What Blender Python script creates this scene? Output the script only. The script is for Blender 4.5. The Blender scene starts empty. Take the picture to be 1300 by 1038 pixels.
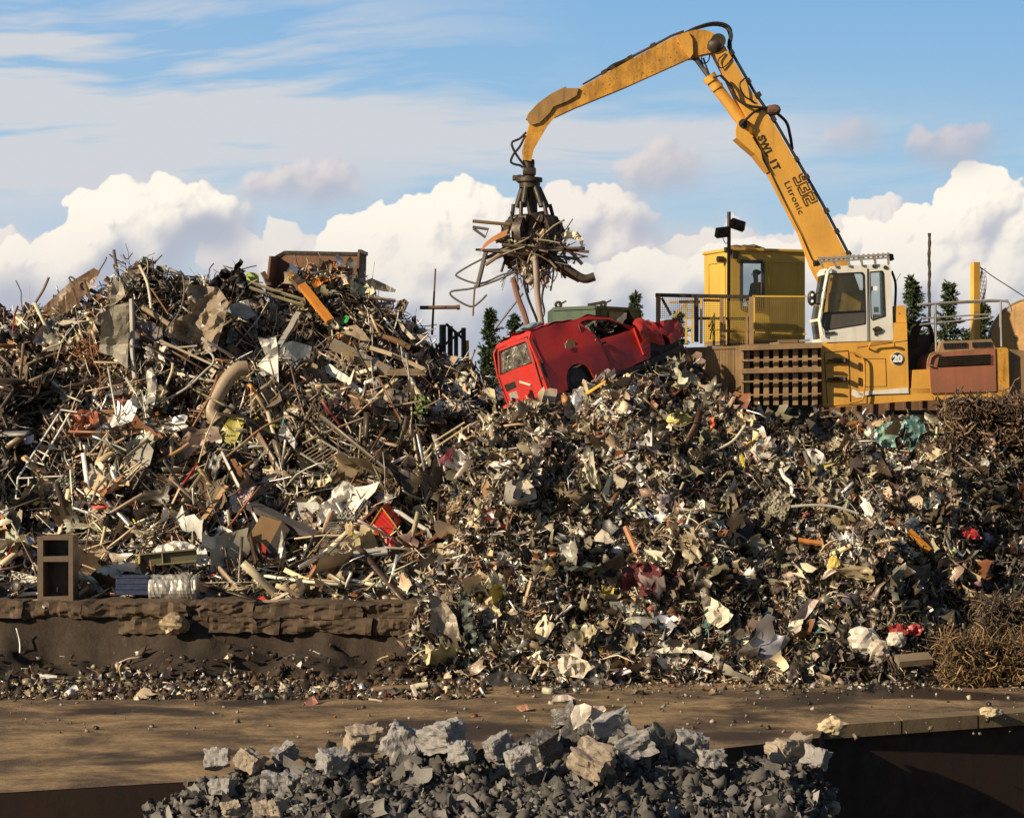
import bpy, bmesh, math, random
import numpy as np
from mathutils import Vector, Matrix, noise as mnoise, Quaternion
from mathutils.geometry import delaunay_2d_cdt

random.seed(11)
RNG = np.random.default_rng(7)
F = 2800.0          # focal length in photograph pixels
CX, CY = 650.0, 519.0
CAMZ = 5.0
scene = bpy.context.scene
COL = scene.collection
SUN_AZ = math.radians(57)     # to the left of the camera's back
SUN_EL = math.radians(25)
TOSUN = Vector((-math.sin(SUN_AZ) * math.cos(SUN_EL), -math.cos(SUN_AZ) * math.cos(SUN_EL), math.sin(SUN_EL)))


def P(x, y, d):
    return Vector(((x - CX) * d / F, d, CAMZ - (y - CY) * d / F))


# ------------------------------------------------------------------ scene objects
def link(o):
    COL.objects.link(o)
    return o


def tag(o, label=None, cat=None, group=None, kind=None):
    if label: o['label'] = label
    if cat: o['category'] = cat
    if group: o['group'] = group
    if kind: o['kind'] = kind
    return o


def thing(name, label, cat, loc=(0, 0, 0), group=None, rot=None):
    o = bpy.data.objects.new(name, None)
    o.empty_display_size = 0.3
    link(o)
    o.location = loc
    if rot is not None:
        o.rotation_mode = 'QUATERNION'
        o.rotation_quaternion = rot
    return tag(o, label, cat, group)


class MB:
    """collects geometry; build() links it as one mesh object"""
    def __init__(s):
        s.v = []; s.f = []; s.sm = []

    def add(s, vs, fs, smooth=False):
        b = len(s.v)
        s.v.extend([tuple(p) for p in vs])
        s.f.extend([tuple(i + b for i in f) for f in fs])
        s.sm.extend([smooth] * len(fs))
        return s

    def box(s, c, size, rot=None, bev=0.0):
        hx, hy, hz = size[0] / 2, size[1] / 2, size[2] / 2
        c = Vector(c)
        if bev > 0:
            bm = bmesh.new()
            bmesh.ops.create_cube(bm, size=1.0)
            for v in bm.verts: v.co = Vector((v.co.x * size[0], v.co.y * size[1], v.co.z * size[2]))
            bmesh.ops.bevel(bm, geom=bm.edges[:], offset=bev, segments=2, affect='EDGES', profile=0.5)
            vs = [v.co.copy() for v in bm.verts]
            bm.verts.index_update()
            fs = [[v.index for v in f.verts] for f in bm.faces]
            bm.free()
        else:
            vs = [Vector((x, y, z)) for x in (-hx, hx) for y in (-hy, hy) for z in (-hz, hz)]
            fs = [(0, 1, 3, 2), (4, 6, 7, 5), (0, 4, 5, 1), (2, 3, 7, 6), (0, 2, 6, 4), (1, 5, 7, 3)]
        if rot is not None: vs = [rot @ v for v in vs]
        return s.add([v + c for v in vs], fs)

    def bar(s, a, b, w, h, up=(0, 0, 1)):
        """rectangular bar from a to b, w across, h along up"""
        a, b = Vector(a), Vector(b)
        t = (b - a).normalized(); up = Vector(up)
        x = t.cross(up)
        if x.length < 1e-4: x = t.cross(Vector((1, 0, 0)))
        x.normalize(); y = x.cross(t).normalized()
        vs = []
        for p in (a, b):
            for sx, sy in ((-1, -1), (1, -1), (1, 1), (-1, 1)):
                vs.append(p + x * sx * w / 2 + y * sy * h / 2)
        return s.add(vs, [(0, 1, 2, 3), (7, 6, 5, 4), (0, 4, 5, 1), (1, 5, 6, 2), (2, 6, 7, 3), (3, 7, 4, 0)])

    def tube(s, pts, r, n=8, caps=True, closed=False):
        pts = [Vector(p) for p in pts]
        m = len(pts)
        rs = r if isinstance(r, (list, tuple)) else [r] * m
        vs = []; ref = None
        for i, p in enumerate(pts):
            if closed: t = pts[(i + 1) % m] - pts[i - 1]
            else: t = pts[min(i + 1, m - 1)] - pts[max(i - 1, 0)]
            t.normalize()
            if ref is None:
                ref = t.cross(Vector((0.13, 0.21, 1)))
                if ref.length < 0.1: ref = t.cross(Vector((1, 0, 0)))
            ref = (ref - t * ref.dot(t)).normalized()
            bi = t.cross(ref)
            for k in range(n):
                a = 2 * math.pi * k / n
                vs.append(p + (ref * math.cos(a) + bi * math.sin(a)) * rs[i])
        fs = []
        for i in range(m if closed else m - 1):
            j = (i + 1) % m
            for k in range(n):
                fs.append((i * n + k, i * n + (k + 1) % n, j * n + (k + 1) % n, j * n + k))
        s.add(vs, fs, True)
        if caps and not closed:
            s.add(vs[:n], [tuple(reversed(range(n)))])
            s.add(vs[-n:], [tuple(range(n))])
        return s

    def cyl(s, a, b, r, n=16, r2=None):
        return s.tube([a, b], [r, r if r2 is None else r2], n)

    def prism(s, pts, vec):
        """planar polygon pts (3D) swept along vec"""
        pts = [Vector(p) for p in pts]; vec = Vector(vec); n = len(pts)
        vs = pts + [p + vec for p in pts]
        fs = [tuple(range(n)), tuple(reversed(range(n, 2 * n)))]
        fs += [(i, (i + 1) % n, n + (i + 1) % n, n + i) for i in range(n)]
        return s.add(vs, fs)

    def holed(s, outer, holes, to3, vec, step=0):
        """2D outline with holes, mapped by to3, swept along vec"""
        v2, tris = cdt(outer, holes, step)
        vec = Vector(vec)
        a = [Vector(to3(*p)) for p in v2]; n = len(a)
        s.add(a, tris); s.add([p + vec for p in a], [tuple(reversed(t)) for t in tris])
        for loop in [outer] + list(holes):
            q = [Vector(to3(*p)) for p in loop]; m = len(q)
            s.add(q + [p + vec for p in q], [(i, (i + 1) % m, m + (i + 1) % m, m + i) for i in range(m)])
        return s

    def ball(s, c, r, sub=2, sc=(1, 1, 1), jag=0.0, rot=None, seed=0):
        bm = bmesh.new()
        bmesh.ops.create_icosphere(bm, subdivisions=sub, radius=1.0)
        vs = []
        for v in bm.verts:
            p = v.co.copy()
            if jag:
                o_ = Vector((seed * 3.1, seed, 0)); j_ = min(jag, .75); p *= 1 + j_ * (.55 * mnoise.noise(p * 1.7 + o_) + .5 * mnoise.noise(p * 3.4 + o_) - .45 * abs(mnoise.noise(p * 5.5 + o_)) + .10)
            p = Vector((p.x * sc[0] * r, p.y * sc[1] * r, p.z * sc[2] * r))
            if rot is not None: p = rot @ p
            vs.append(p + Vector(c))
        fs = [[v.index for v in f.verts] for f in bm.faces]
        bm.free()
        return s.add(vs, fs, jag == 0)

    def build(s, name, mat, parent=None, col=None, recalc=True, origin=None, met=0.0):
        me = bpy.data.meshes.new(name)
        off = Vector((0, 0, 0))
        if parent is not None and parent.get('_w'):
            off = Vector(parent['_w'])
        elif origin is not None: off = Vector(origin)
        me.from_pydata([(x - off[0], y - off[1], z - off[2]) for x, y, z in s.v], [], s.f)
        if recalc:
            bm = bmesh.new(); bm.from_mesh(me)
            bmesh.ops.remove_doubles(bm, verts=bm.verts, dist=1e-5)
            bmesh.ops.recalc_face_normals(bm, faces=bm.faces)
            bm.to_mesh(me); bm.free()
        if any(s.sm):
            if not recalc or len(me.polygons) == len(s.sm):
                me.polygons.foreach_set('use_smooth', s.sm)
            try: me.set_sharp_from_angle(angle=math.radians(40))
            except Exception: pass
        if mat is not None: me.materials.append(mat)
        if col is not None: paint_attr(me, col, met)
        o = bpy.data.objects.new(name, me)
        link(o)
        if parent is not None:
            o.parent = parent
            if parent.get('_w'): o['_w'] = list(off)
        elif origin is not None: o.location = off
        return o


def paint_attr(me, col, met=0.0):
    n = len(me.vertices)
    a = me.attributes.new('col', 'FLOAT_COLOR', 'POINT')
    arr = np.empty((n, 4), np.float32); arr[:, :3] = col; arr[:, 3] = met
    a.data.foreach_set('color', arr.ravel())


def root(name, label, cat, loc, group=None):
    o = thing(name, label, cat, loc, group)
    o['_w'] = list(Vector(loc))
    return o


def inpoly(x, y, poly):
    c = False; j = len(poly) - 1
    for i in range(len(poly)):
        xi, yi = poly[i][0], poly[i][1]; xj, yj = poly[j][0], poly[j][1]
        if (yi > y) != (yj > y) and x < (xj - xi) * (y - yi) / (yj - yi) + xi: c = not c
        j = i
    return c


def cdt(outer, holes=(), step=0, jit=0.25):
    vs = []; es = []
    for loop in [outer] + list(holes):
        b = len(vs); pts = []
        m = len(loop)
        for i in range(m):
            a = loop[i]; c = loop[(i + 1) % m]
            k = 1
            if step: k = max(1, int(math.hypot(c[0] - a[0], c[1] - a[1]) / step))
            for q in range(k): pts.append((a[0] + (c[0] - a[0]) * q / k, a[1] + (c[1] - a[1]) * q / k))
        vs += pts; es += [(b + i, b + (i + 1) % len(pts)) for i in range(len(pts))]
    if step:
        x0 = min(p[0] for p in outer); x1 = max(p[0] for p in outer)
        y0 = min(p[1] for p in outer); y1 = max(p[1] for p in outer)
        y = y0 + step * .5
        while y < y1:
            x = x0 + step * .5
            while x < x1:
                px = x + random.uniform(-jit, jit) * step; py = y + random.uniform(-jit, jit) * step
                if inpoly(px, py, outer) and not any(inpoly(px, py, h) for h in holes): vs.append((px, py))
                x += step
            y += step
    r = delaunay_2d_cdt([Vector(p) for p in vs], es, [], 0, 1e-5)
    v2 = [(p.x, p.y) for p in r[0]]
    tris = []
    for t in r[2]:
        mx = sum(v2[i][0] for i in t) / 3; my = sum(v2[i][1] for i in t) / 3
        if inpoly(mx, my, outer) and not any(inpoly(mx, my, h) for h in holes): tris.append(tuple(t))
    return v2, tris


def arc(cx, cy, rx, ry, a0, a1, n):
    return [(cx + rx * math.cos(math.radians(a0 + (a1 - a0) * i / n)), cy + ry * math.sin(math.radians(a0 + (a1 - a0) * i / n))) for i in range(n + 1)]


def smooth_path(pts, k=5):
    """Catmull-Rom through pts"""
    pts = [Vector(p) for p in pts]
    if len(pts) < 3: return pts
    e = [pts[0] * 2 - pts[1]] + pts + [pts[-1] * 2 - pts[-2]]
    out = []
    for i in range(1, len(e) - 2):
        a, b, c, d = e[i - 1], e[i], e[i + 1], e[i + 2]
        for q in range(k):
            t = q / k
            out.append(0.5 * ((2 * b) + (c - a) * t + (2 * a - 5 * b + 4 * c - d) * t * t + (3 * b - a - 3 * c + d) * t ** 3))
    out.append(pts[-1])
    return out


class Frame:
    """a vertical plane through P(px,py,d), turned by yaw; at() puts a photo pixel on the plane set back by w"""
    def __init__(s, px, py, d, yaw):
        s.O = P(px, py, d)
        a = math.radians(yaw)
        s.u = Vector((math.cos(a), math.sin(a), 0)); s.w = Vector((-math.sin(a), math.cos(a), 0))
        s.k = s.O.dot(s.w)

    def at(s, x, y, w=0.0):
        r = Vector(((x - CX) / F, 1, (CY - y) / F))
        t = (w + s.k) / r.dot(s.w)
        return Vector((r.x * t, r.y * t, CAMZ + r.z * t))

    def poly(s, pts, w): return [s.at(x, y, w) for x, y in pts]


# ------------------------------------------------------------------ materials
def newmat(name):
    m = bpy.data.materials.new(name); m.use_nodes = True
    nt = m.node_tree; nt.nodes.clear()
    out = nt.nodes.new('ShaderNodeOutputMaterial'); b = nt.nodes.new('ShaderNodeBsdfPrincipled')
    nt.links.new(b.outputs[0], out.inputs[0])
    return m, nt, b


def nd(nt, typ, **kw):
    n = nt.nodes.new(typ)
    for k, v in kw.items():
        if k in n.inputs: n.inputs[k].default_value = v
        else: setattr(n, k, v)
    return n


def tex_noise(nt, vec, scale, detail=6, rough=0.6, dist=0.0):
    n = nd(nt, 'ShaderNodeTexNoise', Scale=scale, Detail=detail, Roughness=rough, Distortion=dist)
    if vec is not None: nt.links.new(vec, n.inputs['Vector'])
    return n.outputs['Fac']


def ramp(nt, fac, a, b, ca=0.0, cb=1.0):
    n = nd(nt, 'ShaderNodeMapRange'); n.clamp = True
    n.inputs[1].default_value = a; n.inputs[2].default_value = b
    n.inputs[3].default_value = ca; n.inputs[4].default_value = cb
    nt.links.new(fac, n.inputs[0])
    return n.outputs[0]


def mixc(nt, fac, a, b, blend='MIX'):
    n = nt.nodes.new('ShaderNodeMix'); n.data_type = 'RGBA'; n.blend_type = blend
    for sock, v in ((n.inputs[0], fac), (n.inputs[6], a), (n.inputs[7], b)):
        if isinstance(v, (int, float)): sock.default_value = v
        elif isinstance(v, (tuple, list)): sock.default_value = (*v[:3], 1)
        else: nt.links.new(v, sock)
    return n.outputs[2]


def math_(nt, op, a, b=None, c=None, clamp=False):
    n = nt.nodes.new('ShaderNodeMath'); n.operation = op; n.use_clamp = clamp
    for i, v in enumerate((a, b, c)):
        if v is None: continue
        if isinstance(v, (int, float)): n.inputs[i].default_value = v
        else: nt.links.new(v, n.inputs[i])
    return n.outputs[0]


def weathered(name, base, dirt=(0.05, 0.035, 0.02), rust=(0.16, 0.06, 0.025), dirtamt=0.5, rustamt=0.25, scale=1.5, rough=0.5,
              metal=0.0, bump=0.15, streak=True, attr=False, spots=7.0):
    m, nt, b = newmat(name)
    tc = nt.nodes.new('ShaderNodeTexCoord').outputs['Object']
    if attr:
        at = nd(nt, 'ShaderNodeAttribute', attribute_name='col'); bc = at.outputs['Color']
        nt.links.new(at.outputs['Alpha'], b.inputs['Metallic'])
    else:
        bc = base; b.inputs['Metallic'].default_value = metal
    n1 = tex_noise(nt, tc, scale, 7, 0.62)
    c = mixc(nt, ramp(nt, n1, 0.4, 0.72, 0, dirtamt), bc, dirt)
    if streak:
        mp = nd(nt, 'ShaderNodeMapping'); mp.inputs['Scale'].default_value = (5 * scale, 5 * scale, 0.5 * scale)
        nt.links.new(tc, mp.inputs[0])
        n3 = tex_noise(nt, mp.outputs[0], 1.0, 4, 0.6)
        c = mixc(nt, ramp(nt, n3, 0.5, 0.75, 0, dirtamt * 0.8), c, dirt)
    n2 = tex_noise(nt, tc, scale * spots, 5, 0.7)
    th = 0.75 - 0.3 * rustamt
    c = mixc(nt, ramp(nt, n2, th, th + 0.05, 0, 0.9 if rustamt > 0 else 0), c, rust)
    nt.links.new(c, b.inputs['Base Color'])
    n4 = tex_noise(nt, tc, scale * 4, 4, 0.6)
    nt.links.new(ramp(nt, n4, 0.3, 0.7, max(0.05, rough - 0.15), min(1, rough + 0.2)), b.inputs['Roughness'])
    if bump:
        bp = nd(nt, 'ShaderNodeBump', Strength=bump, Distance=0.02)
        nt.links.new(n2, bp.inputs['Height']); nt.links.new(bp.outputs[0], b.inputs['Normal'])
    return m


def glassmat(name, tint=(0.55, 0.62, 0.62), alpha=0.35):
    m, nt, b = newmat(name)
    out = [n for n in nt.nodes if n.type == 'OUTPUT_MATERIAL'][0]
    nt.nodes.remove(b)
    tr = nd(nt, 'ShaderNodeBsdfTransparent'); tr.inputs[0].default_value = (*tint, 1)
    gl = nd(nt, 'ShaderNodeBsdfGlossy', Roughness=0.04); gl.inputs[0].default_value = (0.9, 0.9, 0.9, 1)
    df = nd(nt, 'ShaderNodeBsdfDiffuse'); df.inputs[0].default_value = (0.35, 0.33, 0.28, 1)
    tc = nt.nodes.new('ShaderNodeTexCoord').outputs['Object']
    mx = nt.nodes.new('ShaderNodeMixShader'); fr = nd(nt, 'ShaderNodeFresnel', IOR=1.5)
    nt.links.new(fr.outputs[0], mx.inputs[0]); nt.links.new(tr.outputs[0], mx.inputs[1]); nt.links.new(gl.outputs[0], mx.inputs[2])
    m2 = nt.nodes.new('ShaderNodeMixShader')
    nt.links.new(ramp(nt, tex_noise(nt, tc, 2.5, 5, 0.7), 0.35, 0.8, 0.02, alpha), m2.inputs[0])
    nt.links.new(mx.outputs[0], m2.inputs[1]); nt.links.new(df.outputs[0], m2.inputs[2])
    nt.links.new(m2.outputs[0], out.inputs[0])
    return m


M = {}
M['scrap'] = weathered('scrap_surface', None, attr=True, dirt=(0.045, 0.03, 0.018), rust=(0.12, 0.055, 0.026), dirtamt=0.35, rustamt=0.3, scale=2.2, rough=0.40, bump=0.3, streak=False, spots=6)
M['grit'] = weathered('earth_and_grit', None, attr=True, dirt=(0.03, 0.02, 0.012), rust=(0.12, 0.075, 0.04), dirtamt=0.4, rustamt=0.3, scale=3, rough=0.95, bump=0.4, streak=False, spots=6)
M['thing'] = weathered('scrap_piece_surface', None, attr=True, dirt=(0.09, 0.065, 0.04), rust=(0.15, 0.07, 0.035), dirtamt=0.4, rustamt=0.25, scale=2.6, rough=0.42, bump=0.2, streak=False, spots=8)
M['yellow'] = weathered('machine_yellow_paint', (0.78, 0.41, 0.07), dirt=(0.26, 0.12, 0.035), rust=(0.12, 0.05, 0.02), dirtamt=0.42, rustamt=0.22, scale=1.0, rough=0.42, bump=0.06)
M['yellowdirty'] = weathered('oily_yellow_paint', (0.68, 0.34, 0.05), dirt=(0.10, 0.05, 0.02), rust=(0.07, 0.035, 0.02), dirtamt=0.7, rustamt=0.5, scale=2.2, rough=0.5, bump=0.1)
M['hood'] = weathered('rubbed_brown_plate', (0.42, 0.24, 0.08), dirt=(0.12, 0.075, 0.04), rust=(0.45, 0.2, 0.04), dirtamt=0.7, rustamt=0.3, scale=1.8, rough=0.6)
M['cabin'] = weathered('cabin_yellow_paint', (0.60, 0.40, 0.07), dirt=(0.27, 0.16, 0.04), rust=(0.2, 0.1, 0.03), dirtamt=0.35, rustamt=0.12, scale=1.1, rough=0.5, bump=0.05)
M['white'] = weathered('cab_white_paint', (0.78, 0.76, 0.70), dirt=(0.35, 0.28, 0.18), rust=(0.2, 0.1, 0.05), dirtamt=0.35, rustamt=0.1, scale=1.4, rough=0.4, bump=0.03)
M['black'] = weathered('black_rubber', (0.012, 0.012, 0.013), dirt=(0.06, 0.045, 0.03), dirtamt=0.4, rustamt=0, scale=3, rough=0.5, bump=0.05)
M['iron'] = weathered('greasy_dark_iron', (0.035, 0.028, 0.022), dirt=(0.10, 0.07, 0.045), rust=(0.14, 0.07, 0.03), dirtamt=0.6, rustamt=0.4, scale=3, rough=0.45, metal=0.3, bump=0.2)
M['rust'] = weathered('rusted_steel', (0.17, 0.085, 0.045), dirt=(0.055, 0.035, 0.022), rust=(0.28, 0.13, 0.05), dirtamt=0.6, rustamt=0.45, scale=1.3, rough=0.75, bump=0.25)
M['brownsteel'] = weathered('weathered_brown_steel', (0.33, 0.21, 0.105), dirt=(0.06, 0.035, 0.02), rust=(0.36, 0.2, 0.08), dirtamt=0.65, rustamt=0.35, scale=1.6, rough=0.7, bump=0.2)
M['redcover'] = weathered('faded_red_cover', (0.36, 0.13, 0.075), dirt=(0.17, 0.09, 0.05), rust=(0.36, 0.24, 0.14), dirtamt=0.8, rustamt=0.2, scale=0.9, rough=0.55, bump=0.08)
M['red'] = weathered('van_red_paint', (0.52, 0.035, 0.030), dirt=(0.26, 0.06, 0.045), rust=(0.22, 0.09, 0.07), dirtamt=0.4, rustamt=0.08, scale=1.6, rough=0.32, bump=0.04)
M['green'] = weathered('tank_green_paint', (0.06, 0.095, 0.062), dirt=(0.035, 0.04, 0.03), rust=(0.1, 0.06, 0.03), dirtamt=0.5, rustamt=0.15, scale=1.2, rough=0.6)
M['chrome'] = weathered('polished_rod', (0.5, 0.48, 0.45), dirtamt=0.2, rustamt=0, metal=0.9, rough=0.25, bump=0)
M['grey'] = weathered('grey_panel', (0.3, 0.29, 0.27), dirt=(0.1, 0.08, 0.06), dirtamt=0.5, rustamt=0.1, scale=2, rough=0.6)
M['darkpanel'] = weathered('dark_grey_panel', (0.075, 0.07, 0.065), dirt=(0.13, 0.1, 0.07), dirtamt=0.3, rustamt=0, scale=2, rough=0.35, bump=0)
M['glass'] = glassmat('dusty_glass', (0.72, 0.78, 0.78), 0.10)
M['vanglass'] = glassmat('dirty_van_glass', (0.5, 0.55, 0.55), 0.6)
M['ink'] = weathered('black_lettering', (0.012, 0.01, 0.01), dirt=(0.3, 0.15, 0.03), dirtamt=0.25, rustamt=0, scale=4, rough=0.5, bump=0)
M['inkwhite'] = weathered('white_lettering', (0.8, 0.8, 0.78), dirtamt=0.1, rustamt=0, scale=4, rough=0.5, bump=0)
# ------------------------------------------------------------------ cumulus clouds computed as heaps of billows
def lattice(h, w_, cell, rng, sx=1.0):
    """smooth value noise on an h x w grid; cell in pixels (sx stretches it sideways)"""
    ch, cw = cell, cell * sx
    gh, gw = int(h / ch) + 4, int(w_ / cw) + 4
    gr = rng.random((gh, gw))
    y = np.arange(h) / ch + rng.random(); x = np.arange(w_) / cw + rng.random()
    yi = y.astype(int); xi = x.astype(int); fy = y - yi; fx = x - xi
    fy = fy * fy * (3 - 2 * fy); fx = fx * fx * (3 - 2 * fx)
    a = gr[yi][:, xi]; b = gr[yi][:, xi + 1]; c = gr[yi + 1][:, xi]; d = gr[yi + 1][:, xi + 1]
    return (a * (1 - fx) + b * fx) * (1 - fy[:, None]) + (c * (1 - fx) + d * fx) * fy[:, None]


def fbm2(h, w_, cell, rng, octs=6, gain=0.55, sx=1.0):
    s = np.zeros((h, w_)); amp = 1.0; tot = 0
    for _ in range(octs):
        s += amp * lattice(h, w_, cell, rng, sx); tot += amp; amp *= gain; cell /= 2.03
        if cell < 1.2: break
    return s / tot


def blur(a, r):
    """gaussian blur by FFT, edges reflected"""
    p = int(3 * r) + 1
    b = np.pad(a, p, mode='reflect')
    fy = np.fft.fftfreq(b.shape[0])[:, None]; fx = np.fft.rfftfreq(b.shape[1])[None]
    k = np.exp(-2 * (math.pi * r) ** 2 * (fy ** 2 + fx ** 2))
    return np.fft.irfft2(np.fft.rfft2(b) * k, s=b.shape)[p:-p, p:-p]


def warp(a, dx, dy):
    h, w_ = a.shape
    yy, xx = np.mgrid[0:h, 0:w_]
    x = np.clip(xx + dx, 0, w_ - 1.01); y = np.clip(yy + dy, 0, h - 1.01)
    xi = x.astype(int); yi = y.astype(int); fx = x - xi; fy = y - yi
    return (a[yi, xi] * (1 - fx) + a[yi, xi + 1] * fx) * (1 - fy) + (a[yi + 1, xi] * (1 - fx) + a[yi + 1, xi + 1] * fx) * fy


SKX0, SKX1, SKY0, SKY1 = -150, 1450, -60, 540     # the window of the sky, in photograph pixels


def cumulus(h, w_, seeds, rng, fine=1.0):
    """z buffer of nested spheres; seeds are (cx, cy, r, depth)"""
    z = np.full((h, w_), -1e3)
    def put(cx, cy, cz, r):
        x0, x1 = max(0, int(cx - r)), min(w_, int(cx + r) + 2); y0, y1 = max(0, int(cy - r)), min(h, int(cy + r) + 2)
        if x0 >= x1 or y0 >= y1: return
        yy, xx = np.mgrid[y0:y1, x0:x1]
        q = r * r - (xx - cx) ** 2 - (yy - cy) ** 2
        zz = np.where(q > 0, cz + np.sqrt(np.maximum(q, 0)), -1e3)
        z[y0:y1, x0:x1] = np.maximum(z[y0:y1, x0:x1], zz)
    def grow(cx, cy, cz, r, lvl):
        put(cx, cy, cz, r)
        if lvl == 0 or r < 3.0: return
        n = (9, 8, 7, 6)[min(3, lvl)] if lvl < 4 else 7
        for _ in range(n):
            a = rng.uniform(-math.pi, math.pi); t = rng.uniform(0.0, 1.0) ** 0.6
            px = math.cos(a) * t; py = -abs(math.sin(a)) * t if rng.random() < 0.62 else math.sin(a) * t * 0.6
            pz = math.sqrt(max(0, 1 - px * px - py * py))
            rr = r * rng.uniform(0.28, 0.52)
            grow(cx + px * r * 0.9, cy + py * r * 0.9, cz + pz * r * 0.75, rr, lvl - 1)
    for cx, cy, r, dz in seeds: grow(cx - SKX0, cy - SKY0, dz, r, 4)
    return z


def make_sky():
    rng = np.random.default_rng(5)
    h, w_ = SKY1 - SKY0, SKX1 - SKX0
    H, W = h, w_
    Y, X = np.mgrid[0:h, 0:w_].astype(float); X += SKX0; Y += SKY0; YY = Y
    t = np.clip((Y - 0) / 420, 0, 1)[..., None]
    top = np.array([0.235, 0.46, 0.74]); mid = np.array([0.35, 0.56, 0.75]); low = np.array([0.52, 0.62, 0.72])
    img = np.where(t < .5, top + (mid - top) * t * 2, mid + (low - mid) * (t * 2 - 1))
    side = np.clip((500 - X) / 700, 0, 1)[..., None]
    img = img * (1 - side * .35) + np.array([0.45, 0.57, 0.72]) * side * .35
    # high streaks, mostly to the left
    s1 = fbm2(h, w_, 34, rng, 6, .6, 9.0); s2 = fbm2(h, w_, 150, rng, 4, .5, 2.5)
    s1 = warp(s1, 40 * (s2 - .5), (X - 300) * 0.05 + 60 * (s2 - .5))
    left = np.clip((760 - X) / 700, 0, 1)
    env = 1.4 * left * np.exp(-((Y - 110) / 125) ** 2) + 0.75 * np.exp(-((X - 800) / 260) ** 2 - ((Y - 168) / 42) ** 2) + 0.25 * np.exp(-((Y - 215) / 60) ** 2)
    c = np.clip((s1 - .5) * 3.4 + .50 + .40 * np.clip((520 - X) / 500, 0, 1) + (s2 - .5) * 1.2, 0, 1) * np.clip(env, 0, 1)
    c = np.clip(c * 1.3, 0, .9)[..., None]
    img = img * (1 - c) + np.array([0.66, 0.67, 0.70]) * c
    def layer(seeds, shade, bright, sd, k=1.0, soft=1.6, wob=7, amb=0.0, opac=1.0, basey=None, fade=(265, 400)):
        nonlocal img
        r2 = np.random.default_rng(sd)
        u0 = max(0, int(min(q[0] - q[2] * 1.6 for q in seeds)) - SKX0 - 60); u1 = min(W, int(max(q[0] + q[2] * 1.6 for q in seeds)) - SKX0 + 60)
        v0 = max(0, int(min(q[1] - q[2] * 1.6 for q in seeds)) - SKY0 - 50); v1 = min(H, int(max(q[1] + q[2] * 1.6 for q in seeds)) - SKY0 + 60)
        h, w_ = v1 - v0, u1 - u0
        Y = YY[v0:v1, u0:u1]
        z = cumulus(h, w_, [(q[0] - u0, q[1] - v0, q[2], q[3]) for q in seeds], r2)
        mask = (z > -500).astype(float)
        zf = np.where(z > -500, z, np.nan)
        base = np.nanmin(zf); zz = np.where(z > -500, z - base, 0.0)
        w1 = fbm2(h, w_, 26, r2, 5, .62) - .5; w2 = fbm2(h, w_, 26, r2, 5, .62) - .5
        zz = warp(zz, w1 * wob * 4, w2 * wob * 4); mask = warp(mask, w1 * wob * 4, w2 * wob * 4)
        zz = blur(zz, 1.5) + 6 * fbm2(h, w_, 14, r2, 4, .6)
        big = blur(zz, 9); huge = blur(zz, 26)
        def lamb(a, s):
            gy, gx = np.gradient(a); gx *= s; gy *= s
            n = np.sqrt(gx * gx + gy * gy + 1)
            L = np.array([-0.60, -0.62, 0.50]); L /= np.linalg.norm(L)
            return (-gx * L[0] - gy * L[1] + L[2]) / n
        l = 0.42 * lamb(zz, .7) + 0.42 * lamb(big, 1.0) + 0.4 * lamb(huge, 1.6)
        ao = np.clip((zz - big) * 0.018, -.16, .16) + np.clip((zz - huge) * .004, -.14, .14)
        lit = np.clip(l * 1.0 + ao + amb, 0, 1)
        lit = blur(lit, 1.0)
        lowl = blur(lit, 16)
        vv = fbm2(h, w_, 34, r2, 6, .6)
        lit = np.clip((lit * .62 + lowl * .38 - .14) / .66 + (vv - .5) * .75, 0, 1)
        lit *= 1 - np.clip((Y - fade[0]) / (fade[1] - fade[0]), 0, 1) * .55 * (0.6 + .8 * vv)
        pts = np.array([0, .35, .7, 1.0])
        cols = np.array([shade, np.array(shade) * .55 + np.array(bright) * .42, np.array(shade) * .18 + np.array(bright) * .80, bright])
        rgb = np.stack([np.interp(lit, pts, cols[:, i]) for i in range(3)], -1)
        al = blur(mask, soft); e = fbm2(h, w_, 18, r2, 5, .65)
        al2 = blur(mask, soft * 5)
        al = np.clip((al * .6 + al2 * .4 - .42 + (e - .5) * .55) * 3.2 + .1, 0, 1) * np.clip(al2 * 4, 0, 1)
        ls = np.clip(blur(lit, 6) * 1.25 - .08, 0, 1)
        als = blur(al, 13)
        al = (al * ls + als * (1 - ls)) * opac
        sm = np.stack([blur(rgb[..., i] , 5) for i in range(3)], -1)
        rgb = rgb * ls[..., None] + sm * (1 - ls[..., None])
        if basey is not None:
            al = al * np.clip((basey[1] - Y) / (basey[1] - basey[0]), 0, 1)
        img[v0:v1, u0:u1] = img[v0:v1, u0:u1] * (1 - al[..., None]) + rgb * al[..., None]
    # hazy grey-mauve mass behind everything low down
    m = fbm2(h, w_, 120, rng, 6, .55, 1.8)
    hz = np.clip((Y - 285 - 230 * (m - .5)) / 90, 0, 1)[..., None] * .8
    v = fbm2(h, w_, 60, rng, 6, .55, 1.6)[..., None]
    hc = np.array([0.48, 0.52, 0.60]) * (1 - v) + np.array([0.80, 0.77, 0.74]) * v
    img = img * (1 - hz) + hc * hz
    S, B = (0.46, 0.49, 0.58), (1.03, 0.95, 0.83)
    # far banks
    layer([(300, 330, 40, 0), (380, 345, 50, 0), (0, 350, 60, 0), (930, 340, 52, 0), (990, 345, 50, 0), (870, 350, 52, 0), (1060, 330, 60, 0), (1110, 310, 55, 0)], (.50, .50, .58), (.93, .84, .76), 3, opac=.85)
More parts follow.
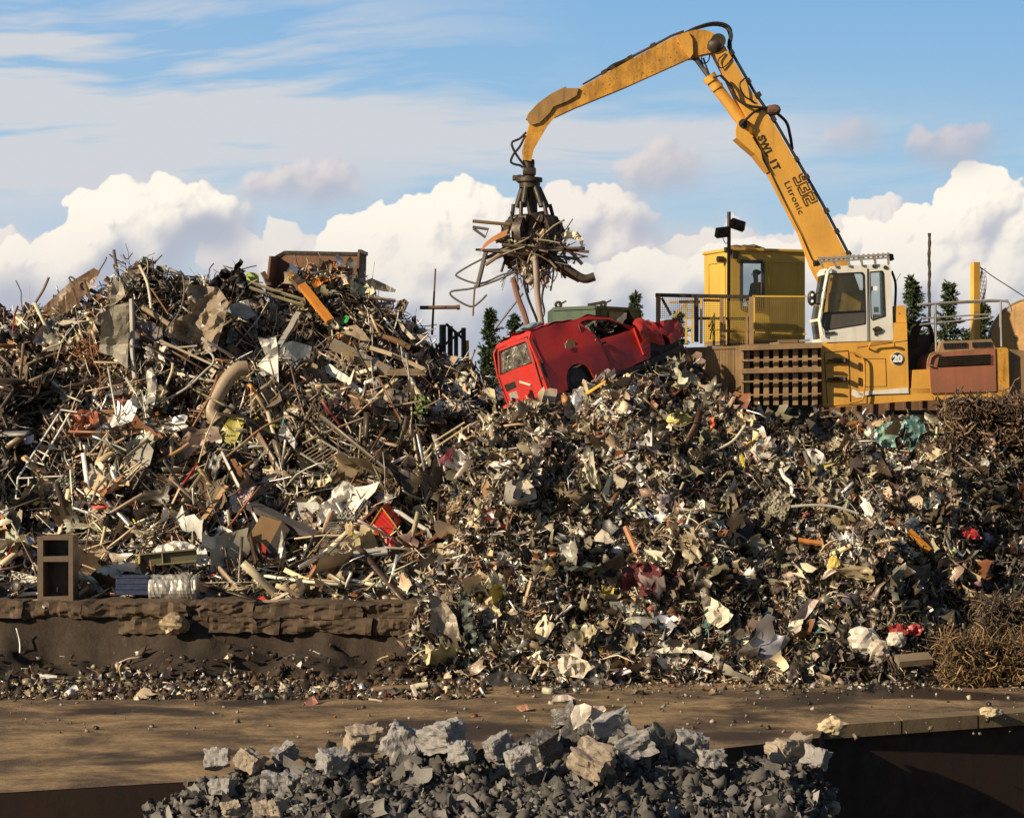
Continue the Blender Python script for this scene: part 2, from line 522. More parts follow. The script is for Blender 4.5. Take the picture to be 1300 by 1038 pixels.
    layer([(160, 262, 40, 0), (205, 258, 38, 12), (128, 285, 42, 8), (250, 275, 44, 0), (185, 300, 60, 0), (285, 290, 36, -10), (60, 345, 42, 0), (10, 350, 44, 0), (110, 345, 70, 0)], S, B, 11)
    layer([(575, 262, 36, 0), (610, 275, 40, 8), (545, 285, 42, 8), (450, 312, 42, 0), (480, 320, 50, 0), (580, 330, 78, 0), (660, 320, 60, -10), (500, 370, 60, 0), (620, 390, 80, 5)], S, B, 21)
    layer([(768, 258, 30, 0), (790, 280, 36, 0), (740, 285, 44, 0), (715, 262, 32, 0), (700, 320, 60, -10), (780, 330, 48, -10)], (.46, .47, .56), (.95, .86, .78), 31, opac=.95)
    layer([(820, 345, 36, 0), (860, 372, 44, 0), (940, 335, 32, 0), (905, 352, 40, 0), (980, 330, 30, 0), (1010, 338, 36, 0), (780, 385, 40, 0), (720, 400, 50, 0), (1060, 360, 60, 0)], S, B, 41)
    layer([(1240, 235, 30, 0), (1222, 262, 36, 6), (1262, 262, 38, 6), (1170, 300, 40, 0), (1128, 312, 32, 0), (1215, 315, 58, 0), (1318, 300, 46, 0), (1370, 265, 60, 0), (1150, 365, 66, 0), (1270, 380, 76, 0)], S, B, 55)
    # small grey drifting clouds
    layer([(350, 232, 22, 0), (385, 216, 20, 0), (420, 226, 24, 0), (448, 234, 20, 0), (325, 232, 18, 0), (400, 240, 24, 0)], (.44, .46, .56), (.76, .70, .70), 61, soft=4.5, amb=-.16, opac=.85)
    layer([(808, 218, 24, 0), (842, 204, 27, 0), (878, 216, 22, 0), (842, 222, 26, 0)], (.46, .48, .57), (.76, .69, .67), 71, soft=6, amb=-.14, opac=.85)
    layer([(1056, 180, 20, 0), (1085, 172, 22, 0), (1110, 184, 16, 0)], (.44, .49, .60), (.62, .60, .65), 81, soft=6, amb=-.2, opac=.8)
    layer([(1174, 182, 24, 0), (1208, 176, 22, 0), (1240, 170, 20, 0), (1225, 192, 20, 0), (1196, 194, 20, 0)], (.45, .48, .58), (.66, .61, .64), 91, soft=6, amb=-.2, opac=.85)
    return np.clip(img, 0, 1.1)
# ------------------------------------------------------------------ camera, sun, sky
cam = bpy.data.cameras.new('camera'); camo = bpy.data.objects.new('camera', cam); link(camo)
camo.location = (0, 0, CAMZ); camo.rotation_euler = (math.radians(90), 0, 0)
cam.sensor_width = 36; cam.sensor_fit = 'HORIZONTAL'; cam.lens = F / 1300 * 36
cam.clip_start = 0.5; cam.clip_end = 9000
scene.camera = camo

sun = bpy.data.lights.new('sun', 'SUN'); suno = bpy.data.objects.new('sun', sun); link(suno)
sun.energy = 5.0; sun.angle = math.radians(0.55); sun.color = (1.0, 0.82, 0.57)
suno.rotation_mode = 'QUATERNION'; suno.rotation_quaternion = TOSUN.to_track_quat('Z', 'Y')
suno.location = (-20, -10, 30)

w = bpy.data.worlds.new('World'); scene.world = w; w.use_nodes = True
nt = w.node_tree; nt.nodes.clear()
wo = nt.nodes.new('ShaderNodeOutputWorld'); bg = nt.nodes.new('ShaderNodeBackground'); nt.links.new(bg.outputs[0], wo.inputs[0])
SKY_STRENGTH = 0.05; EXPO = 0.42
bg.inputs[1].default_value = SKY_STRENGTH
sky = nt.nodes.new('ShaderNodeTexSky'); sky.sky_type = 'NISHITA'; sky.sun_disc = False
sky.sun_elevation = SUN_EL; sky.sun_rotation = math.atan2(TOSUN.x, TOSUN.y)
sky.air_density = 1.0; sky.dust_density = 0.6; sky.ozone_density = 1.6
tc = nt.nodes.new('ShaderNodeTexCoord'); sp = nt.nodes.new('ShaderNodeSeparateXYZ'); nt.links.new(tc.outputs['Generated'], sp.inputs[0])
yy = math_(nt, 'MAXIMUM', sp.outputs[1], 0.05)
U = math_(nt, 'ADD', math_(nt, 'MULTIPLY', math_(nt, 'DIVIDE', sp.outputs[0], yy), F), CX)      # photograph pixels
V = math_(nt, 'SUBTRACT', CY, math_(nt, 'MULTIPLY', math_(nt, 'DIVIDE', sp.outputs[2], yy), F))
arr = make_sky().astype(np.float32)
im = bpy.data.images.new('cumulus_sky', arr.shape[1], arr.shape[0], alpha=False, float_buffer=True)
im.colorspace_settings.name = 'Non-Color'
im.pixels.foreach_set(np.dstack([arr[::-1] / SKY_STRENGTH / 2 ** EXPO, np.ones(arr.shape[:2], np.float32)]).astype(np.float32).ravel())
im.update()
it = nt.nodes.new('ShaderNodeTexImage'); it.image = im; it.extension = 'EXTEND'; it.interpolation = 'Linear'
cb = nt.nodes.new('ShaderNodeCombineXYZ')
nt.links.new(ramp(nt, U, SKX0, SKX1), cb.inputs[0]); nt.links.new(ramp(nt, V, SKY1, SKY0), cb.inputs[1]); nt.links.new(cb.outputs[0], it.inputs[0])
# the computed clouds fill the part of the sky ahead; elsewhere the plain sky goes on
inside = math_(nt, 'MULTIPLY', ramp(nt, math_(nt, 'ABSOLUTE', math_(nt, 'SUBTRACT', U, CX)), 720, 800, 1, 0), math_(nt, 'MULTIPLY', ramp(nt, V, SKY0, SKY0 + 40), ramp(nt, sp.outputs[1], 0.1, 0.2)))
final = mixc(nt, inside, sky.outputs[0], it.outputs['Color'])
nt.links.new(final, bg.inputs[0])

scene.view_settings.view_transform = 'Standard'; scene.view_settings.look = 'None'
scene.view_settings.exposure = EXPO; scene.view_settings.gamma = 1.0
scene.render.engine = 'CYCLES'
scene.cycles.max_bounces = 6; scene.cycles.transparent_max_bounces = 12
scene.cycles.diffuse_bounces = 2
# ------------------------------------------------------------------ heap surfaces
XG0, XG1, YG0, YG1, DG = -20.0, 20.0, 38.0, 62.0, 0.1
NX, NY = int((XG1 - XG0) / DG) + 1, int((YG1 - YG0) / DG) + 1
gx = XG0 + DG * np.arange(NX); gy = YG0 + DG * np.arange(NY)
GX, GY = np.meshgrid(gx, gy)
XP = CX + F * GX / GY
hr = np.random.default_rng(3)
nbig = fbm2(NY, NX, 28, hr, 3, .5) - .5      # lumps about 2.8 m
nfine = fbm2(NY, NX, 4, hr, 3, .7) - .5
nsm = fbm2(NY, NX, 6, hr, 2, .5) - .5
nmed = fbm2(NY, NX, 12, hr, 3, .6) - .5      # lumps about 1 m


def zc(pts, d):
    xs = [p[0] for p in pts]; zs = [CAMZ + (CY - p[1]) * d / F for p in pts]
    return np.interp(XP, xs, zs)


SIL_L = [(-400, 410), (-60, 388), (0, 386), (40, 385), (65, 384), (110, 364), (140, 348), (165, 337), (230, 338), (262, 352), (300, 362), (345, 372), (410, 372), (462, 366),
         (500, 382), (530, 408), (560, 432), (600, 458), (625, 492), (650, 545), (690, 640), (760, 760)]
LC = 51.0
ZL = zc(SIL_L, LC)
tL = (GY - 43.0) / (LC - 43.0)
pL = np.clip(tL, 0, 1)
pL = 0.30 * pL + 0.70 * pL ** 1.25
HL = 1.25 + (ZL - 1.25) * pL
HL = np.where(tL > 1, ZL - (GY - LC) * 0.6, HL)
HL += (nbig * 1.5 + nmed * 1.9 + nsm * .7) * np.clip(tL * 2.2, 0, 1) * np.clip((1.05 - tL) * 4 + .35, .2, 1)
HL = np.where(GY < 43.0, np.where(GY > 41.95, 1.25 + nmed * .12, -1), HL)
HL = np.where(XP > 640, HL - (XP - 640) * .03, HL)

SIL_M = [(380, 900), (430, 868), (470, 835), (500, 800), (522, 755), (545, 690), (575, 610), (600, 560), (625, 530), (650, 520), (690, 508), (720, 497), (760, 487), (830, 482),
         (870, 480), (900, 500), (940, 520), (980, 528), (1040, 528), (1090, 528), (1130, 540), (1180, 552), (1240, 558), (1300, 556), (1500, 560)]
MC = 47.3
ZM = zc(SIL_M, MC)
toe = np.interp(XP, [380, 440, 520, 900, 1180, 1240, 1500], [41.3, 40.6, 40.25, 40.15, 40.3, 41.2, 41.6])
tM = (GY - toe) / (MC - toe)
pM = np.clip(tM, 0, 1)
pM = 1 - (1 - pM) ** 1.25
HM = -0.02 + (ZM) * pM
back = np.where(XP > 640, 4.05, 3.0)
HM = np.where(tM > 1, np.maximum(ZM - (GY - MC) * 0.9, np.minimum(back, ZM)), HM)
HM += (nbig * 1.5 + nmed * 2.1 + nsm * 1.0) * np.clip(tM * 3, 0, 1) * np.clip((1.0 - tM) * 3 + .25, .12, 1)
# hollows seen dark in the middle heap
for hx, hy_, hrx, dep in ((1075, 44.0, 1.5, .9), (980, 43.4, 1.0, .6), (850, 44.4, 1.2, .7), (560, 44.3, .9, .6), (640, 42.8, .8, .5), (720, 46.7, .5, .6), (1170, 45.2, 1.3, .5)):
    cx_ = (hx - CX) * hy_ / F
    HM -= dep * np.exp(-(((GX - cx_) / hrx) ** 2 + ((GY - hy_) / (hrx * .7)) ** 2))
plateau = np.where((GY > 47.5) & (XP > 600), 4.1, -9)
H = np.maximum(np.maximum(HL, HM), plateau)
isM = HM > HL
# dirt bank below the ledge
bank = np.where((GY <= 41.95) & (XP < 620), np.clip((GY - 40.2) / 1.75, 0, 1) ** 1.5 * 0.66 + (nmed * .9 + nfine * .22) * np.clip((GY - 40.0) * 1.0, 0, 1), -9)
isBank = (GY <= 41.95) & (bank > HM)
H = np.where(GY <= 41.95, np.maximum(np.where(HM > 0.0, HM, -1), bank), H)
H = np.maximum(H, -0.25)


def samp(A, X, Y):
    fx = np.clip((np.asarray(X) - XG0) / DG, 0, NX - 1.001); fy = np.clip((np.asarray(Y) - YG0) / DG, 0, NY - 1.001)
    xi = fx.astype(int); yi = fy.astype(int); fx = fx - xi; fy = fy - yi
    return (A[yi, xi] * (1 - fx) + A[yi, xi + 1] * fx) * (1 - fy) + (A[yi + 1, xi] * (1 - fx) + A[yi + 1, xi + 1] * fx) * fy


_dd = np.arange(39.0, 60.0, 0.05)


def hit(x, y):
    """distance at which the ray through a photo pixel meets the heap"""
    X = (x - CX) * _dd / F; Z = CAMZ - (y - CY) * _dd / F
    h = samp(H, X, _dd); k = np.nonzero(h >= Z)[0]
    return float(_dd[k[0]]) if len(k) else 51.0


# ground, road, quay edge
m, nt_, b_ = newmat('muddy_concrete_yard')
tcg = nt_.nodes.new('ShaderNodeTexCoord').outputs['Object']
mp = nd(nt_, 'ShaderNodeMapping'); mp.inputs['Scale'].default_value = (0.62, 0.8, 1); mp.inputs['Rotation'].default_value = (0, 0, -0.12); nt_.links.new(tcg, mp.inputs[0])
n1 = tex_noise(nt_, mp.outputs[0], 1.0, 10, 0.72, 0.3); n2 = tex_noise(nt_, tcg, 9, 6, 0.7); n3 = tex_noise(nt_, mp.outputs[0], 0.42, 4, 0.5)
c = mixc(nt_, ramp(nt_, n1, 0.42, 0.62), (0.07, 0.044, 0.026), (0.37, 0.25, 0.125))  # golden and dark streaks put sunlit and shaded ground into the colour
c = mixc(nt_, ramp(nt_, n2, 0.45, 0.7, 0, .7), c, (0.10, 0.062, 0.034))
n5 = tex_noise(nt_, tcg, 38, 4, 0.7); c = mixc(nt_, ramp(nt_, n5, 0.58, 0.66, 0, .8), c, (0.42, 0.32, 0.2))
wet = ramp(nt_, n3, 0.53, 0.60)
c = mixc(nt_, wet, c, (0.04, 0.027, 0.02))
nt_.links.new(c, b_.inputs['Base Color'])
nt_.links.new(ramp(nt_, wet, 0, 1, 0.85, 0.42), b_.inputs['Roughness'])
bp = nd(nt_, 'ShaderNodeBump', Strength=0.9, Distance=0.06); nt_.links.new(n1, bp.inputs['Height']); nt_.links.new(bp.outputs[0], b_.inputs['Normal'])
M['yard'] = m
M['soil'] = weathered('dark_soil', (0.036, 0.023, 0.014), dirt=(0.02, 0.013, 0.008), rust=(0.10, 0.065, 0.04), dirtamt=0.8, rustamt=0.4, scale=1.3, rough=0.9, bump=1.0, streak=False, spots=9)
M['concrete'] = weathered('stained_concrete', (0.10, 0.066, 0.040), dirt=(0.045, 0.028, 0.016), rust=(0.24, 0.16, 0.09), dirtamt=0.95, rustamt=0.35, scale=1.1, rough=0.9, bump=0.5, spots=6)
M['coping'] = weathered('pale_coping', (0.20, 0.145, 0.08), dirt=(0.07, 0.045, 0.025), rust=(0.34, 0.25, 0.15), dirtamt=0.6, rustamt=0.3, scale=1.5, rough=0.9, bump=0.3)

# the edge of the yard, where it drops to the lower level (photo pixels on z=0, then world)
def on_z(x, y, z):
    d = (CAMZ - z) * F / (y - CY)
    return P(x, y, d)
edge = [on_z(-300, 1030, 0), on_z(0, 1006, 0), on_z(400, 982, 0), on_z(850, 957, 0), on_z(1040, 936, 0), on_z(1046, 922, 0), on_z(1300, 903, 0), on_z(1600, 884, 0)]
mb = MB()
far = [Vector((4000, edge[-1].y, 0)), Vector((4000, 6000, 0)), Vector((-4000, 6000, 0)), Vector((-4000, edge[0].y, 0))]
ring = edge + far
mb.add(ring, [tuple(range(len(ring)))])
yard = mb.build('ground', M['yard']); tag(yard, 'flat muddy yard of brown concrete with painted-in light streaks and shade, and dark wet patches', kind='structure')
mb = MB(); mb.add([(-4000, -500, -3), (4000, -500, -3), (4000, 60, -3), (-4000, 60, -3)], [(0, 1, 2, 3)])
tag(mb.build('lower_ground', M['soil']), 'dark ground of the lower bay in front of the yard edge', kind='structure')
# steel sheet retaining wall under the edge
mb = MB()
low = [Vector((-30, edge[0].y, 0))] + edge[:5]
for a, b2 in zip(low[:-1], low[1:]):
    mb.add([a + Vector((0, 0, -.01)), b2 + Vector((0, 0, -.01)), b2 + Vector((0, 0, -3)), a + Vector((0, 0, -3))], [(0, 1, 2, 3)])
e5, e7 = edge[5], edge[7]
inn = Vector((0, .06, 0))
for a, b2 in ((edge[5], edge[6]), (edge[6], edge[7])):
    mb.add([a + inn + Vector((0, 0, -.18)), b2 + inn + Vector((0, 0, -.18)), b2 + inn + Vector((0, 0, -3)), a + inn + Vector((0, 0, -3))], [(0, 1, 2, 3)])
mb.add([edge[4], edge[5], edge[5] + Vector((0, 0, -3)), edge[4] + Vector((0, 0, -3))], [(0, 1, 2, 3)])
M['sheet'] = weathered('dark_rusty_sheet_piling', (0.035, 0.017, 0.010), dirt=(0.015, 0.01, 0.008), rust=(0.085, 0.035, 0.018), dirtamt=0.6, rustamt=0.3, scale=0.7, rough=0.85, bump=0.2)
tag(mb.build('retaining_wall', M['sheet']), 'dark rust brown steel retaining wall below the edge of the yard', 'wall')
# coping stones
mb = MB()
pr = [edge[5], edge[5].lerp(edge[6], .5), edge[6], edge[7]]
rt = root('concrete_coping', 'brown concrete coping along the yard edge above the rusty steel wall', 'kerb', edge[5])
for i in range(6):
    a = edge[5].lerp(edge[7], i / 6); b2 = edge[5].lerp(edge[7], (i + 1) / 6 - .004)
    q = MB()
    dz = .012 + .008 * (i % 2)
    top = [a + Vector((0, 0, dz)), b2 + Vector((0, 0, dz)), b2 + Vector((0, .55, dz)), a + Vector((0, .55, dz))]
    q.prism(top, (0, 0, -.20 - dz)); q.build('coping_block', M['coping'], rt)
M['palestone'] = weathered('broken_pale_concrete', (0.55, 0.45, 0.29), dirt=(0.25, 0.18, 0.1), rust=(0.2, 0.13, 0.07), dirtamt=0.5, rustamt=0.1, scale=4, rough=0.9, bump=0.5)
for (x, y, s, lab) in ((1056, 922, (.20, .16, .14), 'cream lump of broken concrete at the end of the coping'), (1258, 904, (.17, .13, .08), 'small cream lump of broken concrete lying on the coping')):
    p = on_z(x, y, 0.05); q = MB(); q.ball(p, 1, 3, s, .7, seed=x)
    tag(q.build('concrete_lump', M['palestone'], origin=p), lab, 'rubble')

# base terrain of the heaps
vis = (GX > -17.5) & (GX < 19.5)
idx = np.arange(NX * NY).reshape(NY, NX)
q = np.stack([idx[:-1, :-1], idx[:-1, 1:], idx[1:, 1:], idx[1:, :-1]], -1).reshape(-1, 4)
keep = (H[:-1, :-1] > -0.2).reshape(-1)
q = q[keep]
me = bpy.data.meshes.new('heap_core')
me.vertices.add(NX * NY); me.vertices.foreach_set('co', np.stack([GX, GY, H - 0.12], -1).astype(np.float32).ravel())
me.loops.add(q.size); me.loops.foreach_set('vertex_index', q.ravel().astype(np.int32))
me.polygons.add(len(q)); me.polygons.foreach_set('loop_start', np.arange(0, q.size, 4, dtype=np.int32))
me.update(calc_edges=True); me.materials.append(M['soil'])
o = bpy.data.objects.new('terrain', me); link(o)
tag(o, 'dark soil and dust under the scrap heaps and the raised platform behind', kind='structure')

# ledge: two courses of broken concrete slabs on top of the dirt bank
rt = root('concrete_ledge', 'long low ledge of stained brown concrete slabs under the left scrap heap', 'wall', P(260, 790, 42))
LR = random.Random(4)
def slab(x0, x1, y0, y1, front, name='slab'):
    a = P(x0, y0, front); b2 = P(x1, y0, front); zt = a.z; zb = P(x0, y1, front).z
    bm = bmesh.new(); bmesh.ops.create_cube(bm, size=1)
    bmesh.ops.subdivide_edges(bm, edges=bm.edges[:], cuts=15, use_grid_fill=True)
    L = b2.x - a.x
    mbx = MB(); vs = []
    for v in bm.verts:
        p = Vector((a.x + (v.co.x + .5) * L, front + .7 + v.co.y * 1.4, (zt + zb) / 2 + v.co.z * (zt - zb)))
        nn = mnoise.noise(Vector((p.x * 1.2, p.y, p.z * 3))) * .09 + mnoise.noise(p * 5) * .05 + mnoise.noise(p * 13) * .035
        p += Vector((nn * .4, nn * 1.5, nn * .6 - (.05 if mnoise.noise(Vector((p.x * 2.2, 3, 1))) > .25 else 0) * (v.co.z > 0))); vs.append(p)
    bm.verts.index_update(); fs = [[v.index for v in f.verts] for f in bm.faces]; bm.free()
    mbx.add(vs, fs); return mbx.build(name, M['concrete'], rt)
x = -60
while x < 520:
    wd = LR.uniform(70, 150); slab(x, min(x + wd, 540), 765 + LR.uniform(-2, 3), 783 + LR.uniform(-2, 2), 41.9 + LR.uniform(-.05, .08)); x += wd + 1
x = 150
while x < 500:
    wd = LR.uniform(60, 120); slab(x, min(x + wd, 520), 784 + LR.uniform(-1, 2), 803 + LR.uniform(-3, 3), 41.86 + LR.uniform(-.06, .1)); x += wd + 2
# ------------------------------------------------------------------ batches of scrap pieces
def rand_rot(n, rng):
    q = rng.normal(size=(n, 4)); q /= np.linalg.norm(q, axis=1, keepdims=True)
    w_, x, y, z = q.T
    return np.stack([np.stack([1 - 2 * (y * y + z * z), 2 * (x * y - z * w_), 2 * (x * z + y * w_)], -1),
                     np.stack([2 * (x * y + z * w_), 1 - 2 * (x * x + z * z), 2 * (y * z - x * w_)], -1),
                     np.stack([2 * (x * z - y * w_), 2 * (y * z + x * w_), 1 - 2 * (x * x + y * y)], -1)], 1)


def lay_rot(nrm, rng, spread=0.6):
    """rotations whose third axis is near nrm"""
    n = len(nrm)
    z = nrm + rng.normal(size=(n, 3)) * spread; z /= np.linalg.norm(z, axis=1, keepdims=True)
    r = rng.normal(size=(n, 3)); x = r - z * (r * z).sum(1, keepdims=True); x /= np.linalg.norm(x, axis=1, keepdims=True)
    y = np.cross(z, x)
    return np.stack([x, y, z], -1)


def g_sheets(pos, nrm, size, rng, k=5, aspect=(0.35, 1.0), crumple=0.35, spread=0.7):
    """crumpled sheets: n x (k*k) verts"""
    n = len(pos)
    a, b = np.meshgrid(np.linspace(-1, 1, k), np.linspace(-1, 1, k)); a = a.ravel(); b = b.ravel()
    asp = rng.uniform(*aspect, size=(n, 1))
    x = a[None] * 0.5 + rng.normal(size=(n, k * k)) * .05; y = (b[None] * 0.5 + rng.normal(size=(n, k * k)) * .05) * asp
    th = rng.uniform(0, math.pi, (n, 1)); c0 = rng.uniform(-.25, .25, (n, 1)); amp = rng.uniform(.2, 1.3, (n, 1))
    s = x * np.cos(th) + y * np.sin(th) - c0
    z = amp * np.abs(s)
    th2 = th + rng.uniform(.6, 2.2, (n, 1)); s2 = x * np.cos(th2) + y * np.sin(th2) - rng.uniform(-.2, .2, (n, 1))
    z += rng.uniform(-.9, .9, (n, 1)) * np.maximum(s2, 0)
    z += rng.normal(size=(n, k * k)) * .09 * crumple / .35
    z += rng.uniform(-.6, .6, (n, 1)) * x * x * 2
    v = np.stack([x, y, z * crumple * 2], -1) * np.asarray(size).reshape(n, 1, 1)
    R = lay_rot(nrm, rng, spread)
    v = np.einsum('nij,nkj->nki', R, v) + pos[:, None]
    i = np.arange(k * k).reshape(k, k)
    f = np.stack([i[:-1, :-1], i[:-1, 1:], i[1:, 1:], i[1:, :-1]], -1).reshape(-1, 4)
    return v, f


def g_tubes(pos, nrm, length, rad, rng, m=6, ns=5, bend=0.5, spread=0.6, flat=None, align=None, caps=True):
    """bent rods/bars: m rings of ns verts; flat=(w,h) multipliers for bars"""
    n = len(pos)
    R = lay_rot(nrm, rng, spread)
    d = R[:, :, 0].copy()
    if align is not None:
        d = d * (1 - align[1]) + np.asarray(align[0]) * align[1] * np.where(rng.random((n, 1)) < .5, 1, -1)
        d /= np.linalg.norm(d, axis=1, keepdims=True)
    pts = np.zeros((n, m, 3)); cur = np.zeros((n, 3)); step = np.asarray(length).reshape(n, 1) / (m - 1)
    ax = rng.normal(size=(n, 3)); bnd = rng.normal(size=(n, 1)) * bend * .5
    for j in range(1, m):
        kick = rng.normal(size=(n, 3)) * bend * .35 * (rng.random((n, 1)) < .6)
        d = d + np.cross(ax, d) * bnd * .35 + kick; d /= np.linalg.norm(d, axis=1, keepdims=True)
        cur = cur + d * step; pts[:, j] = cur
    pts -= pts.mean(1, keepdims=True); pts += pos[:, None]
    t = np.gradient(pts, axis=1); t /= np.linalg.norm(t, axis=2, keepdims=True)
    ref = rng.normal(size=(n, 1, 3)) + 0 * t
    u = ref - t * (ref * t).sum(2, keepdims=True); u /= np.linalg.norm(u, axis=2, keepdims=True)
    w_ = np.cross(t, u)
    fw, fh = flat if flat is not None else (1, 1)
    r = np.asarray(rad).reshape(n, 1, 1, 1)
    ang = 2 * np.pi * (np.arange(ns) + .5) / ns
    v = pts[:, :, None] + (u[:, :, None] * (np.cos(ang)[None, None, :, None] * fw) + w_[:, :, None] * (np.sin(ang)[None, None, :, None] * fh)) * r
    v = v.reshape(n, m * ns, 3)
    f = []
    for j in range(m - 1):
        for k in range(ns): f.append((j * ns + k, j * ns + (k + 1) % ns, (j + 1) * ns + (k + 1) % ns, (j + 1) * ns + k))
    if caps and ns == 4:
        f.append((3, 2, 1, 0)); f.append(tuple((m - 1) * 4 + q for q in range(4)))
    return v, np.array(f)


_c = [(x, y, z) for x in (-1, 1) for y in (-1, 1) for z in (-1, 1)]
_cf = np.array([(0, 1, 3, 2), (4, 6, 7, 5), (0, 4, 5, 1), (2, 3, 7, 6), (0, 2, 6, 4), (1, 5, 7, 3)])


def g_lumps(pos, size, rng, asp=(.4, 1.0), sub=2, jag=.22):
    """crushed lumps: subdivided cubes pushed about"""
    bm = bmesh.new(); bmesh.ops.create_cube(bm, size=2)
    bmesh.ops.subdivide_edges(bm, edges=bm.edges[:], cuts=sub, use_grid_fill=True)
    base = np.array([v.co[:] for v in bm.verts]); bm.verts.index_update()
    f = np.array([[v.index for v in q.verts] for q in bm.faces]); bm.free()
    base = base / (np.linalg.norm(base, axis=1, keepdims=True) ** .45)
    n = len(pos)
    sc = rng.uniform(*asp, size=(n, 1, 3)); sc[:, :, 0] = 1
    v = base[None] * sc * .5 * (1 + rng.normal(size=(n, len(base), 1)) * jag) + rng.normal(size=(n, len(base), 3)) * jag * .18
    v = v * np.asarray(size).reshape(n, 1, 1)
    v = np.einsum('nij,nkj->nki', rand_rot(n, rng), v) + pos[:, None]
    return v, f


PAL = {  # base colours of shredded and heaped scrap, with weights for the two heaps
    'tan': ((0.45, 0.345, 0.225), .18, .15, 0.0), 'greybrown': ((0.25, 0.20, 0.145), .19, .20, 0.2), 'dark': ((0.042, 0.029, 0.019), .22, .21, 0.0),
    'rust': ((0.21, 0.09, 0.038), .08, .05, 0.0), 'cream': ((0.76, 0.65, 0.48), .09, .11, 0.0), 'grey': ((0.42, 0.38, 0.32), .09, .10, 0.35),
    'steel': ((0.60, 0.58, 0.54), .07, .09, 0.75), 'charcoal': ((0.026, 0.023, 0.021), .06, .07, 0.0), 'white': ((0.76, 0.72, 0.64), .02, .025, 0.0)}
RARE = [((0.45, 0.03, 0.02), .20), ((0.62, 0.24, 0.03), .2), ((0.05, 0.13, 0.30), .14), ((0.12, 0.28, 0.10), .08), ((0.55, 0.46, 0.06), .12), ((0.10, 0.30, 0.28), .08), ((0.25, 0.05, 0.06), .18)]


def colours(n, heap, rng, slope_shade=None):
    """n colours (rgb + metallic)"""
    ks = list(PAL); wts = np.array([PAL[k][1 + heap] for k in ks]); wts = wts / wts.sum()
    base = np.array([(*PAL[k][0], PAL[k][3]) for k in ks])
    c = base[rng.choice(len(ks), n, p=wts)].copy()
    c[:, :3] *= np.exp(rng.normal(size=(n, 1)) * .22) * (1 + rng.normal(size=(n, 3)) * .05)
    r = rng.random(n) < .009
    rw = np.array([q[1] for q in RARE]); rc = np.array([(*q[0], 0) for q in RARE])
    c[r] = rc[rng.choice(len(RARE), r.sum(), p=rw / rw.sum())]
    if slope_shade is not None: c[:, :3] *= (1 - slope_shade[:, None] * .55)  # shade painted into the base colour
    return np.clip(c, 0.005, .85)


class Soup:
    def __init__(s): s.V = []; s.Fq = []; s.C = []; s.n = 0
    def add(s, vf, col):
        v, f = vf; n, k, _ = v.shape
        s.V.append(v.reshape(-1, 3)); s.C.append(np.repeat(col, k, axis=0))
        s.Fq.append((f[None] + (np.arange(n) * k)[:, None, None]).reshape(-1, 4) + s.n); s.n += n * k
    def build(s, name, mat):
        V = np.concatenate(s.V).astype(np.float32); Fq = np.concatenate(s.Fq).astype(np.int32); C = np.concatenate(s.C).astype(np.float32)
        return raw_mesh(name, V, Fq, C, mat)


def raw_mesh(name, V, Fq, C, mat):
    me = bpy.data.meshes.new(name)
    me.vertices.add(len(V)); me.vertices.foreach_set('co', np.ascontiguousarray(V, np.float32).ravel())
    me.loops.add(Fq.size); me.loops.foreach_set('vertex_index', np.ascontiguousarray(Fq, np.int32).ravel())
    me.polygons.add(len(Fq)); me.polygons.foreach_set('loop_start', np.arange(0, Fq.size, 4, dtype=np.int32))
    me.update(calc_edges=True)
    a = me.attributes.new('col', 'FLOAT_COLOR', 'POINT'); a.data.foreach_set('color', np.ascontiguousarray(C, np.float32).ravel())
    me.materials.append(mat)
    o = bpy.data.objects.new(name, me); link(o)
    return o


def individuals(vf, col, name, labels, cat, group, mat, label_ix=None):
    """one object for each piece of the batch; labels may be chosen per piece"""
    v, f = vf; out = []
    for i in range(len(v)):
        c = v[i].mean(0)
        o = raw_mesh(name, v[i] - c, f, np.repeat(col[i:i + 1], v.shape[1], axis=0), mat)
        o.location = c
        lab = labels if isinstance(labels, str) else labels[label_ix[i]]
        tag(o, lab[0] if isinstance(lab, tuple) else lab, cat, lab[1] if isinstance(lab, tuple) else group)
        out.append(o)
    return out


# surface points, weighted by how large they look from the front
GYx, GXx = np.gradient(H, DG)
NRM = np.stack([-GXx, -GYx, np.ones_like(H)], -1); NRM /= np.linalg.norm(NRM, axis=2, keepdims=True)
_view = np.stack([-GX, -GY, CAMZ - H], -1); _view /= np.linalg.norm(_view, axis=2, keepdims=True)
facing = np.clip((NRM * _view).sum(2), 0.02, 1) / NRM[:, :, 2]
inframe = (XP > -60) & (XP < 1360)
Wl = facing * inframe * (GY > 43.0) * (GY < 51.6) * (~isM) * (XP < 700)
Wm = facing * inframe * isM * (~isBank) * (H > 0.03) * (GY < 48.6)
Wm[:] = np.where((XP > 700) & (GY > 48.0), 0, Wm)


def surf(W, n, rng, off=(-.05, .1)):
    p = (W / W.sum()).ravel(); k = rng.choice(W.size, n, p=p)
    yi, xi = np.divmod(k, NX)
    X = gx[xi] + rng.uniform(-.5, .5, n) * DG; Y = gy[yi] + rng.uniform(-.5, .5, n) * DG
    nr = NRM[yi, xi]
    pos = np.stack([X, Y, samp(H, X, Y)], -1) + nr * rng.uniform(*off, size=(n, 1))
    return pos, nr


def px_of(pos): return CX + F * pos[:, 0] / pos[:, 1], CY - F * (pos[:, 2] - CAMZ) / pos[:, 1]


def logn(n, med, sg, rng, lo, hi): return np.clip(np.exp(rng.normal(size=n) * sg) * med, lo, hi)


def right_slope_shade(pos):
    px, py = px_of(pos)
    return np.clip((px - 1060) / 160, 0, .75) * np.clip((py - 560) / 40, 0, 1)  # painted shade: pieces on the slope turned from the sun get darker colours


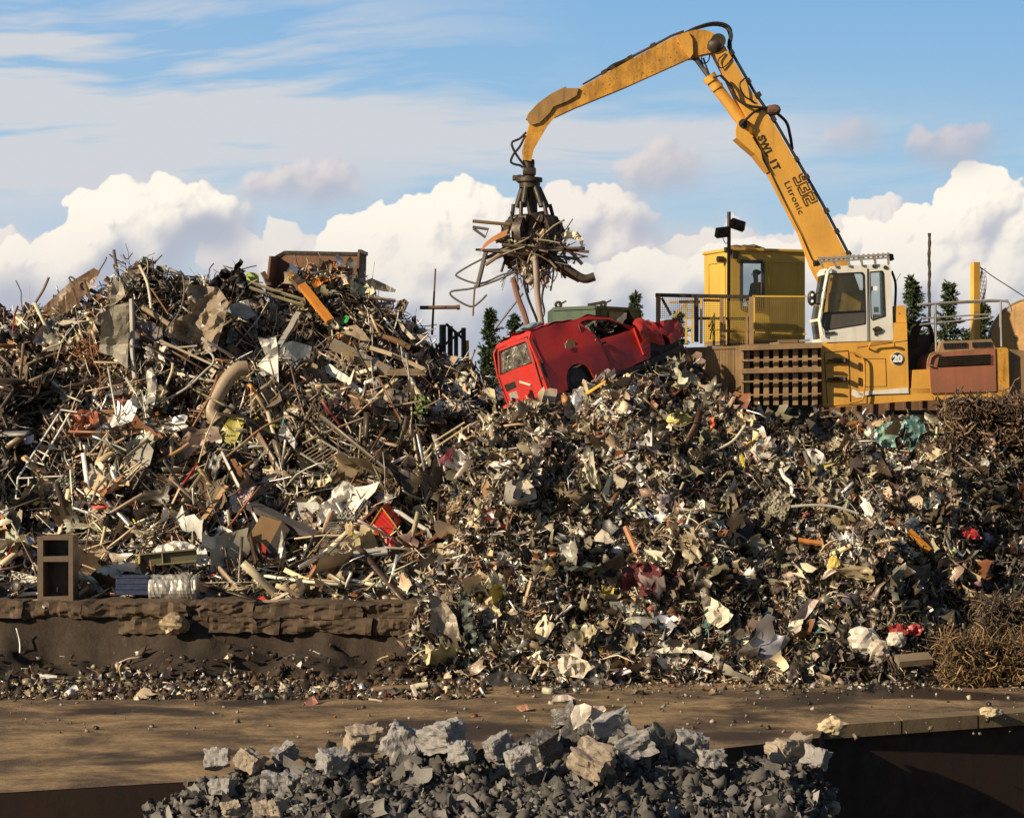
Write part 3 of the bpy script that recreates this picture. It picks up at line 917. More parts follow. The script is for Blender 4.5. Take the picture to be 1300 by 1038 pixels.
ntone = fbm2(NY, NX, 12, hr, 4, .6)
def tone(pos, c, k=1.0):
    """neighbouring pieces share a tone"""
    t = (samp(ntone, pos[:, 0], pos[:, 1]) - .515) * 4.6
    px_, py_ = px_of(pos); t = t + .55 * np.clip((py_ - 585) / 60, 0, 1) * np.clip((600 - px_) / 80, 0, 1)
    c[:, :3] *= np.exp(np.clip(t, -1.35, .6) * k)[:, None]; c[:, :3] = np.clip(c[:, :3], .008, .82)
    return c


def pieces(S_, W, n, rng, kind, heap, med, sg, lo, hi, off, **k):
    p, q = surf(W, n, rng, off); c = tone(p, colours(n, heap, rng, right_slope_shade(p) if heap else None), k.pop('tone', .8))
    L = logn(n, med, sg, rng, lo, hi)
    c[:, :3] *= np.clip((L / (.26 if heap else .42))[:, None] ** .5, .34, 1.0) if kind in ('sheet', 'lump', 'ribbon') else 1.0
    if kind == 'ribbon': vf = g_tubes(p, q, L, L * rng.uniform(.06, .16, n), rng, 5, 4, 1.0, .8, (1.0, .12), caps=False)
    elif kind == 'sheet': vf = g_sheets(p, q, L, rng, k.get('k', 4), k.get('aspect', (.3, 1)), k.get('crumple', .4), k.get('spread', .9))
    elif kind == 'rod': vf = g_tubes(p, q, L, logn(n, k.get('rad', .011), .45, rng, .005, .04), rng, 6, 4, k.get('bend', .5), .5)
    elif kind == 'bar': vf = g_tubes(p, q, L, logn(n, k.get('rad', .035), .45, rng, .012, .09), rng, 4, 4, k.get('bend', .15), .5, (1.2, .4))
    else: vf = g_lumps(p, L, rng, sub=k.get('sub', 1), jag=.28)
    if S_ is not None: S_.add(vf, c)
    return vf, c


def tone_label(c, i, labs):
    l = float(c[i, :3].mean()); r_ = c[i, 0] / max(1e-3, c[i, 2])
    return labs[0] if l > .30 else labs[1] if r_ > 2.6 else labs[2] if l < .09 else labs[3]


def big_pieces(W, n, rng, kind, heap, med, sg, lo, hi, off, name, cat, noun, where, group, **k):
    vf, c = pieces(None, W, n, rng, kind, heap, med, sg, lo, hi, off, **k)
    f_ = lambda a: (f'{a} {noun} {where}', f'{a} {group}')
    labs = [f_('pale'), f_('rusty'), f_('dark'), f_('brown grey')]
    return individuals(vf, c, name, [tone_label(c, i, labs) for i in range(n)], cat, None, M['scrap'], list(range(n)))


# ---- left heap
r = np.random.default_rng(21)
S = Soup()
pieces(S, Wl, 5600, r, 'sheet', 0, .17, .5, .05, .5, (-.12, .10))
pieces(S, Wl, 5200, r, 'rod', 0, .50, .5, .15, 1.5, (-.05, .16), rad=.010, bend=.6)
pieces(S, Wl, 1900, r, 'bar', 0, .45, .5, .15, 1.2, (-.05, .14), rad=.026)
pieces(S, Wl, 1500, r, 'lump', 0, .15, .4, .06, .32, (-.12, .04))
o = S.build('scrap_heap', M['scrap']); tag(o, 'tangled small metal scrap filling the left heap between the larger pieces', 'scrap heap', kind='stuff')
def keep_clear(W, rects):
    W = W.copy(); YPx = CY - F * (H - CAMZ) / GY
    for x0, y0, x1, y1 in rects: W[(XP > x0) & (XP < x1) & (YPx > y0) & (YPx < y1)] = 0
    return W
WL2 = keep_clear(Wl * (GY < 49.9), [(122, 350, 172, 472), (204, 358, 294, 452), (398, 606, 486, 668), (462, 640, 555, 690), (302, 630, 406, 714), (272, 524, 318, 568), (15, 515, 104, 636), (80, 430, 150, 550), (262, 465, 318, 538), (45, 675, 96, 768), (145, 690, 268, 768), (325, 425, 398, 492), (384, 320, 470, 372), (418, 432, 545, 476), (380, 558, 448, 602)])
big_pieces(WL2, 270, r, 'rod', 0, 1.5, .35, .8, 2.8, (.05, .30), 'bent_rod', 'rod', 'thin bent rod', 'tangled in the left scrap heap', 'bent rods in the left heap', rad=.017, bend=.35)
big_pieces(WL2, 240, r, 'bar', 0, 1.3, .38, .6, 2.8, (.05, .28), 'flat_bar', 'bar', 'straight bar', 'lying across the left scrap heap', 'bars in the left heap', rad=.05, bend=.05)
big_pieces(WL2, 280, r, 'sheet', 0, .56, .34, .3, 1.2, (.02, .22), 'bent_sheet', 'sheet metal', 'bent metal sheet', 'lying on the left scrap heap', 'bent sheets on the left heap', k=7, crumple=.30)
# ---- middle heap, shredded and crushed
S = Soup()
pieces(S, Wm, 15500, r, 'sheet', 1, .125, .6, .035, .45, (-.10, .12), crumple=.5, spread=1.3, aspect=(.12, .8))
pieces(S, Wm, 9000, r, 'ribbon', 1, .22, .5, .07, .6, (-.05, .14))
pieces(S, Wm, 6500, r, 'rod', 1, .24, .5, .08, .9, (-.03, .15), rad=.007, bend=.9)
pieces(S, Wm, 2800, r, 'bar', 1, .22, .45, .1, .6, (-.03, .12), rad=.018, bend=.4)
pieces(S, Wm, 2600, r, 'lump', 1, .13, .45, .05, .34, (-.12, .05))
o = S.build('shredded_scrap_heap', M['scrap']); tag(o, 'shredded and crushed scrap heaped below the red van and the excavator', 'scrap heap', kind='stuff')
WM2 = keep_clear(Wm, [(540, 748, 610, 820), (1100, 522, 1180, 580), (590, 848, 680, 885), (696, 826, 760, 864), (785, 665, 845, 760), (888, 746, 934, 800), (640, 500, 720, 585), (960, 618, 1010, 666), (995, 756, 1045, 814), (1078, 790, 1186, 850), (1170, 760, 1222, 806), (560, 556, 602, 592)])
big_pieces(WM2, 270, r, 'sheet', 1, .37, .32, .22, .70, (.0, .18), 'crushed_sheet', 'sheet metal', 'crushed metal sheet', 'on the middle shredded heap', 'crushed sheets on the middle heap', k=7, crumple=.5, spread=.9)
big_pieces(WM2, 120, r, 'bar', 1, .60, .3, .35, 1.2, (.02, .18), 'twisted_bar', 'bar', 'twisted bar', 'on the middle shredded heap', 'twisted bars on the middle heap', rad=.035, bend=.3)
big_pieces(WM2, 110, r, 'rod', 1, .75, .3, .45, 1.4, (.03, .2), 'bent_wire', 'wire', 'bent wire', 'on the middle shredded heap', 'bent wires on the middle heap', rad=.013, bend=.7)
# ---- litter on the dirt bank, the ledge and along the foot of the heaps
Wb = np.where(isBank & (GY < 41.8) & inframe, np.clip((41.2 - GY), 0.10, 1), 0) * inframe
foot = (np.abs(H) < .04) | (H < 0)
S = Soup()
pieces(S, Wb, 550, r, 'sheet', 1, .09, .5, .03, .3, (-.02, .03)); pieces(S, Wb, 250, r, 'rod', 1, .2, .5, .05, .6, (0, .03)); pieces(S, Wb, 500, r, 'lump', 1, .08, .5, .02, .2, (-.02, .02))
n = 2600; xx = r.uniform(-11, 11, n); yy_l = 40.3 - np.abs(r.normal(size=n)) ** 1.5 * .5
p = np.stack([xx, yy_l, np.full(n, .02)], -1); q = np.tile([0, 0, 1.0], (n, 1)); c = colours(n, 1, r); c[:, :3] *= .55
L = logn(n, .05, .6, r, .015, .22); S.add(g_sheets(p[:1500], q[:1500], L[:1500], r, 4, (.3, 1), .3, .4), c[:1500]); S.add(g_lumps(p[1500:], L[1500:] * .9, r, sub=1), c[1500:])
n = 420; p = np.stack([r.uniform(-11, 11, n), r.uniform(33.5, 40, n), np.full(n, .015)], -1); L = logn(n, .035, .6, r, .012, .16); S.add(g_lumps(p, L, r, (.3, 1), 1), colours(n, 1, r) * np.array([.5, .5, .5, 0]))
p, q = surf(Wb, 1500, r, (-.03, .03)); cs = np.tile([.060, .036, .02, 0], (1500, 1)) * np.exp(r.normal(size=(1500, 1)) * .35); Sg_ = Soup(); Sg_.add(g_lumps(p, logn(1500, .06, .6, r, .02, .24), r, (.3, 1), 1, .35), cs); tag(Sg_.build('earth_clods', M['grit']), 'dark earth clods on the dirt bank below the concrete ledge', 'earth', kind='stuff')
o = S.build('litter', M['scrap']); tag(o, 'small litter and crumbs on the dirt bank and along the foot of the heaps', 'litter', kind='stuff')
# ------------------------------------------------------------------ material handler (excavator)
MF = Frame(1090, 519, 49.4, 5)
WV = MF.w
def mat(px, w=0.0): return MF.at(px[0], px[1], w)
def plate(pts, w0, w1, mb=None):
    mb = mb or MB(); mb.prism(MF.poly(pts, w0), WV * (w1 - w0)); return mb
def hplate(pts, holes, w0, w1, step=0, mb=None):
    mb = mb or MB(); mb.holed(pts, holes, lambda x, y: MF.at(x, y, w0), WV * (w1 - w0), step); return mb
def grow_in(pts, k):
    cx = sum(p[0] for p in pts) / len(pts); cy = sum(p[1] for p in pts) / len(pts)
    return [(cx + (x - cx) * k, cy + (y - cy) * k) for x, y in pts]

base = MF.at(1150, 545, 1.5); base.z = 4.1
EX = root('material_handler', 'yellow tracked material handler with white cab and raised arm holding a grab of scrap', 'excavator', base)

# undercarriage
mb = MB()
for w0 in (.05, 2.35):
    c0 = MF.at(1075, 519, w0); c1 = MF.at(1262, 519, w0)
    prof = []
    for k in range(24):
        a = 2 * math.pi * k / 24
        cx = c0 if math.cos(a) < 0 else c1
        prof.append(cx + MF.u * math.cos(a) * .36 + Vector((0, 0, 4.46 + .36 * math.sin(a) - c0.z)) * 1)
    for p in prof: pass
    q = MB(); q.prism(prof, WV * .55)
    L = (c1 - c0).length; nsh = 44
    tr = q.build('track', M['iron'], EX)
    sh = MB()
    for k in range(nsh):
        t = (k + .5) / nsh * (2 * L + 2 * math.pi * .36)
        if t < L: pc = c0 + MF.u * t; zz = .38; rt_ = 0
        elif t < L + math.pi * .36:
            a = math.pi / 2 - (t - L) / .36; pc = c1 + MF.u * .38 * math.cos(a); zz = .38 * math.sin(a); rt_ = a - math.pi / 2
        elif t < 2 * L + math.pi * .36: pc = c1 - MF.u * (t - L - math.pi * .36); zz = -.38; rt_ = 0
        else:
            a = -math.pi / 2 - (t - 2 * L - math.pi * .36) / .36; pc = c0 + MF.u * .38 * math.cos(a); zz = .38 * math.sin(a); rt_ = a - math.pi / 2
        p = Vector((pc.x, pc.y, 4.46 + zz)) + WV * .275
        rm = Matrix((MF.u, WV, Vector((0, 0, 1)))).transposed() @ Matrix.Rotation(-rt_, 3, 'Y')
        sh.box(p, (.12, .6, .05), rm)
    sh.build('track_shoe_chain', M['iron'], tr)
    for k in range(7):
        rl = MB(); p = c0.lerp(c1, (k + .5) / 7); p.z = 4.3; rl.cyl(p - WV * .04, p + WV * .2, .12, 14); rl.build('roller', M['rust'], tr)
    for cc in (c0, c1):
        rl = MB(); p = Vector((cc.x, cc.y, 4.46)); rl.cyl(p - WV * .05, p + WV * .2, .30, 20); rl.cyl(p - WV * .09, p, .1, 14); rl.build('sprocket', M['rust'], tr)
mb = MB(); p = MF.at(1165, 519, 1.5); p.z = 4.55
mb.box(p, (1.6, 1.9, .45), Matrix((MF.u, WV, Vector((0, 0, 1)))).transposed(), .05); mb.cyl(p, p + Vector((0, 0, .42)), .75, 28)
mb.build('undercarriage', M['iron'], EX)

# superstructure
body = MB()
plate([(1046, 516.5), (1046, 511), (1135, 499), (1135, 493), (1281, 492), (1281, 503), (1140, 510), (1105, 513), (1060, 517)], 0.02, 1.0, body)
body.build('chassis', M['yellow'], EX)
side = [(1041.6, 436.2), (1133.5, 432.2), (1134.5, 409.5), (1151.2, 409.5), (1154, 498.2), (1100, 500), (1100, 512), (1044.5, 515.5)]
plate([(1070, 508), (1135, 470), (1290, 470), (1283, 503), (1140, 510)], 1.0, 2.9).build('turntable_deck', M['yellowdirty'], EX)
o_side = plate(side, 0, 1.05).build('side_housing', M['yellow'], EX)
def panel_line(pts, parent, w=-.004, r=.008, m='black'):
    q = MB()
    for a, b2 in zip(pts[:-1], pts[1:]): q.bar(MF.at(*a, w), MF.at(*b2, w), r * 1.6, r * 2, WV)
    return q.build('panel_seam', M[m], parent)
panel_line([(1046.5, 447.5), (1048, 478), (1050.5, 512)], o_side)
panel_line([(1046.5, 447.5), (1077, 444.8), (1079.5, 512)], o_side)
panel_line([(1088, 441), (1152.5, 432)], o_side, r=.005)
panel_line([(1098, 455), (1124, 455), (1125.5, 490), (1098, 491), (1098, 455)], o_side, r=.004)
# bent guard pipe in front of the lockers, with two grab brackets
q = MB(); q.tube(smooth_path([MF.at(x, y, -.10) for x, y in ((1078, 446), (1082, 447), (1095, 454.5), (1097.5, 470), (1096.5, 503), (1090, 509), (1078, 512))], 4), .022, 8)
q.build('guard_pipe', M['yellowdirty'], EX)
q = MB(); q.tube(smooth_path([MF.at(x, y, w) for x, y, w in ((1103.5, 443, 0), (1103.5, 441, -.10), (1105, 436, -.13), (1112, 434.8, -.13), (1132, 433.8, -.13), (1135.5, 437, -.12), (1135, 441, 0))], 4), .02, 8)
q.build('grab_handle', M['yellowdirty'], EX)
for yy_ in (457.5, 481):
    q = MB(); q.bar(MF.at(1051, yy_, -.05), MF.at(1076, yy_ + .5, -.05), .05, .035, WV); q.cyl(MF.at(1058, yy_ - 1, -.09), MF.at(1072, yy_ - 1, -.09), .04, 10)
    q.cyl(MF.at(1073, yy_ - 3, -.12), MF.at(1073, yy_ + 2, -.12), .05, 10)
    q.box(MF.at(1062, yy_ + 3, -.03), (.5, .04, .02), Matrix.Rotation(math.radians(12), 3, 'Z')); q.build('step_bracket', M['iron'], EX)
for yy_ in (465, 484):
    q = MB(); q.box(MF.at(1091, yy_, -.015), (.05, .04, .17)); q.build('hinge', M['black'], o_side)
q = MB(); plate([(1088, 497.5), (1153, 492), (1153.5, 499), (1108, 500.5), (1093, 503)], -.012, 0, q); q.build('scraped_strip', M['white'], EX)
q = MB(); plate([(1083, 494), (1090, 497), (1096, 500), (1097, 504), (1088, 505), (1081, 501)], -.012, 0, q); q.build('paint_scar', M['white'], o_side)
# block behind the cab
q = plate([(1138, 388), (1149.5, 387.5), (1151, 409), (1137, 409)], .05, 1.0); q.build('rear_block', M['yellow'], EX)
# low step block and a dark plate standing in for the shaded open gap behind it
plate([(1159, 469.5), (1180, 468.5), (1181.5, 499), (1156.5, 499)], .02, .9).build('step_block', M['yellow'], EX)
plate([(1152, 425), (1182, 424), (1184, 499), (1155, 499)], 1.1, 1.3).build('gap_shade_plate', M['iron'], EX)
# engine cover
rc = plate([(1182.5, 499), (1180.5, 466), (1182, 455), (1189, 447.8), (1263.6, 441.8), (1265, 496.5)], -.03, 2.6); rcov = rc.build('engine_cover', M['redcover'], EX)
for k in range(5):
    y = 453.2 + k * 2.6; q = MB(); q.bar(MF.at(1192 - k * .6, y + 1.0, -.05), MF.at(1257.5, y - 2.2, -.05), .06, .022, (WV * .7 + Vector((0, 0, .7)))); q.build('louvre', M['iron'], rcov)
vt = plate([(1192, 447.5), (1198, 433), (1258.5, 430.5), (1263.5, 441.5)], .1, 1.9).build('air_intake', M['brownsteel'], EX)
for x0, x1 in ((1198.5, 1226), (1235, 1257)):
    for k in range(10):
        x = x0 + (x1 - x0) * k / 9; q = MB() if k == 0 else q
        q.bar(MF.at(x, 435.6 - (x - 1198) * .03, .085), MF.at(x + .8, 442.6 - (x - 1198) * .045, .085), .035, .03, WV)
    q.build('grille', M['black'], vt)
q = MB(); q.tube(smooth_path([MF.at(x, y, -.09) for x, y in ((1184, 464), (1178.5, 463), (1178, 458), (1181, 450), (1187, 447.5), (1190, 449))], 4), .02, 8); q.build('grab_handle', M['brownsteel'], EX)
cw = MB(); outl = [(1264.2, 441.5), (1277, 440.8), (1280, 443), (1281.5, 497), (1278, 502.5), (1266, 503)]
plate(outl, 0.0, 2.6, cw); cw.build('counterweight', M['yellowdirty'], EX)
q = plate([(1279, 443), (1330, 447), (1335, 480), (1325, 502), (1282, 502)], .18, 2.5); q.build('rear_counterweight', M['brownsteel'], EX)

# number disc
def disc(px, py, rpx, w, m, name, parent, thick=.01):
    c = MF.at(px, py, w); r = rpx / F * c.y
    q = MB(); q.cyl(c, c + WV * thick, r, 36); return q.build(name, M[m], parent)
dsk = disc(1139.4, 455.3, 8.6, -.012, 'inkwhite', 'number_plate', EX); disc(1139.4, 455.3, 8.0, -.018, 'ink', 'disc', dsk)


def text(s, px, py, w, ang, size, m, parent, name='lettering', ex=.004, sx=1.0, font_bold=0.0, spacing=1.0):
    """flat lettering on the frame's plane; ang in degrees turned clockwise in the picture"""
    cu = bpy.data.curves.new(name, 'FONT'); cu.body = s; cu.size = size; cu.extrude = ex; cu.align_x = 'CENTER'; cu.align_y = 'CENTER'; cu.offset = font_bold; cu.space_character = spacing
    tmp = bpy.data.objects.new('tmp', cu); link(tmp)
    dg = bpy.context.evaluated_depsgraph_get()
    me = bpy.data.meshes.new_from_object(tmp.evaluated_get(dg)); bpy.data.objects.remove(tmp); bpy.data.curves.remove(cu)
    c = MF.at(px, py, w); a = math.radians(-ang)
    U_ = MF.u * math.cos(a) + Vector((0, 0, 1)) * math.sin(a); V_ = -MF.u * math.sin(a) + Vector((0, 0, 1)) * math.cos(a)
    off = Vector(EX['_w'])
    for v in me.vertices:
        p = c + U_ * v.co.x * sx + V_ * v.co.y - WV * v.co.z; v.co = p - off
    me.materials.append(M[m]); me.name = name
    o = bpy.data.objects.new(name, me); link(o); o.parent = parent; return o


text('20', 1139.4, 455.5, -.022, 0, .21, 'inkwhite', dsk, sx=1.05, font_bold=.012)

# cab
near = [(1042.8, 434.6), (1039, 406), (1044.5, 372), (1049.7, 342.8), (1054, 338.2), (1127.5, 334.8), (1131.5, 340), (1134, 431.8)]
win = [(1051.5, 347.6), (1094.3, 345.8), (1096.8, 348.5), (1098.4, 394.5), (1098.2, 411), (1047.6, 419.2), (1042.3, 411), (1047.3, 383)]
rwin = [(1104.6, 345.4), (1119.8, 344), (1121.5, 347), (1123.6, 401), (1107.6, 406.3), (1105.8, 403)]
CABW = 1.2
q = hplate(near, [win, rwin], 0, .07); q.build('cab_side', M['white'], EX)
q = hplate(near, [grow_in(win, .96), grow_in(rwin, .96)], CABW - .06, CABW); q.build('cab_far_side', M['white'], EX)
# roof and back
q = MB(); a = MF.poly([(1053, 339.5), (1127.5, 335.8), (1130.5, 338.5), (1053, 343)], .065); q.prism(a, WV * (CABW - .125)); q.build('cab_roof', M['white'], EX)
q = MB(); a = MF.poly([(1128, 342), (1131, 342), (1133, 431), (1130, 431)], .065)
q.prism(MF.poly([(1129, 405), (1132.6, 405), (1133.4, 431), (1130, 431)], .068), WV * (CABW - .13)); q.prism(MF.poly([(1127.8, 342), (1130.8, 342), (1132.6, 405), (1129.4, 405)], .068), WV * .08)
q.prism(MF.poly([(1127.8, 342), (1130.8, 342), (1132.6, 405), (1129.4, 405)], CABW - .15), WV * .08); q.build('cab_back', M['white'], EX)
q = MB(); q.prism(MF.poly([(1129.0, 342), (1129.6, 342), (1131.4, 405), (1130.8, 405)], .15), WV * (CABW - .3)); q.build('rear_window', M['glass'], EX)
# front: two posts, a sill, a waist bar and two panes
fr = MB()
for w0 in (.068, CABW - .13):
    fr.prism(MF.poly([(1049.7, 343), (1054.5, 343), (1046.3, 388), (1044, 406), (1047.5, 434.5), (1042.8, 434.5), (1039, 406), (1041.5, 388)], w0), WV * .075)
fr.prism(MF.poly([(1042.4, 430), (1047, 430), (1047.5, 434.5), (1042.8, 434.5)], .14), WV * (CABW - .27))
fr.prism(MF.poly([(1039.2, 404), (1044, 404), (1044, 407.5), (1039.2, 407.5)], .14), WV * (CABW - .27))
fr.prism(MF.poly([(1049.5, 343), (1054.5, 343), (1053.8, 348), (1048.7, 348)], .14), WV * (CABW - .27))
fr.build('front_frame', M['white'], EX)
q = MB(); q.prism(MF.poly([(1050.6, 348), (1051.4, 348), (1042, 404), (1041.2, 404)], .14), WV * (CABW - .27)); q.prism(MF.poly([(1041.2, 408), (1042, 408), (1045, 430), (1044.2, 430)], .14), WV * (CABW - .27)); q.build('windscreen', M['glass'], EX)
# door glass: clear above, grey panel below; frames and seams
q = plate([(1049.5, 360), (1051.5, 347.6), (1094.3, 345.8), (1096.8, 348.5), (1098.4, 393.5), (1046.0, 396.5)], .03, .036); q.build('door_window', M['glass'], EX)
q = plate([(1045.8, 397.4), (1098.4, 394.3), (1098.2, 411), (1047.6, 419.2), (1042.3, 411)], .025, .04); q.build('door_lower_panel', M['darkpanel'], EX)
q = plate(rwin, .03, .036); q.build('quarter_window', M['glass'], EX)
q = MB()
for a, b2 in (((1102.3, 341), (1103.8, 433)), ((1101.0, 341), (1101.6, 433))): q.bar(MF.at(*a, -.004), MF.at(*b2, -.004), .010, .012, WV)
for loop in (win, rwin):
    for a, b2 in zip(loop, loop[1:] + loop[:1]): q.bar(MF.at(*a, -.003), MF.at(*b2, -.003), .022, .014, WV)
q.bar(MF.at(1046, 396.8, .0), MF.at(1098.4, 393.9, .0), .02, .02, WV)
q.build('window_seal', M['black'], EX)
q = MB(); q.bar(MF.at(1047.5, 423.5, -.02), MF.at(1059.5, 421.8, -.02), .05, .045, WV); q.build('door_handle', M['iron'], EX)
q = MB(); q.cyl(MF.at(1114, 419, -.02), MF.at(1114, 419, .02), .09, 16); q.bar(MF.at(1108, 417.5, -.02), MF.at(1120, 418.5, -.02), .05, .04, WV)
q.box(MF.at(1111.5, 424, -.01), (.05, .03, .06)); q.build('door_lock', M['iron'], EX)
q = MB(); q.tube([MF.at(1044.5, 425, -.07), MF.at(1040.7, 406, -.08), MF.at(1046, 372, -.08), MF.at(1051.5, 344, -.08), MF.at(1055, 340.5, -.05)], .028, 8); q.build('grab_rail', M['white'], EX)
# interior: seat, console, floor
q = MB(); q.box(MF.at(1088, 420, .5), (.45, .5, .18), None, .03); q.box(MF.at(1098, 392, .5), (.14, .48, 1.0), Matrix.Rotation(.12, 3, 'Y'), .03); q.build('seat', M['black'], EX)
q = MB(); q.box(MF.at(1062, 418, .5), (.3, .5, .5), None, .03); q.tube([MF.at(1070, 421, .3), MF.at(1068, 400, .3)], .02, 6); q.box(MF.at(1068, 399, .3), (.07, .07, .12), None, .02); q.build('console', M['darkpanel'], EX)
q = MB(); q.prism(MF.poly([(1046, 428), (1131, 425), (1131, 433), (1047, 433)], .07), WV * (CABW - .14)); q.build('cab_floor', M['darkpanel'], EX)
# sticker, lamps, mirror
for x, y, ww, hh, m in ((1110, 366, .14, .1, 'inkwhite'), (1112.5, 393, .11, .12, 'green'), (1113, 402, .16, .1, 'green')):
    q = MB(); q.box(MF.at(x, y, .022), (ww, .006, hh)); q.build('sticker', M[m], EX)
for x, y in ((1109.6, 338), (1124, 339.5)):
    q = MB(); q.cyl(MF.at(x, y, -.02), MF.at(x, y, .01), .045, 14); q.build('marker_lamp', M['black'], EX)
mr = MB(); mr.ball(MF.at(1030.8, 378.6, -.12), .12, 2, (.9, .45, 1.45)); mo = mr.build('mirror', M['black'], EX)
q = MB(); q.tube([MF.at(1031, 378, -.1), MF.at(1038, 372, -.08), MF.at(1045, 368, 0)], .014, 6); q.tube([MF.at(1031, 385, -.1), MF.at(1039, 386, -.08), MF.at(1043, 385, 0)], .014, 6); q.build('mirror_arm', M['black'], mo)
for yy_ in (374.5, 382.5):
    q = MB(); q.ball(MF.at(1031.5, yy_, -.185), .035, 2, (1, .4, 1)); q.build('mirror_bolt', M['inkwhite'], mo)
# roof guard: slatted steel guard standing over the roof
q = MB()
def rg(x, y, w): return MF.at(x, y, w)
T0, T1, B0, B1 = (1040, 328.5), (1127.5, 323.2), (1041, 332.5), (1128, 327.0)
for w0 in (-.03, 1.0):
    q.bar(rg(*T0, w0), rg(*T1, w0), .06, .05); q.bar(rg(*B0, w0), rg(*B1, w0), .05, .04)
    for k in range(6):
        t = k / 5; q.bar(rg(T0[0] + (T1[0] - T0[0]) * t, T0[1] + (T1[1] - T0[1]) * t, w0), rg(1045 + 83 * t, 339.5 - 4 * t, w0), .05, .04, WV)
for k in range(15):
    t = k / 14; q.bar(rg(T0[0] + (T1[0] - T0[0]) * t, T0[1] + (T1[1] - T0[1]) * t, -.03), rg(T0[0] + (T1[0] - T0[0]) * t, T0[1] + (T1[1] - T0[1]) * t, 1.0), .05, .10)
q.build('roof_guard', M['grey'], EX)
for x, y in ((1035, 334.5), (1040, 333.5), (1131.5, 326)):
    q = MB(); q.cyl(rg(x - 2, y, .1), rg(x + 2.2, y - .3, .1), .075, 14, .06); q.cyl(rg(x, y, .1), rg(x + 3, y + 3, .2), .02, 6); q.build('work_lamp', M['black'], EX)
q = MB(); q.cyl(rg(1130.5, 331, .3), rg(1130.5, 325.5, .3), .055, 14); q.build('beacon', M['redcover'], EX)
q = MB(); q.tube(smooth_path([rg(1132, 344, .5), rg(1137, 362, .5), rg(1136, 395, .5), rg(1137, 408, .5)], 5), .03, 7); q.tube([rg(1137, 358, .3), rg(1143.5, 347, .3)], .006, 5); q.build('cab_hose', M['black'], EX)
q = MB()
for dx in (0, 3, 6): q.tube(smooth_path([rg(1158 + dx, 440, .9), rg(1159 + dx, 420, .8), rg(1168 + dx, 412.5 - dx * .4, .7), rg(1180, 415 - dx * .2, .8), rg(1184, 430, 1.0), rg(1184, 446, 1.2)], 6), .045, 8)
q.build('hydraulic_hose', M['black'], EX)
# handrails over the engine
q = MB()
rail = [rg(x, y, 0.1) for x, y in ((1165, 386.8), (1245, 381.5), (1275, 382), (1281, 386), (1284, 396))]
q.tube(smooth_path(rail, 4), .026, 8)
q.tube([rg(1172, 404, .1), rg(1258, 398.5, .1)], .02, 7); q.tube([rg(1168, 412, .1), rg(1258, 403, .1)], .02, 7)
for x, yt, yb in ((1187.6, 385, 448), (1270.5, 382, 440)): q.tube([rg(x, yt, .1), rg(x + 1, yb, .1)], .026, 8)
q.build('handrail', M['grey'], EX)
q = MB(); q.tube([rg(1165, 386.8, 2.3), rg(1280, 381.5, 2.3)], .026, 8)
for x in (1187, 1270): q.tube([rg(x, 385, 2.3), rg(x, 446, 2.3)], .026, 8)
q.build('handrail', M['grey'], EX)

# boom
BW0, BW1 = 1.3, 1.76
boom = [(905, 64), (911, 57), (922, 60), (938, 88), (955.7, 118.7), (983.4, 158.8), (1013, 210), (1042, 260.5), (1077.5, 328.4), (1093, 372), (1052, 378), (1034, 345), (1017.3, 294.4), (996, 254),
        (977.3, 217.3), (960, 197), (943.5, 183), (935.5, 175), (934, 168), (937.5, 155.5), (943, 150.5), (948, 152.5), (952, 157), (922.5, 95)]
def clean_boom():
    return [(907, 66), (911, 58), (920, 58.5), (938, 88), (955.7, 118.7), (983.4, 158.8), (1013, 210), (1042, 260.5), (1077.5, 328.4), (1093, 372), (1054, 378), (1033, 337.6), (1017.3, 294.4), (996, 254),
            (977.3, 217.3), (968, 195), (950, 152), (934, 119), (921.8, 94)]
bo = plate(clean_boom(), BW0, BW1).build('boom', M['yellow'], EX)
for w0, w1 in ((BW0 - .10, BW0 - .02), (BW1 + .02, BW1 + .10)):
    q = plate([(937, 154), (943, 150.3), (948.5, 153), (951, 160), (951, 168), (966, 192), (968, 203), (976, 218), (958.8, 196), (943.5, 183), (935, 175), (934, 166)], w0, w1); q.build('cylinder_bracket', M['yellow'], bo)
q = plate([(951, 168), (968, 203), (976, 218), (958.8, 196), (943.5, 183), (935, 175), (940, 172)], BW0 - .02, BW1 + .02); q.build('bracket_web', M['yellow'], bo)
q = MB(); q.cyl(MF.at(944, 157, BW0 - .14), MF.at(944, 157, BW1 + .14), .11, 18); q.build('pivot_pin', M['iron'], bo)
# dark collars along the boom edge
for x, y in ((927, 69), (948, 105), (961, 122), (980, 153), (1009, 204), (1022, 226), (1047, 269), (1060, 295), (1075, 323)):
    q = MB(); q.box(MF.at(x + 1.2, y - .6, (BW0 + BW1) / 2), (.11, .5, .09), Matrix.Rotation(math.radians(60), 3, 'Y')); q.build('pipe_clamp', M['iron'], bo)
mid = (BW0 + BW1) / 2
for w0 in (BW0 + .06, BW0 + .2, BW1 - .06):
    q = MB(); q.tube([MF.at(x + 2.2, y - 1.5, w0) for x, y in ((922, 60), (938, 88), (955.7, 118.7), (983.4, 158.8), (1013, 210), (1042, 260.5), (1077.5, 328.4))], .035, 8); q.build('hydraulic_pipe', M['iron'], bo)
def hose(pts, r=.03, parent=None, name='hydraulic_hose'):
    q = MB(); q.tube(smooth_path([MF.at(x, y, w) for x, y, w in pts], 6), r, 8); return q.build(name, M['black'], parent or bo)
hose([(868, 43, mid - .1), (885, 35, mid - .1), (905, 29.5, mid - .1), (921, 31.5, mid - .1), (928, 40, mid - .1), (925, 57, mid), (929, 70, mid)], .035)
hose([(880, 37.5, mid + .1), (905, 32, mid + .1), (922, 36, mid + .1), (927, 50, mid + .1), (928, 70, mid + .1)], .03)
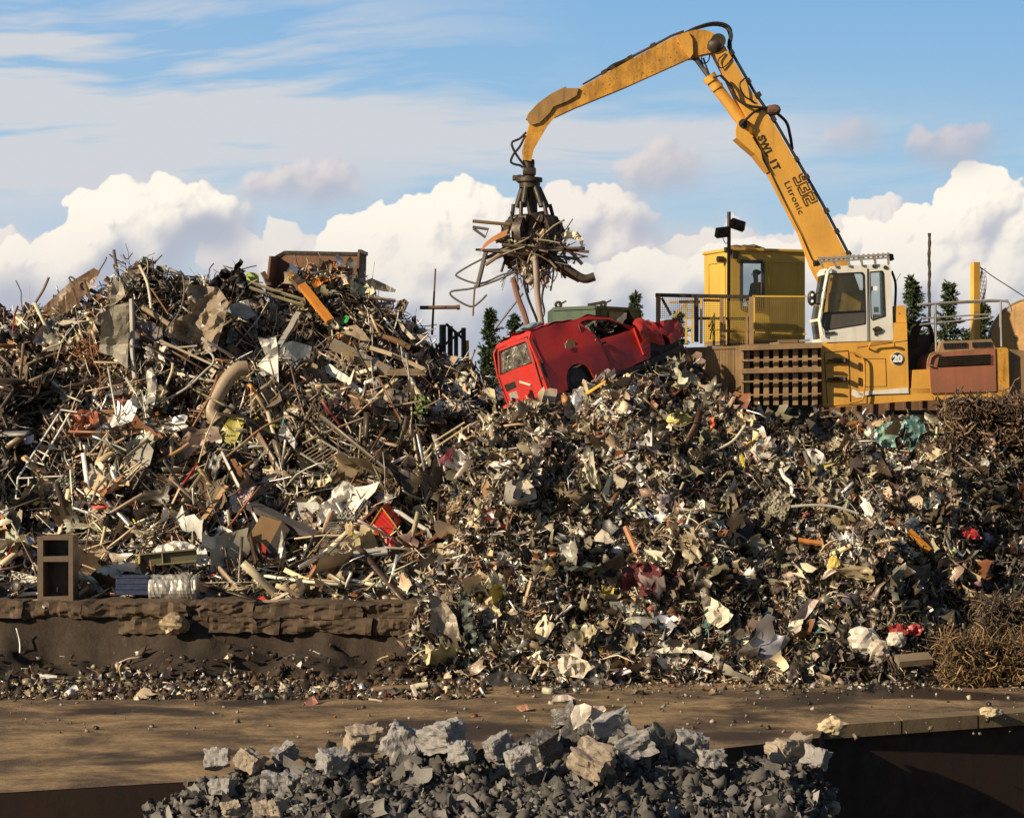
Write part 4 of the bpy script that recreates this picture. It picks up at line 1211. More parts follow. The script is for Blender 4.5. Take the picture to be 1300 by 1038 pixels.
hose([(921, 33, mid), (929, 44, mid - .15), (926, 62, mid - .1), (931, 74, mid)], .03)
hose([(915, 96, BW0 - .15), (928, 110, BW0 - .12), (937, 127, BW0 - .1), (953, 135, BW0 - .12), (975, 137.5, BW0 - .05), (982, 140, mid)], .032)
hose([(940, 160, BW0 - .2), (948, 151, BW0 - .14), (960, 141, BW0 - .08), (978, 137, BW0)], .03)
hose([(983, 141, BW0 + .1), (998, 155, mid), (1003, 172, mid), (1006, 190, mid)], .035)
hose([(945, 100, BW0 - .05), (939, 108, BW0 - .15), (945, 122, BW0 - .1), (955, 128, BW0 - .05), (958, 131, BW0)], .02)
hose([(921, 68, BW0 - .02), (912, 76, BW0 - .05), (914, 86, BW0 - .05), (921, 84, BW0 - .03), (928, 76, BW0 - .02), (932, 72, BW0)], .014)
hose([(893, 74, mid), (897, 86, mid - .1), (903, 98, mid - .1), (915, 96, BW0 - .15)], .022)
hose([(890, 68, mid), (892, 80, mid), (899, 78, mid), (902, 66, mid)], .014)
q = MB(); q.ball(MF.at(981, 140, BW0 + .05), .16, 2, (1.3, 1.2, .8), .3); q.build('valve_block', M['rust'], bo)
# cable along the lower boom edge
q = MB(); q.tube([MF.at(x, y, BW0 - .02) for x, y in ((979, 221), (997, 258), (1016, 295), (1030, 328), (1036, 336))], .012, 6); q.build('cable', M['black'], bo)
# lettering on the boom
text('SWL 1T', 975.5, 194, BW0 - .006, 63, .235, 'ink', bo, font_bold=.008, spacing=1.12)
# 932 in outlined figures made of bars, and the name under it
def stroke(pts, u0, v0, ang, sc, r):
    a = math.radians(-ang); c = MF.at(u0, v0, BW0 - .008)
    U_ = MF.u * math.cos(a) + Vector((0, 0, 1)) * math.sin(a); V_ = -MF.u * math.sin(a) + Vector((0, 0, 1)) * math.cos(a)
    return [c + U_ * x * sc + V_ * y * sc for x, y in pts]
q = MB()
G9 = [[(.95, .30), (.95, 0), (.15, 0), (0, .12), (0, .0)], [(0, .15), (0, .05), (.12, 0), (.9, 0), (1, .1), (1, 1.4), (.9, 1.5), (.12, 1.5), (0, 1.38), (0, .85), (.12, .72), (.7, .72), (.7, .28), (0, .28), (0, .1)],
      [(.3, 1.2), (.7, 1.2), (.7, 1.0), (.3, 1.0), (.3, 1.2)]]
G3 = [[(0, .28), (0, .1), (.1, 0), (.9, 0), (1, .1), (1, 1.4), (.9, 1.5), (.1, 1.5), (0, 1.4), (0, 1.22), (.7, 1.22), (.7, .88), (.28, .88), (.28, .62), (.7, .62), (.7, .28), (0, .28)]]
G2 = [[(1, .28), (1, 0), (0, 0), (0, .78), (.12, .9), (.7, .9), (.7, 1.22), (0, 1.22), (0, 1.4), (.1, 1.5), (.9, 1.5), (1, 1.4), (1, .72), (.88, .6), (.3, .6), (.3, .28), (1, .28)]]
for gi_, G in enumerate((G9[1:], G3, G2)):
    for ln in G:
        pts = stroke([(x + gi_ * 1.22 - 1.72, y - .1) for x, y in ln], 1015.5, 243.5, 64, .205, 0)
        for a, b2 in zip(pts[:-1], pts[1:]): q.bar(a, b2 + (b2 - a).normalized() * .008, .020, .008, WV)
q.build('lettering', M['ink'], bo)
text('Litronic', 1007.5, 251, BW0 - .006, 64, .20, 'ink', bo, sx=1.15, spacing=1.12)

# stick
SW0, SW1 = 1.34, 1.72
st = [(918, 55), (912.5, 47), (903, 40.5), (894, 37.8), (881.7, 38), (864, 43), (850, 49.5), (800, 76), (764, 96), (734.8, 112), (717, 118), (700, 128), (683, 142), (672.5, 158), (668.5, 174), (664.5, 188.6), (665.4, 203), (674.5, 204.5),
      (677.5, 190), (696, 158.5), (704.6, 148.5), (732.6, 135.6), (790.8, 112), (840, 90), (879, 72.5), (893, 69), (903, 67), (911, 66.5)]
so = plate(st, SW0, SW1).build('stick', M['yellowdirty'], EX)
for w0, w1 in ((SW0 - .05, SW0 - .005), (SW1 + .005, SW1 + .05)):
    q = plate([(669, 151.5), (671, 145.5), (683, 132.6), (700, 120.5), (717.5, 112), (734.8, 112), (732, 121.5), (720, 128.5), (702.5, 135.5), (698, 143), (685, 156), (675.5, 158.5), (671.5, 156.5)], w0, w1); q.build('guard_plate', M['hood'], so)
q = MB(); ro = [(669, 151.5), (671, 145.5), (683, 132.6), (700, 120.5), (717.5, 112)]
for a, b2 in zip(ro[:-1], ro[1:]): q.bar(MF.at(*a, (SW0 + SW1) / 2), MF.at(*b2, (SW0 + SW1) / 2), SW1 - SW0, .03, (0, 0, 1))
q.build('guard_back', M['hood'], so)
for w0, w1 in ((SW0 - .07, SW0 - .005), (SW1 + .005, SW1 + .07)):
    q = plate([(859, 46), (874, 41), (879, 50), (880, 68), (876, 74), (866, 62)], w0, w1); q.build('stick_lug', M['yellow'], so)
q = plate([(879, 50), (893, 66), (889, 73), (876, 74)], SW0 + .02, SW1 - .02); q.build('lug_web', M['yellowdirty'], so)
q = MB(); q.cyl(MF.at(912, 52, SW0 - .12), MF.at(912, 52, SW1 + .12), .17, 20); q.ball(MF.at(908, 58, SW0 - .02), .20, 2, (1, .6, .9), .4, seed=4); q.build('pivot_joint', M['iron'], so)
q = MB(); q.tube([MF.at(x, y - 1.2, mid) for x, y in ((740, 108.5), (768, 92.5), (800, 75), (830, 59.5), (852, 47.5), (868, 41.5))], .022, 6); q.tube([MF.at(x, y - 2, mid + .1) for x, y in ((764, 95), (800, 75), (830, 59.5), (852, 47.5), (868, 41.5))], .022, 6); q.build('hydraulic_pipe', M['iron'], so)
hose([(768, 91, mid), (778, 83, mid), (790, 78, mid), (800, 73, mid)], .035, so); hose([(780, 84, mid - .1), (790, 79, mid), (800, 74, mid)], .05, so)
for x, y in ((767, 92.5), (777, 86.5), (800, 74), (829, 58.5)):
    q = MB(); q.box(MF.at(x, y, mid), (.12, .3, .09), Matrix.Rotation(math.radians(-28), 3, 'Y')); q.build('pipe_clamp', M['iron'], so)
for pts in ([(668, 168), (660, 176), (650, 181), (652, 190), (658, 200), (664, 208), (667, 213)], [(667, 172), (660, 186), (652, 196), (648.5, 205), (653, 208.5), (660, 210), (664, 213)]):
    hose([(x, y, mid - .1) for x, y in pts], .028, so)
# stick cylinder, along the underside of the boom
q = MB(); q.cyl(MF.at(900.8, 98.6, mid), MF.at(944, 157, mid), .135, 20); q.cyl(MF.at(899.5, 96.5, mid), MF.at(904, 103, mid), .165, 20); q.cyl(MF.at(909, 109.5, mid), MF.at(911, 112.5, mid), .16, 20); cyo = q.build('stick_cylinder', M['yellow'], EX)
q = MB(); q.cyl(MF.at(881, 72, mid), MF.at(901, 99, mid), .055, 14); q.build('piston_rod', M['chrome'], cyo)
q = MB(); q.cyl(MF.at(884, 71, mid + .3), MF.at(899, 97, mid + .25), .04, 10); q.ball(MF.at(882, 71, mid), .12, 2, (1, 1.6, 1), .2); q.build('rod_eye', M['iron'], cyo)
# boom hoist cylinders beside the boom foot
for w0 in ():
    q = MB(); q.cyl(MF.at(1018, 300, w0 + .3), MF.at(1028, 400, w0), .06, 12); q.cyl(MF.at(1024, 360, w0 + .1), MF.at(1032, 430, w0), .13, 16); q.build('boom_cylinder', M['yellowdirty'], EX)
q = plate([(1052, 372), (1095, 368), (1120, 440), (1050, 440)], 1.27, 1.79); q.build('boom_foot', M['yellowdirty'], EX)

# orange-peel grab
GP = MF.at(674, 238, mid); gm = EX
def gp(px, py): return MF.at(px, py, mid)
q = MB(); q.cyl(gp(671, 203), gp(672, 232), .13, 16); q.box(gp(672, 218), (.30, .34, .16), None, .03); q.box(gp(672, 209), (.24, .2, .2), None, .03)
q.cyl(gp(672, 226), gp(672, 231), .30, 22); q.cyl(gp(672.5, 231), gp(672.5, 238.5), .24, 20); q.cyl(gp(657, 227.5), gp(662, 227), .10, 12); q.box(gp(660, 226), (.34, .14, .12), None, .02)
grab = q.build('grapple', M['iron'], EX)
c_top = gp(673.5, 238); c_low = gp(677, 280); ax = (c_low - c_top)
q = MB(); q.cyl(c_top, c_top + ax * .85, .15, 14, .11); q.cyl(c_low + Vector((0, 0, .12)), c_low - Vector((0, 0, .28)), .42, 20, .38); q.cyl(c_top + ax * .8, c_low + Vector((0, 0, .1)), .3, 16); q.build('grapple_body', M['iron'], grab)
for k in range(5):
    a = math.radians(20 + 72 * k); rd = Vector((math.cos(a), math.sin(a), 0)); tn = Vector((-rd.y, rd.x, 0))
    h0 = c_low + rd * .47 + Vector((0, 0, .02))
    q = MB(); q.cyl(c_top + rd * .18, c_top + rd * .18 + (h0 - c_top - rd * .18) * .62, .075, 12); q.cyl(c_top + rd * .2 + (h0 - c_top) * .5, h0 + rd * .04, .045, 10); q.build('grab_cylinder', M['iron'], grab)
    prof = [(.38, .12, .1), (.55, .0, .15), (.66, -.22, .15), (.64, -.45, .13), (.50, -.68, .11), (.33, -.86, .07), (.22, -.98, .03)]
    q = MB(); vs = []; fs = []
    for (rr, zz, th) in prof:
        for s1, s2 in ((-1, -.5), (1, -.5), (1, .5), (-1, .5)):
            wd = .12 if zz > -.5 else .10 * (1 + zz) / .5 + .03
            vs.append(c_low + rd * (rr + s2 * th) + tn * s1 * wd + Vector((0, 0, zz)))
    for j in range(len(prof) - 1):
        for e in range(4): fs.append((j * 4 + e, j * 4 + (e + 1) % 4, (j + 1) * 4 + (e + 1) % 4, (j + 1) * 4 + e))
    fs += [(3, 2, 1, 0), tuple(len(vs) - 4 + e for e in range(4))]
    q.add(vs, fs); q.cyl(h0 - tn * .17, h0 + tn * .17, .09, 12); q.build('tine', M['iron'], grab)
# ------------------------------------------------------------------ red van, lying nose up across the crest of the middle heap
def basis(yaw, pitch, roll):
    """local x forward, y left, z up"""
    return Matrix.Rotation(math.radians(yaw), 3, 'Z') @ Matrix.Rotation(-math.radians(pitch), 3, 'Y') @ Matrix.Rotation(math.radians(roll), 3, 'X')


VB = basis(38, 14, -12)
VO = P(699, 503, 46.9)          # near lower rear corner
SX = 1.06
def van_loc(x, y, z): return VO + VB @ Vector((x, y, z))
VAN = thing('van', 'crushed red van with its nose in the air, lying on the heap below the grab', 'van', VO, rot=VB.to_quaternion())
VW = 1.58; VL = 3.95
def vb(mb, name, mat_, parent=None, **k): return mb.build(name, M[mat_] if isinstance(mat_, str) else mat_, parent or VAN, **k)
def roofz(x): return float(np.interp(x, [-.1, .12, .5, 1.7, 2.15, 2.45, 2.75, 3.0], [1.30, 1.47, 1.50, 1.44, 1.30, 1.10, .95, .90]))
def crush(p, amt=1.0):
    """crumple the front end and buckle the roof"""
    x, y, z = p
    f = max(0, (x - 2.3) / 1.5)
    n = mnoise.noise(Vector((x * 1.7, y * 1.7, z * 1.7 + 3))); n2 = mnoise.noise(Vector((x * 4 + 7, y * 4, z * 4)))
    k = .012 + .035 * f if amt == 1.0 else .03 + .13 * f * amt
    if f > 0 and amt != 1.0: n = n * .4 + (.3 - 1.5 * abs(n)) * .8 * min(1, f * 2); n2 = n2 * .5 + (.25 - abs(mnoise.noise(Vector((x * 6, y * 5, z * 6)))) * 1.3) * .7
    r = max(0, z - 1.15) * .12
    zc_ = z if f <= 0 else (.05 + .20 * f) * (1 - z / .95) + z * (1 - .12 * f)
    return Vector(((x + n2 * k * .6 - f * .05) * SX, y + n * (k + r) + n2 * k * .3, zc_ + n2 * (k * .8 + r) + n * k * .4))
# near side: outline in local x,z with wheel arches cut, then leaned inwards above the waist
def sidey(z): return 0.0 + max(0, z - .78) * .20 + .04 * max(0, .45 - z)
arch_r = arc(.86, .16, .345, .34, 180, 0, 12)
arch_f = arc(3.22, .20, .33, .33, 180, 0, 12)
low = [(0, .10), (.10, .0), (.50, .02)] + [(x, max(z, .02)) for x, z in arch_r] + [(1.25, .03), (2.85, .05)] + [(x, max(z, .05)) for x, z in arch_f] + [(3.6, .12), (3.86, .2), (3.9, .5), (3.82, .72), (3.3, .82), (2.78, .88)]
topl = [(x, roofz(x) - .03) for x in (2.62, 2.4, 2.15, 1.7, 1.1, .5, .14)]
outer = low + topl + [(0, 1.28), (-.02, .85)]
doorwin = [(1.70, .86), (2.60, .86), (2.42, 1.06), (2.10, 1.24), (1.62, 1.34), (1.40, 1.34)]
def side_panel(y0, sgn, name):
    q = MB(); v2, tris = cdt(outer, [doorwin], .10)
    q.add([crush((x, y0 + sgn * sidey(z), z)) for x, z in v2], tris)
    ring_ = outer
    for loop in (outer, doorwin):
        a = [crush((x, y0 + sgn * sidey(z), z)) for x, z in loop]; b2 = [p + Vector((0, sgn * .05, 0)) for p in a]; m_ = len(a)
        q.add(a + b2, [(i, (i + 1) % m_, m_ + (i + 1) % m_, m_ + i) for i in range(m_)])
    for i_ in range(len(q.sm)): q.sm[i_] = True
    return vb(q, name, 'red', recalc=False)
side_o = side_panel(0, 1, 'body_side'); side_panel(VW, -1, 'body_side')
def surf_grid(fn, nu, nv, name, mat_, parent=None):
    q = MB(); vs = [fn(i / nu, j / nv) for i in range(nu + 1) for j in range(nv + 1)]
    q.add(vs, [(i * (nv + 1) + j, i * (nv + 1) + j + 1, (i + 1) * (nv + 1) + j + 1, (i + 1) * (nv + 1) + j) for i in range(nu) for j in range(nv)], True)
    return vb(q, name, mat_, parent, recalc=False)
def rooff(u, v):
    x = .12 + u * 2.05; z = roofz(x) + .05 * math.sin(v * math.pi) ** .5; yin = sidey(z)
    return crush((x, yin + (VW - 2 * yin) * v, z - (.13 * math.exp(-((x - 1.6) / .5) ** 2) * math.sin(v * 3.1)))) + Vector((0, 0, .02 * mnoise.noise(Vector((x * 5, v * 6, 0)))))
surf_grid(rooff, 26, 18, 'roof', 'red')
def bonnet(u, v):
    x = 2.62 + u * 1.1; z = .93 - .16 * u + .12 * math.sin(u * 4.4) * (1 - .4 * v) + .05 * math.sin(v * 7 + u * 5)
    return crush((x, VW * v, z), 1.1)
surf_grid(bonnet, 22, 18, 'bonnet', 'red')
def frontf(u, v): return crush((3.86 - .06 * v + .15 * mnoise.noise(Vector((u * 4, v * 3, 1))), VW * u, .15 + .6 * v), 1)
surf_grid(frontf, 14, 8, 'front_panel', 'red')
surf_grid(lambda u, v: Vector((.02 + 3.7 * u, .06 + (VW - .12) * v, .10 + .03 * mnoise.noise(Vector((u * 9, v * 5, 0))))), 20, 8, 'floor_pan', 'iron')
surf_grid(lambda u, v: Vector((1.35 + .05 * u, .06 + (VW - .12) * v, .1 + 1.2 * u)), 8, 8, 'bulkhead', 'darkpanel')
wing = [(2.74, .26), (2.96, .24)] + arc(3.30, .30, .31, .30, 180, 0, 12)[1:] + [(3.70, .30), (4.02, .42), (4.10, .60), (4.02, .78), (3.70, .84), (3.3, .87), (3.0, .92), (2.72, .88)]
q = MB(); v2, tris = cdt(wing, [], .09)
def wf_(x, z, o=0): return Vector((x * 1.02, -.05 + o + .05 * abs(mnoise.noise(Vector((x * 2.2, 3, z * 2.2)))) * 2 - .10 * max(0, z - .6) * 0 + .06 * max(0, x - 3.4), z + .02 * mnoise.noise(Vector((x * 5, 1, 0)))))
q.add([wf_(x, z) for x, z in v2], tris); r_a = [wf_(x, z) for x, z in wing]; r_b = [wf_(x, z, .06) for x, z in wing]; m_ = len(wing)
q.add(r_a + r_b, [(i, (i + 1) % m_, m_ + (i + 1) % m_, m_ + i) for i in range(m_)]); vb(q, 'front_wing', 'red', recalc=False)
q = MB(); q.box((3.35, .45, .30), (1.35, .7, .42), None, .04); vb(q, 'engine_bay', 'black')
q = MB(); q.bar((2.4, .08, -.02), (4.05, .08, .16), .10, .14); vb(q, 'chassis_rail', 'iron')
# torn sheet folded out over the door and wing
def flap(u, v): 
    x = 2.72 + .55 * u; z = .98 - .58 * v + .08 * math.sin(u * 5); return Vector((x + .12 * v, -.10 - .10 * math.sin(v * 3.0) - .08 * mnoise.noise(Vector((u * 3, v * 3, 4))), z))
surf_grid(flap, 10, 10, 'torn_wing', 'red')
def crumpled(u, v):
    return Vector((2.35 + 1.1 * u, .02 + 1.1 * v, 1.10 + .22 * mnoise.noise(Vector((u * 3.5, v * 3.5, 9))) + .14 * mnoise.noise(Vector((u * 8, v * 8, 2))) - .25 * u + .12 * (u < .5)))
surf_grid(crumpled, 16, 12, 'crumpled_roof_piece', 'darkpanel')
# rear face: body rim, tailgate with window, bumper, number plate recess, lamps
rim = [(.05, .02), (VW - .05, .02), (VW, .3), (VW, .80), (VW - .13, 1.42), (VW - .22, 1.47), (.22, 1.47), (.13, 1.42), (0, .80), (0, .3)]
def rx(z): return .0 + max(0, z - .85) * .20
tg = [(.13, .16), (VW - .13, .16), (VW - .10, .78), (VW - .22, 1.36), (.22, 1.36), (.10, .78)]
rwn = [(.19, .82), (VW - .19, .82), (VW - .28, 1.29), (.28, 1.29)]
def rpanel(outl, holes, dx, th, name, mat_, parent=None, st=.12):
    q = MB(); v2, tris = cdt(outl, holes, st)
    def f(y, z, o): p = crush((rx(z) + dx + o - .03 * math.sin(math.pi * y / VW), y, z)); return p
    a = [f(y, z, 0) for y, z in v2]; q.add(a, tris)
    for loop in [outl] + holes:
        pa = [f(y, z, 0) for y, z in loop]; pb = [f(y, z, th) for y, z in loop]; m_ = len(pa)
        q.add(pa + pb, [(i, (i + 1) % m_, m_ + (i + 1) % m_, m_ + i) for i in range(m_)])
    for i_ in range(len(q.sm)): q.sm[i_] = False
    return vb(q, name, mat_, parent, recalc=False)
rpanel(rim, [tg], 0, .06, 'rear_frame', 'red')
tgo = rpanel([(y * .985 + .012, z) for y, z in tg], [rwn], -.025, .05, 'tailgate', 'red')
rpanel(rwn, [], .0, .008, 'rear_window', 'vanglass', tgo)
for loop, nm in ((rwn, 'window_seal'), (tg, 'tailgate_seam')):
    q = MB(); pts = [crush((rx(z) - .032 - .03 * math.sin(math.pi * y / VW), y, z)) for y, z in loop]
    for a, b2 in zip(pts, pts[1:] + pts[:1]): q.bar(a, b2, .03 if nm[0] == 'w' else .018, .012)
    vb(q, nm, 'black', tgo)
q = MB()
for k in range(9): q.box((-.05, .12 + k * .167, .10), (.12, .17, .16), None, .02)
q = MB(); q.box((-.06, VW / 2, .07), (.14, VW + .04, .17), None, .04); vb(q, 'bumper', 'red')
q = MB(); q.box((-.045, VW - .42, .50), (.04, .40, .14), None, .01); vb(q, 'plate_recess', 'black', tgo)
q = MB(); q.box((-.05, VW - .42, .28), (.02, .30, .17), None, .01); vb(q, 'peeled_patch', 'grey', tgo)
for y0 in (.03, VW - .03):
    q = MB(); q.box((.02, y0, .60), (.06, .10, .30), None, .01); vb(q, 'tail_lamp', 'black')
q = MB(); q.box((-.02, .07, .44), (.03, .05, .05)); vb(q, 'lamp_bulb', 'chrome')
q = MB(); q.bar((-.07, .45, .37), (-.07, .78, .52), .03, .03); vb(q, 'scraped_trim', 'white', tgo)
q = MB(); q.box((.12, VW - .35, .86), (.05, .16, .10), None, .01); M['bright_green'] = weathered('bright_green_plastic', (0.03, 0.5, 0.08), dirtamt=.2, rustamt=0, rough=.4, bump=0); vb(q, 'green_sticker', 'bright_green', tgo)
# door seams, handle, filler patch, wheels
q = MB()
seam = [(1.52, 1.36), (1.62, 1.0), (1.66, .7), (1.72, .35), (1.66, .1)]
for a, b2 in zip(seam[:-1], seam[1:]):
    q.bar(crush((a[0], sidey(a[1]) - .006, a[1])), crush((b2[0], sidey(b2[1]) - .006, b2[1])), .016, .012)
seam = [(2.68, .88), (2.74, .6), (2.72, .2)]
for a, b2 in zip(seam[:-1], seam[1:]): q.bar(crush((a[0], -.006, a[1])), crush((b2[0], -.006, b2[1])), .016, .012)
vb(q, 'door_seam', 'black', side_o)
q = MB(); q.box((1.83, -.02, .76), (.15, .03, .05), None, .01); vb(q, 'door_handle', 'black', side_o)
q = MB(); q.tube([crush((.06 + .02 * math.sin(t * 3), sidey(.2 + t * 1.1) - .008, .2 + t * 1.1)) for t in np.linspace(0, 1, 8)], .012, 5); vb(q, 'body_crease', 'black', side_o)
q = MB(); q.cyl(crush((.93, sidey(.93) - .012, .93)), crush((.93, sidey(.93) + .01, .93)), .12, 18); vb(q, 'filler_recess', M['hood'], side_o)
q = MB(); q.box((.86, -.0, .93), (.10, .015, .11), Matrix.Rotation(.3, 3, 'Y')); vb(q, 'filler_flap', 'grey', side_o)
for x, y0, z in ((.86, .22, .16), (.86, VW - .05, .16)):
    q = MB(); q.cyl((x, y0 - .17, z), (x, y0, z), .28, 28, .28); q.cyl((x, y0 - .18, z), (x, y0 - .16, z), .2, 20); wo_ = vb(q, 'wheel', 'black'); q = MB(); q.cyl((x, y0 - .19, z), (x, y0 - .175, z), .17, 20); q.cyl((x, y0 - .21, z), (x, y0 - .18, z), .05, 10); vb(q, 'hub', 'iron', wo_)
q = MB(); q.cyl((3.22, .1, .12), (3.22, .35, .12), .17, 16); q.cyl((3.22, .3, .12), (3.22, VW - .3, .1), .04, 8); q.bar((2.5, .4, .05), (3.8, .4, -.02), .1, .1); q.bar((2.5, 1.1, .05), (3.8, 1.1, -.02), .1, .1); q.ball((3.3, .75, .35), .33, 2, (1, .8, .7), .5); vb(q, 'exposed_running_gear', 'iron')
q = MB(); q.bar((1.3, .02, .02), (2.85, .02, .05), .06, .08); vb(q, 'sill', 'iron')
# debris in the cab
rs_ = np.random.default_rng(77)
n = 60; pos = np.stack([rs_.uniform(1.5, 2.5, n), rs_.uniform(.15, 1.3, n), rs_.uniform(.8, 1.12, n)], -1)
v, f = g_sheets(pos, np.tile([0, -.3, 1.0], (n, 1)), logn(n, .3, .3, rs_, .1, .5), rs_, 4)
wm = (np.array([list(VB @ Vector(p)) for p in v.reshape(-1, 3)]) + np.array(VO))
o = raw_mesh('glass_and_trim_debris', wm, (f[None] + (np.arange(n) * 16)[:, None, None]).reshape(-1, 4), np.repeat(colours(n, 0, rs_), 16, axis=0), M['scrap'])
tag(o, 'torn trim and sheet scrap lying inside the broken side window of the red van', 'debris', kind='stuff')
# pale blue cushion on the van roof
M['paleblue'] = weathered('pale_blue_plastic', (0.22, 0.36, 0.42), dirtamt=.4, rustamt=0.05, scale=4, rough=.6)
q = MB(); q.ball(van_loc(.42, .45, 1.56), .28, 3, (1.25, .7, .28), .35, VB); tag(q.build('plastic_sack', M['paleblue'], origin=van_loc(.42, .45, 1.56)), 'pale blue plastic sack lying on the rear of the red van roof', 'sack')

# ------------------------------------------------------------------ yellow operator's cabin on its stand
CF = Frame(928, 430, 54.0, 0)      # front (wide) face runs to the right from this corner
a0 = P(928, 440, 54.0)
ang = math.radians(20)
cu = Vector((math.cos(ang), math.sin(ang), 0)); cl = Vector((-math.sin(ang), math.cos(ang), 0))
CR = Matrix((cu, cl, Vector((0, 0, 1)))).transposed()
CABN = root('site_cabin', 'yellow steel control cabin with one window, standing on legs behind the slatted barrier', 'cabin', Vector((a0.x, a0.y, 4.1)))
cz0 = P(0, 432, 54).z; cz1 = P(0, 318, 54).z; CWd = (1022 - 928) * 54 / F / math.cos(ang) * 1.05; CDp = 1.55
def cl3(u, w_, z): return Vector((a0.x, a0.y, 0)) + cu * u + cl * w_ + Vector((0, 0, z))
Hc = cz1 - cz0
wx0, wx1, wz0, wz1 = .27, .86, cz0 + Hc * .36, cz1 - .26
q = MB(); q.holed([(0, cz0), (CWd, cz0), (CWd, cz1), (0, cz1)], [[(wx0, wz0), (wx1, wz0), (wx1, wz1), (wx0, wz1)]], lambda x, z: cl3(x, 0, z), cl * .06); q.build('front_wall', M['cabin'], CABN)
q = MB(); q.holed([(.06, cz0), (CDp, cz0), (CDp, cz1), (.06, cz1)], [[(.3, cz0 + .9), (CDp - .3, cz0 + .9), (CDp - .3, cz1 - .35), (.3, cz1 - .35)]], lambda x, z: cl3(CWd - .06, x, z), cu * .06); q.build('right_wall', M['cabin'], CABN)
q = MB(); q.holed([(.06, cz0), (CDp, cz0), (CDp, cz1), (.06, cz1)], [], lambda x, z: cl3(0, x, z), cu * .06); lw_ = q.build('left_wall', M['cabin'], CABN)
q = MB(); q.holed([(.06, cz0), (CWd - .06, cz0), (CWd - .06, cz1), (.06, cz1)], [[(.85, wz0 - .15), (CWd - .12, wz0 - .15), (CWd - .12, wz1 + .1), (.85, wz1 + .1)]], lambda x, z: cl3(x, CDp - .06, z), cl * .06); q.build('back_wall', M['cabin'], CABN)
q = MB(); q.box(cl3(CWd / 2, CDp / 2, cz1 + .03), (CWd + .08, CDp + .10, .08), CR, .02); rf_ = q.build('roof', M['cabin'], CABN)
q = MB(); q.box(cl3(CWd / 2, CDp / 2, cz0 - .05), (CWd, CDp, .10), CR); q.build('floor_frame', M['brownsteel'], CABN)
wf = MB()
for a, b2 in (((wx0, wz0), (wx1, wz0)), ((wx1, wz0), (wx1, wz1)), ((wx1, wz1), (wx0, wz1)), ((wx0, wz1), (wx0, wz0))): wf.bar(cl3(a[0], -.008, a[1]), cl3(b2[0], -.008, b2[1]), .09, .05, cl)
wfo = wf.build('window', M['darkpanel'], CABN); q = MB(); q.box(cl3((wx0 + wx1) / 2, .03, (wz0 + wz1) / 2), (wx1 - wx0, .008, wz1 - wz0), CR); q.build('pane', M['glass'], wfo)
q = MB()
for x0, x1, w0, ux, uy in ((1.05, CWd - .18, -.008, cu, cl),):
    for a, b2 in (((x0, cz0 + .12), (x1, cz0 + .12)), ((x1, cz0 + .12), (x1, cz1 - .25)), ((x1, cz1 - .25), (x0, cz1 - .25)), ((x0, cz1 - .25), (x0, cz0 + .12))): q.bar(cl3(a[0], w0, a[1]), cl3(b2[0], w0, b2[1]), .035, .03, cl)
q.build('pressed_panel', M['cabin'], CABN)
q = MB()
for a, b2 in (((.3, cz0 + .3), (CDp - .3, cz0 + .3)), ((CDp - .3, cz0 + .3), (CDp - .3, cz1 - .25)), ((CDp - .3, cz1 - .25), (.3, cz1 - .25)), ((.3, cz1 - .25), (.3, cz0 + .3))): q.bar(cl3(-.01, a[0], a[1]), cl3(-.01, b2[0], b2[1]), .03, .03, cu)
q.build('door_outline', M['cabin'], CABN)
for u_, w_ in ((.1, .1), (CWd - .1, .1), (.1, CDp - .1), (CWd - .1, CDp - .1), (.9, .1)):
    q = MB(); q.bar(cl3(u_, w_, 4.05), cl3(u_, w_, cz0 - .1), .12, .12, (1, 0, 0)); q.build('leg', M['cabin'] if u_ < 1 else M['iron'], CABN)
for u_, w_, s_ in ((.55, .4, .16), (.8, .5, .2), (.28, .35, .14), (1.0, .45, .1)):
    q = MB(); q.ball(cl3(u_, w_, cz1 + .10), s_, 2, (1.4, 1, .5), .5, seed=u_ * 9); tag(q.build('rubble_lump', M['rust'], origin=cl3(u_, w_, cz1 + .08)), {.16: 'rust brown lump in the middle of the yellow cabin roof, the smaller of two', .2: 'larger rust brown lump on the yellow cabin roof', .14: 'brown lump on the left corner of the yellow cabin roof', .1: 'smallest rust brown lump, rightmost on the yellow cabin roof'}[s_], 'scrap lump')
q = MB(); q.cyl(cl3(-.06, .3, cz1 - .2), cl3(-.22, .3, cz1 - .2), .08, 12); q.build('alarm_horn', M['black'], CABN)
q = MB(); q.box(cl3(.05, -.10, cz1 - .12), (.14, .12, .16), CR); q.box(cl3(-.14, -.08, cz1 + .02), (.12, .12, .1), CR); q.bar(cl3(-.2, -.06, cz1 - .05), cl3(.2, -.06, cz1 - .05), .03, .03); q.build('camera_bracket', M['iron'], CABN)
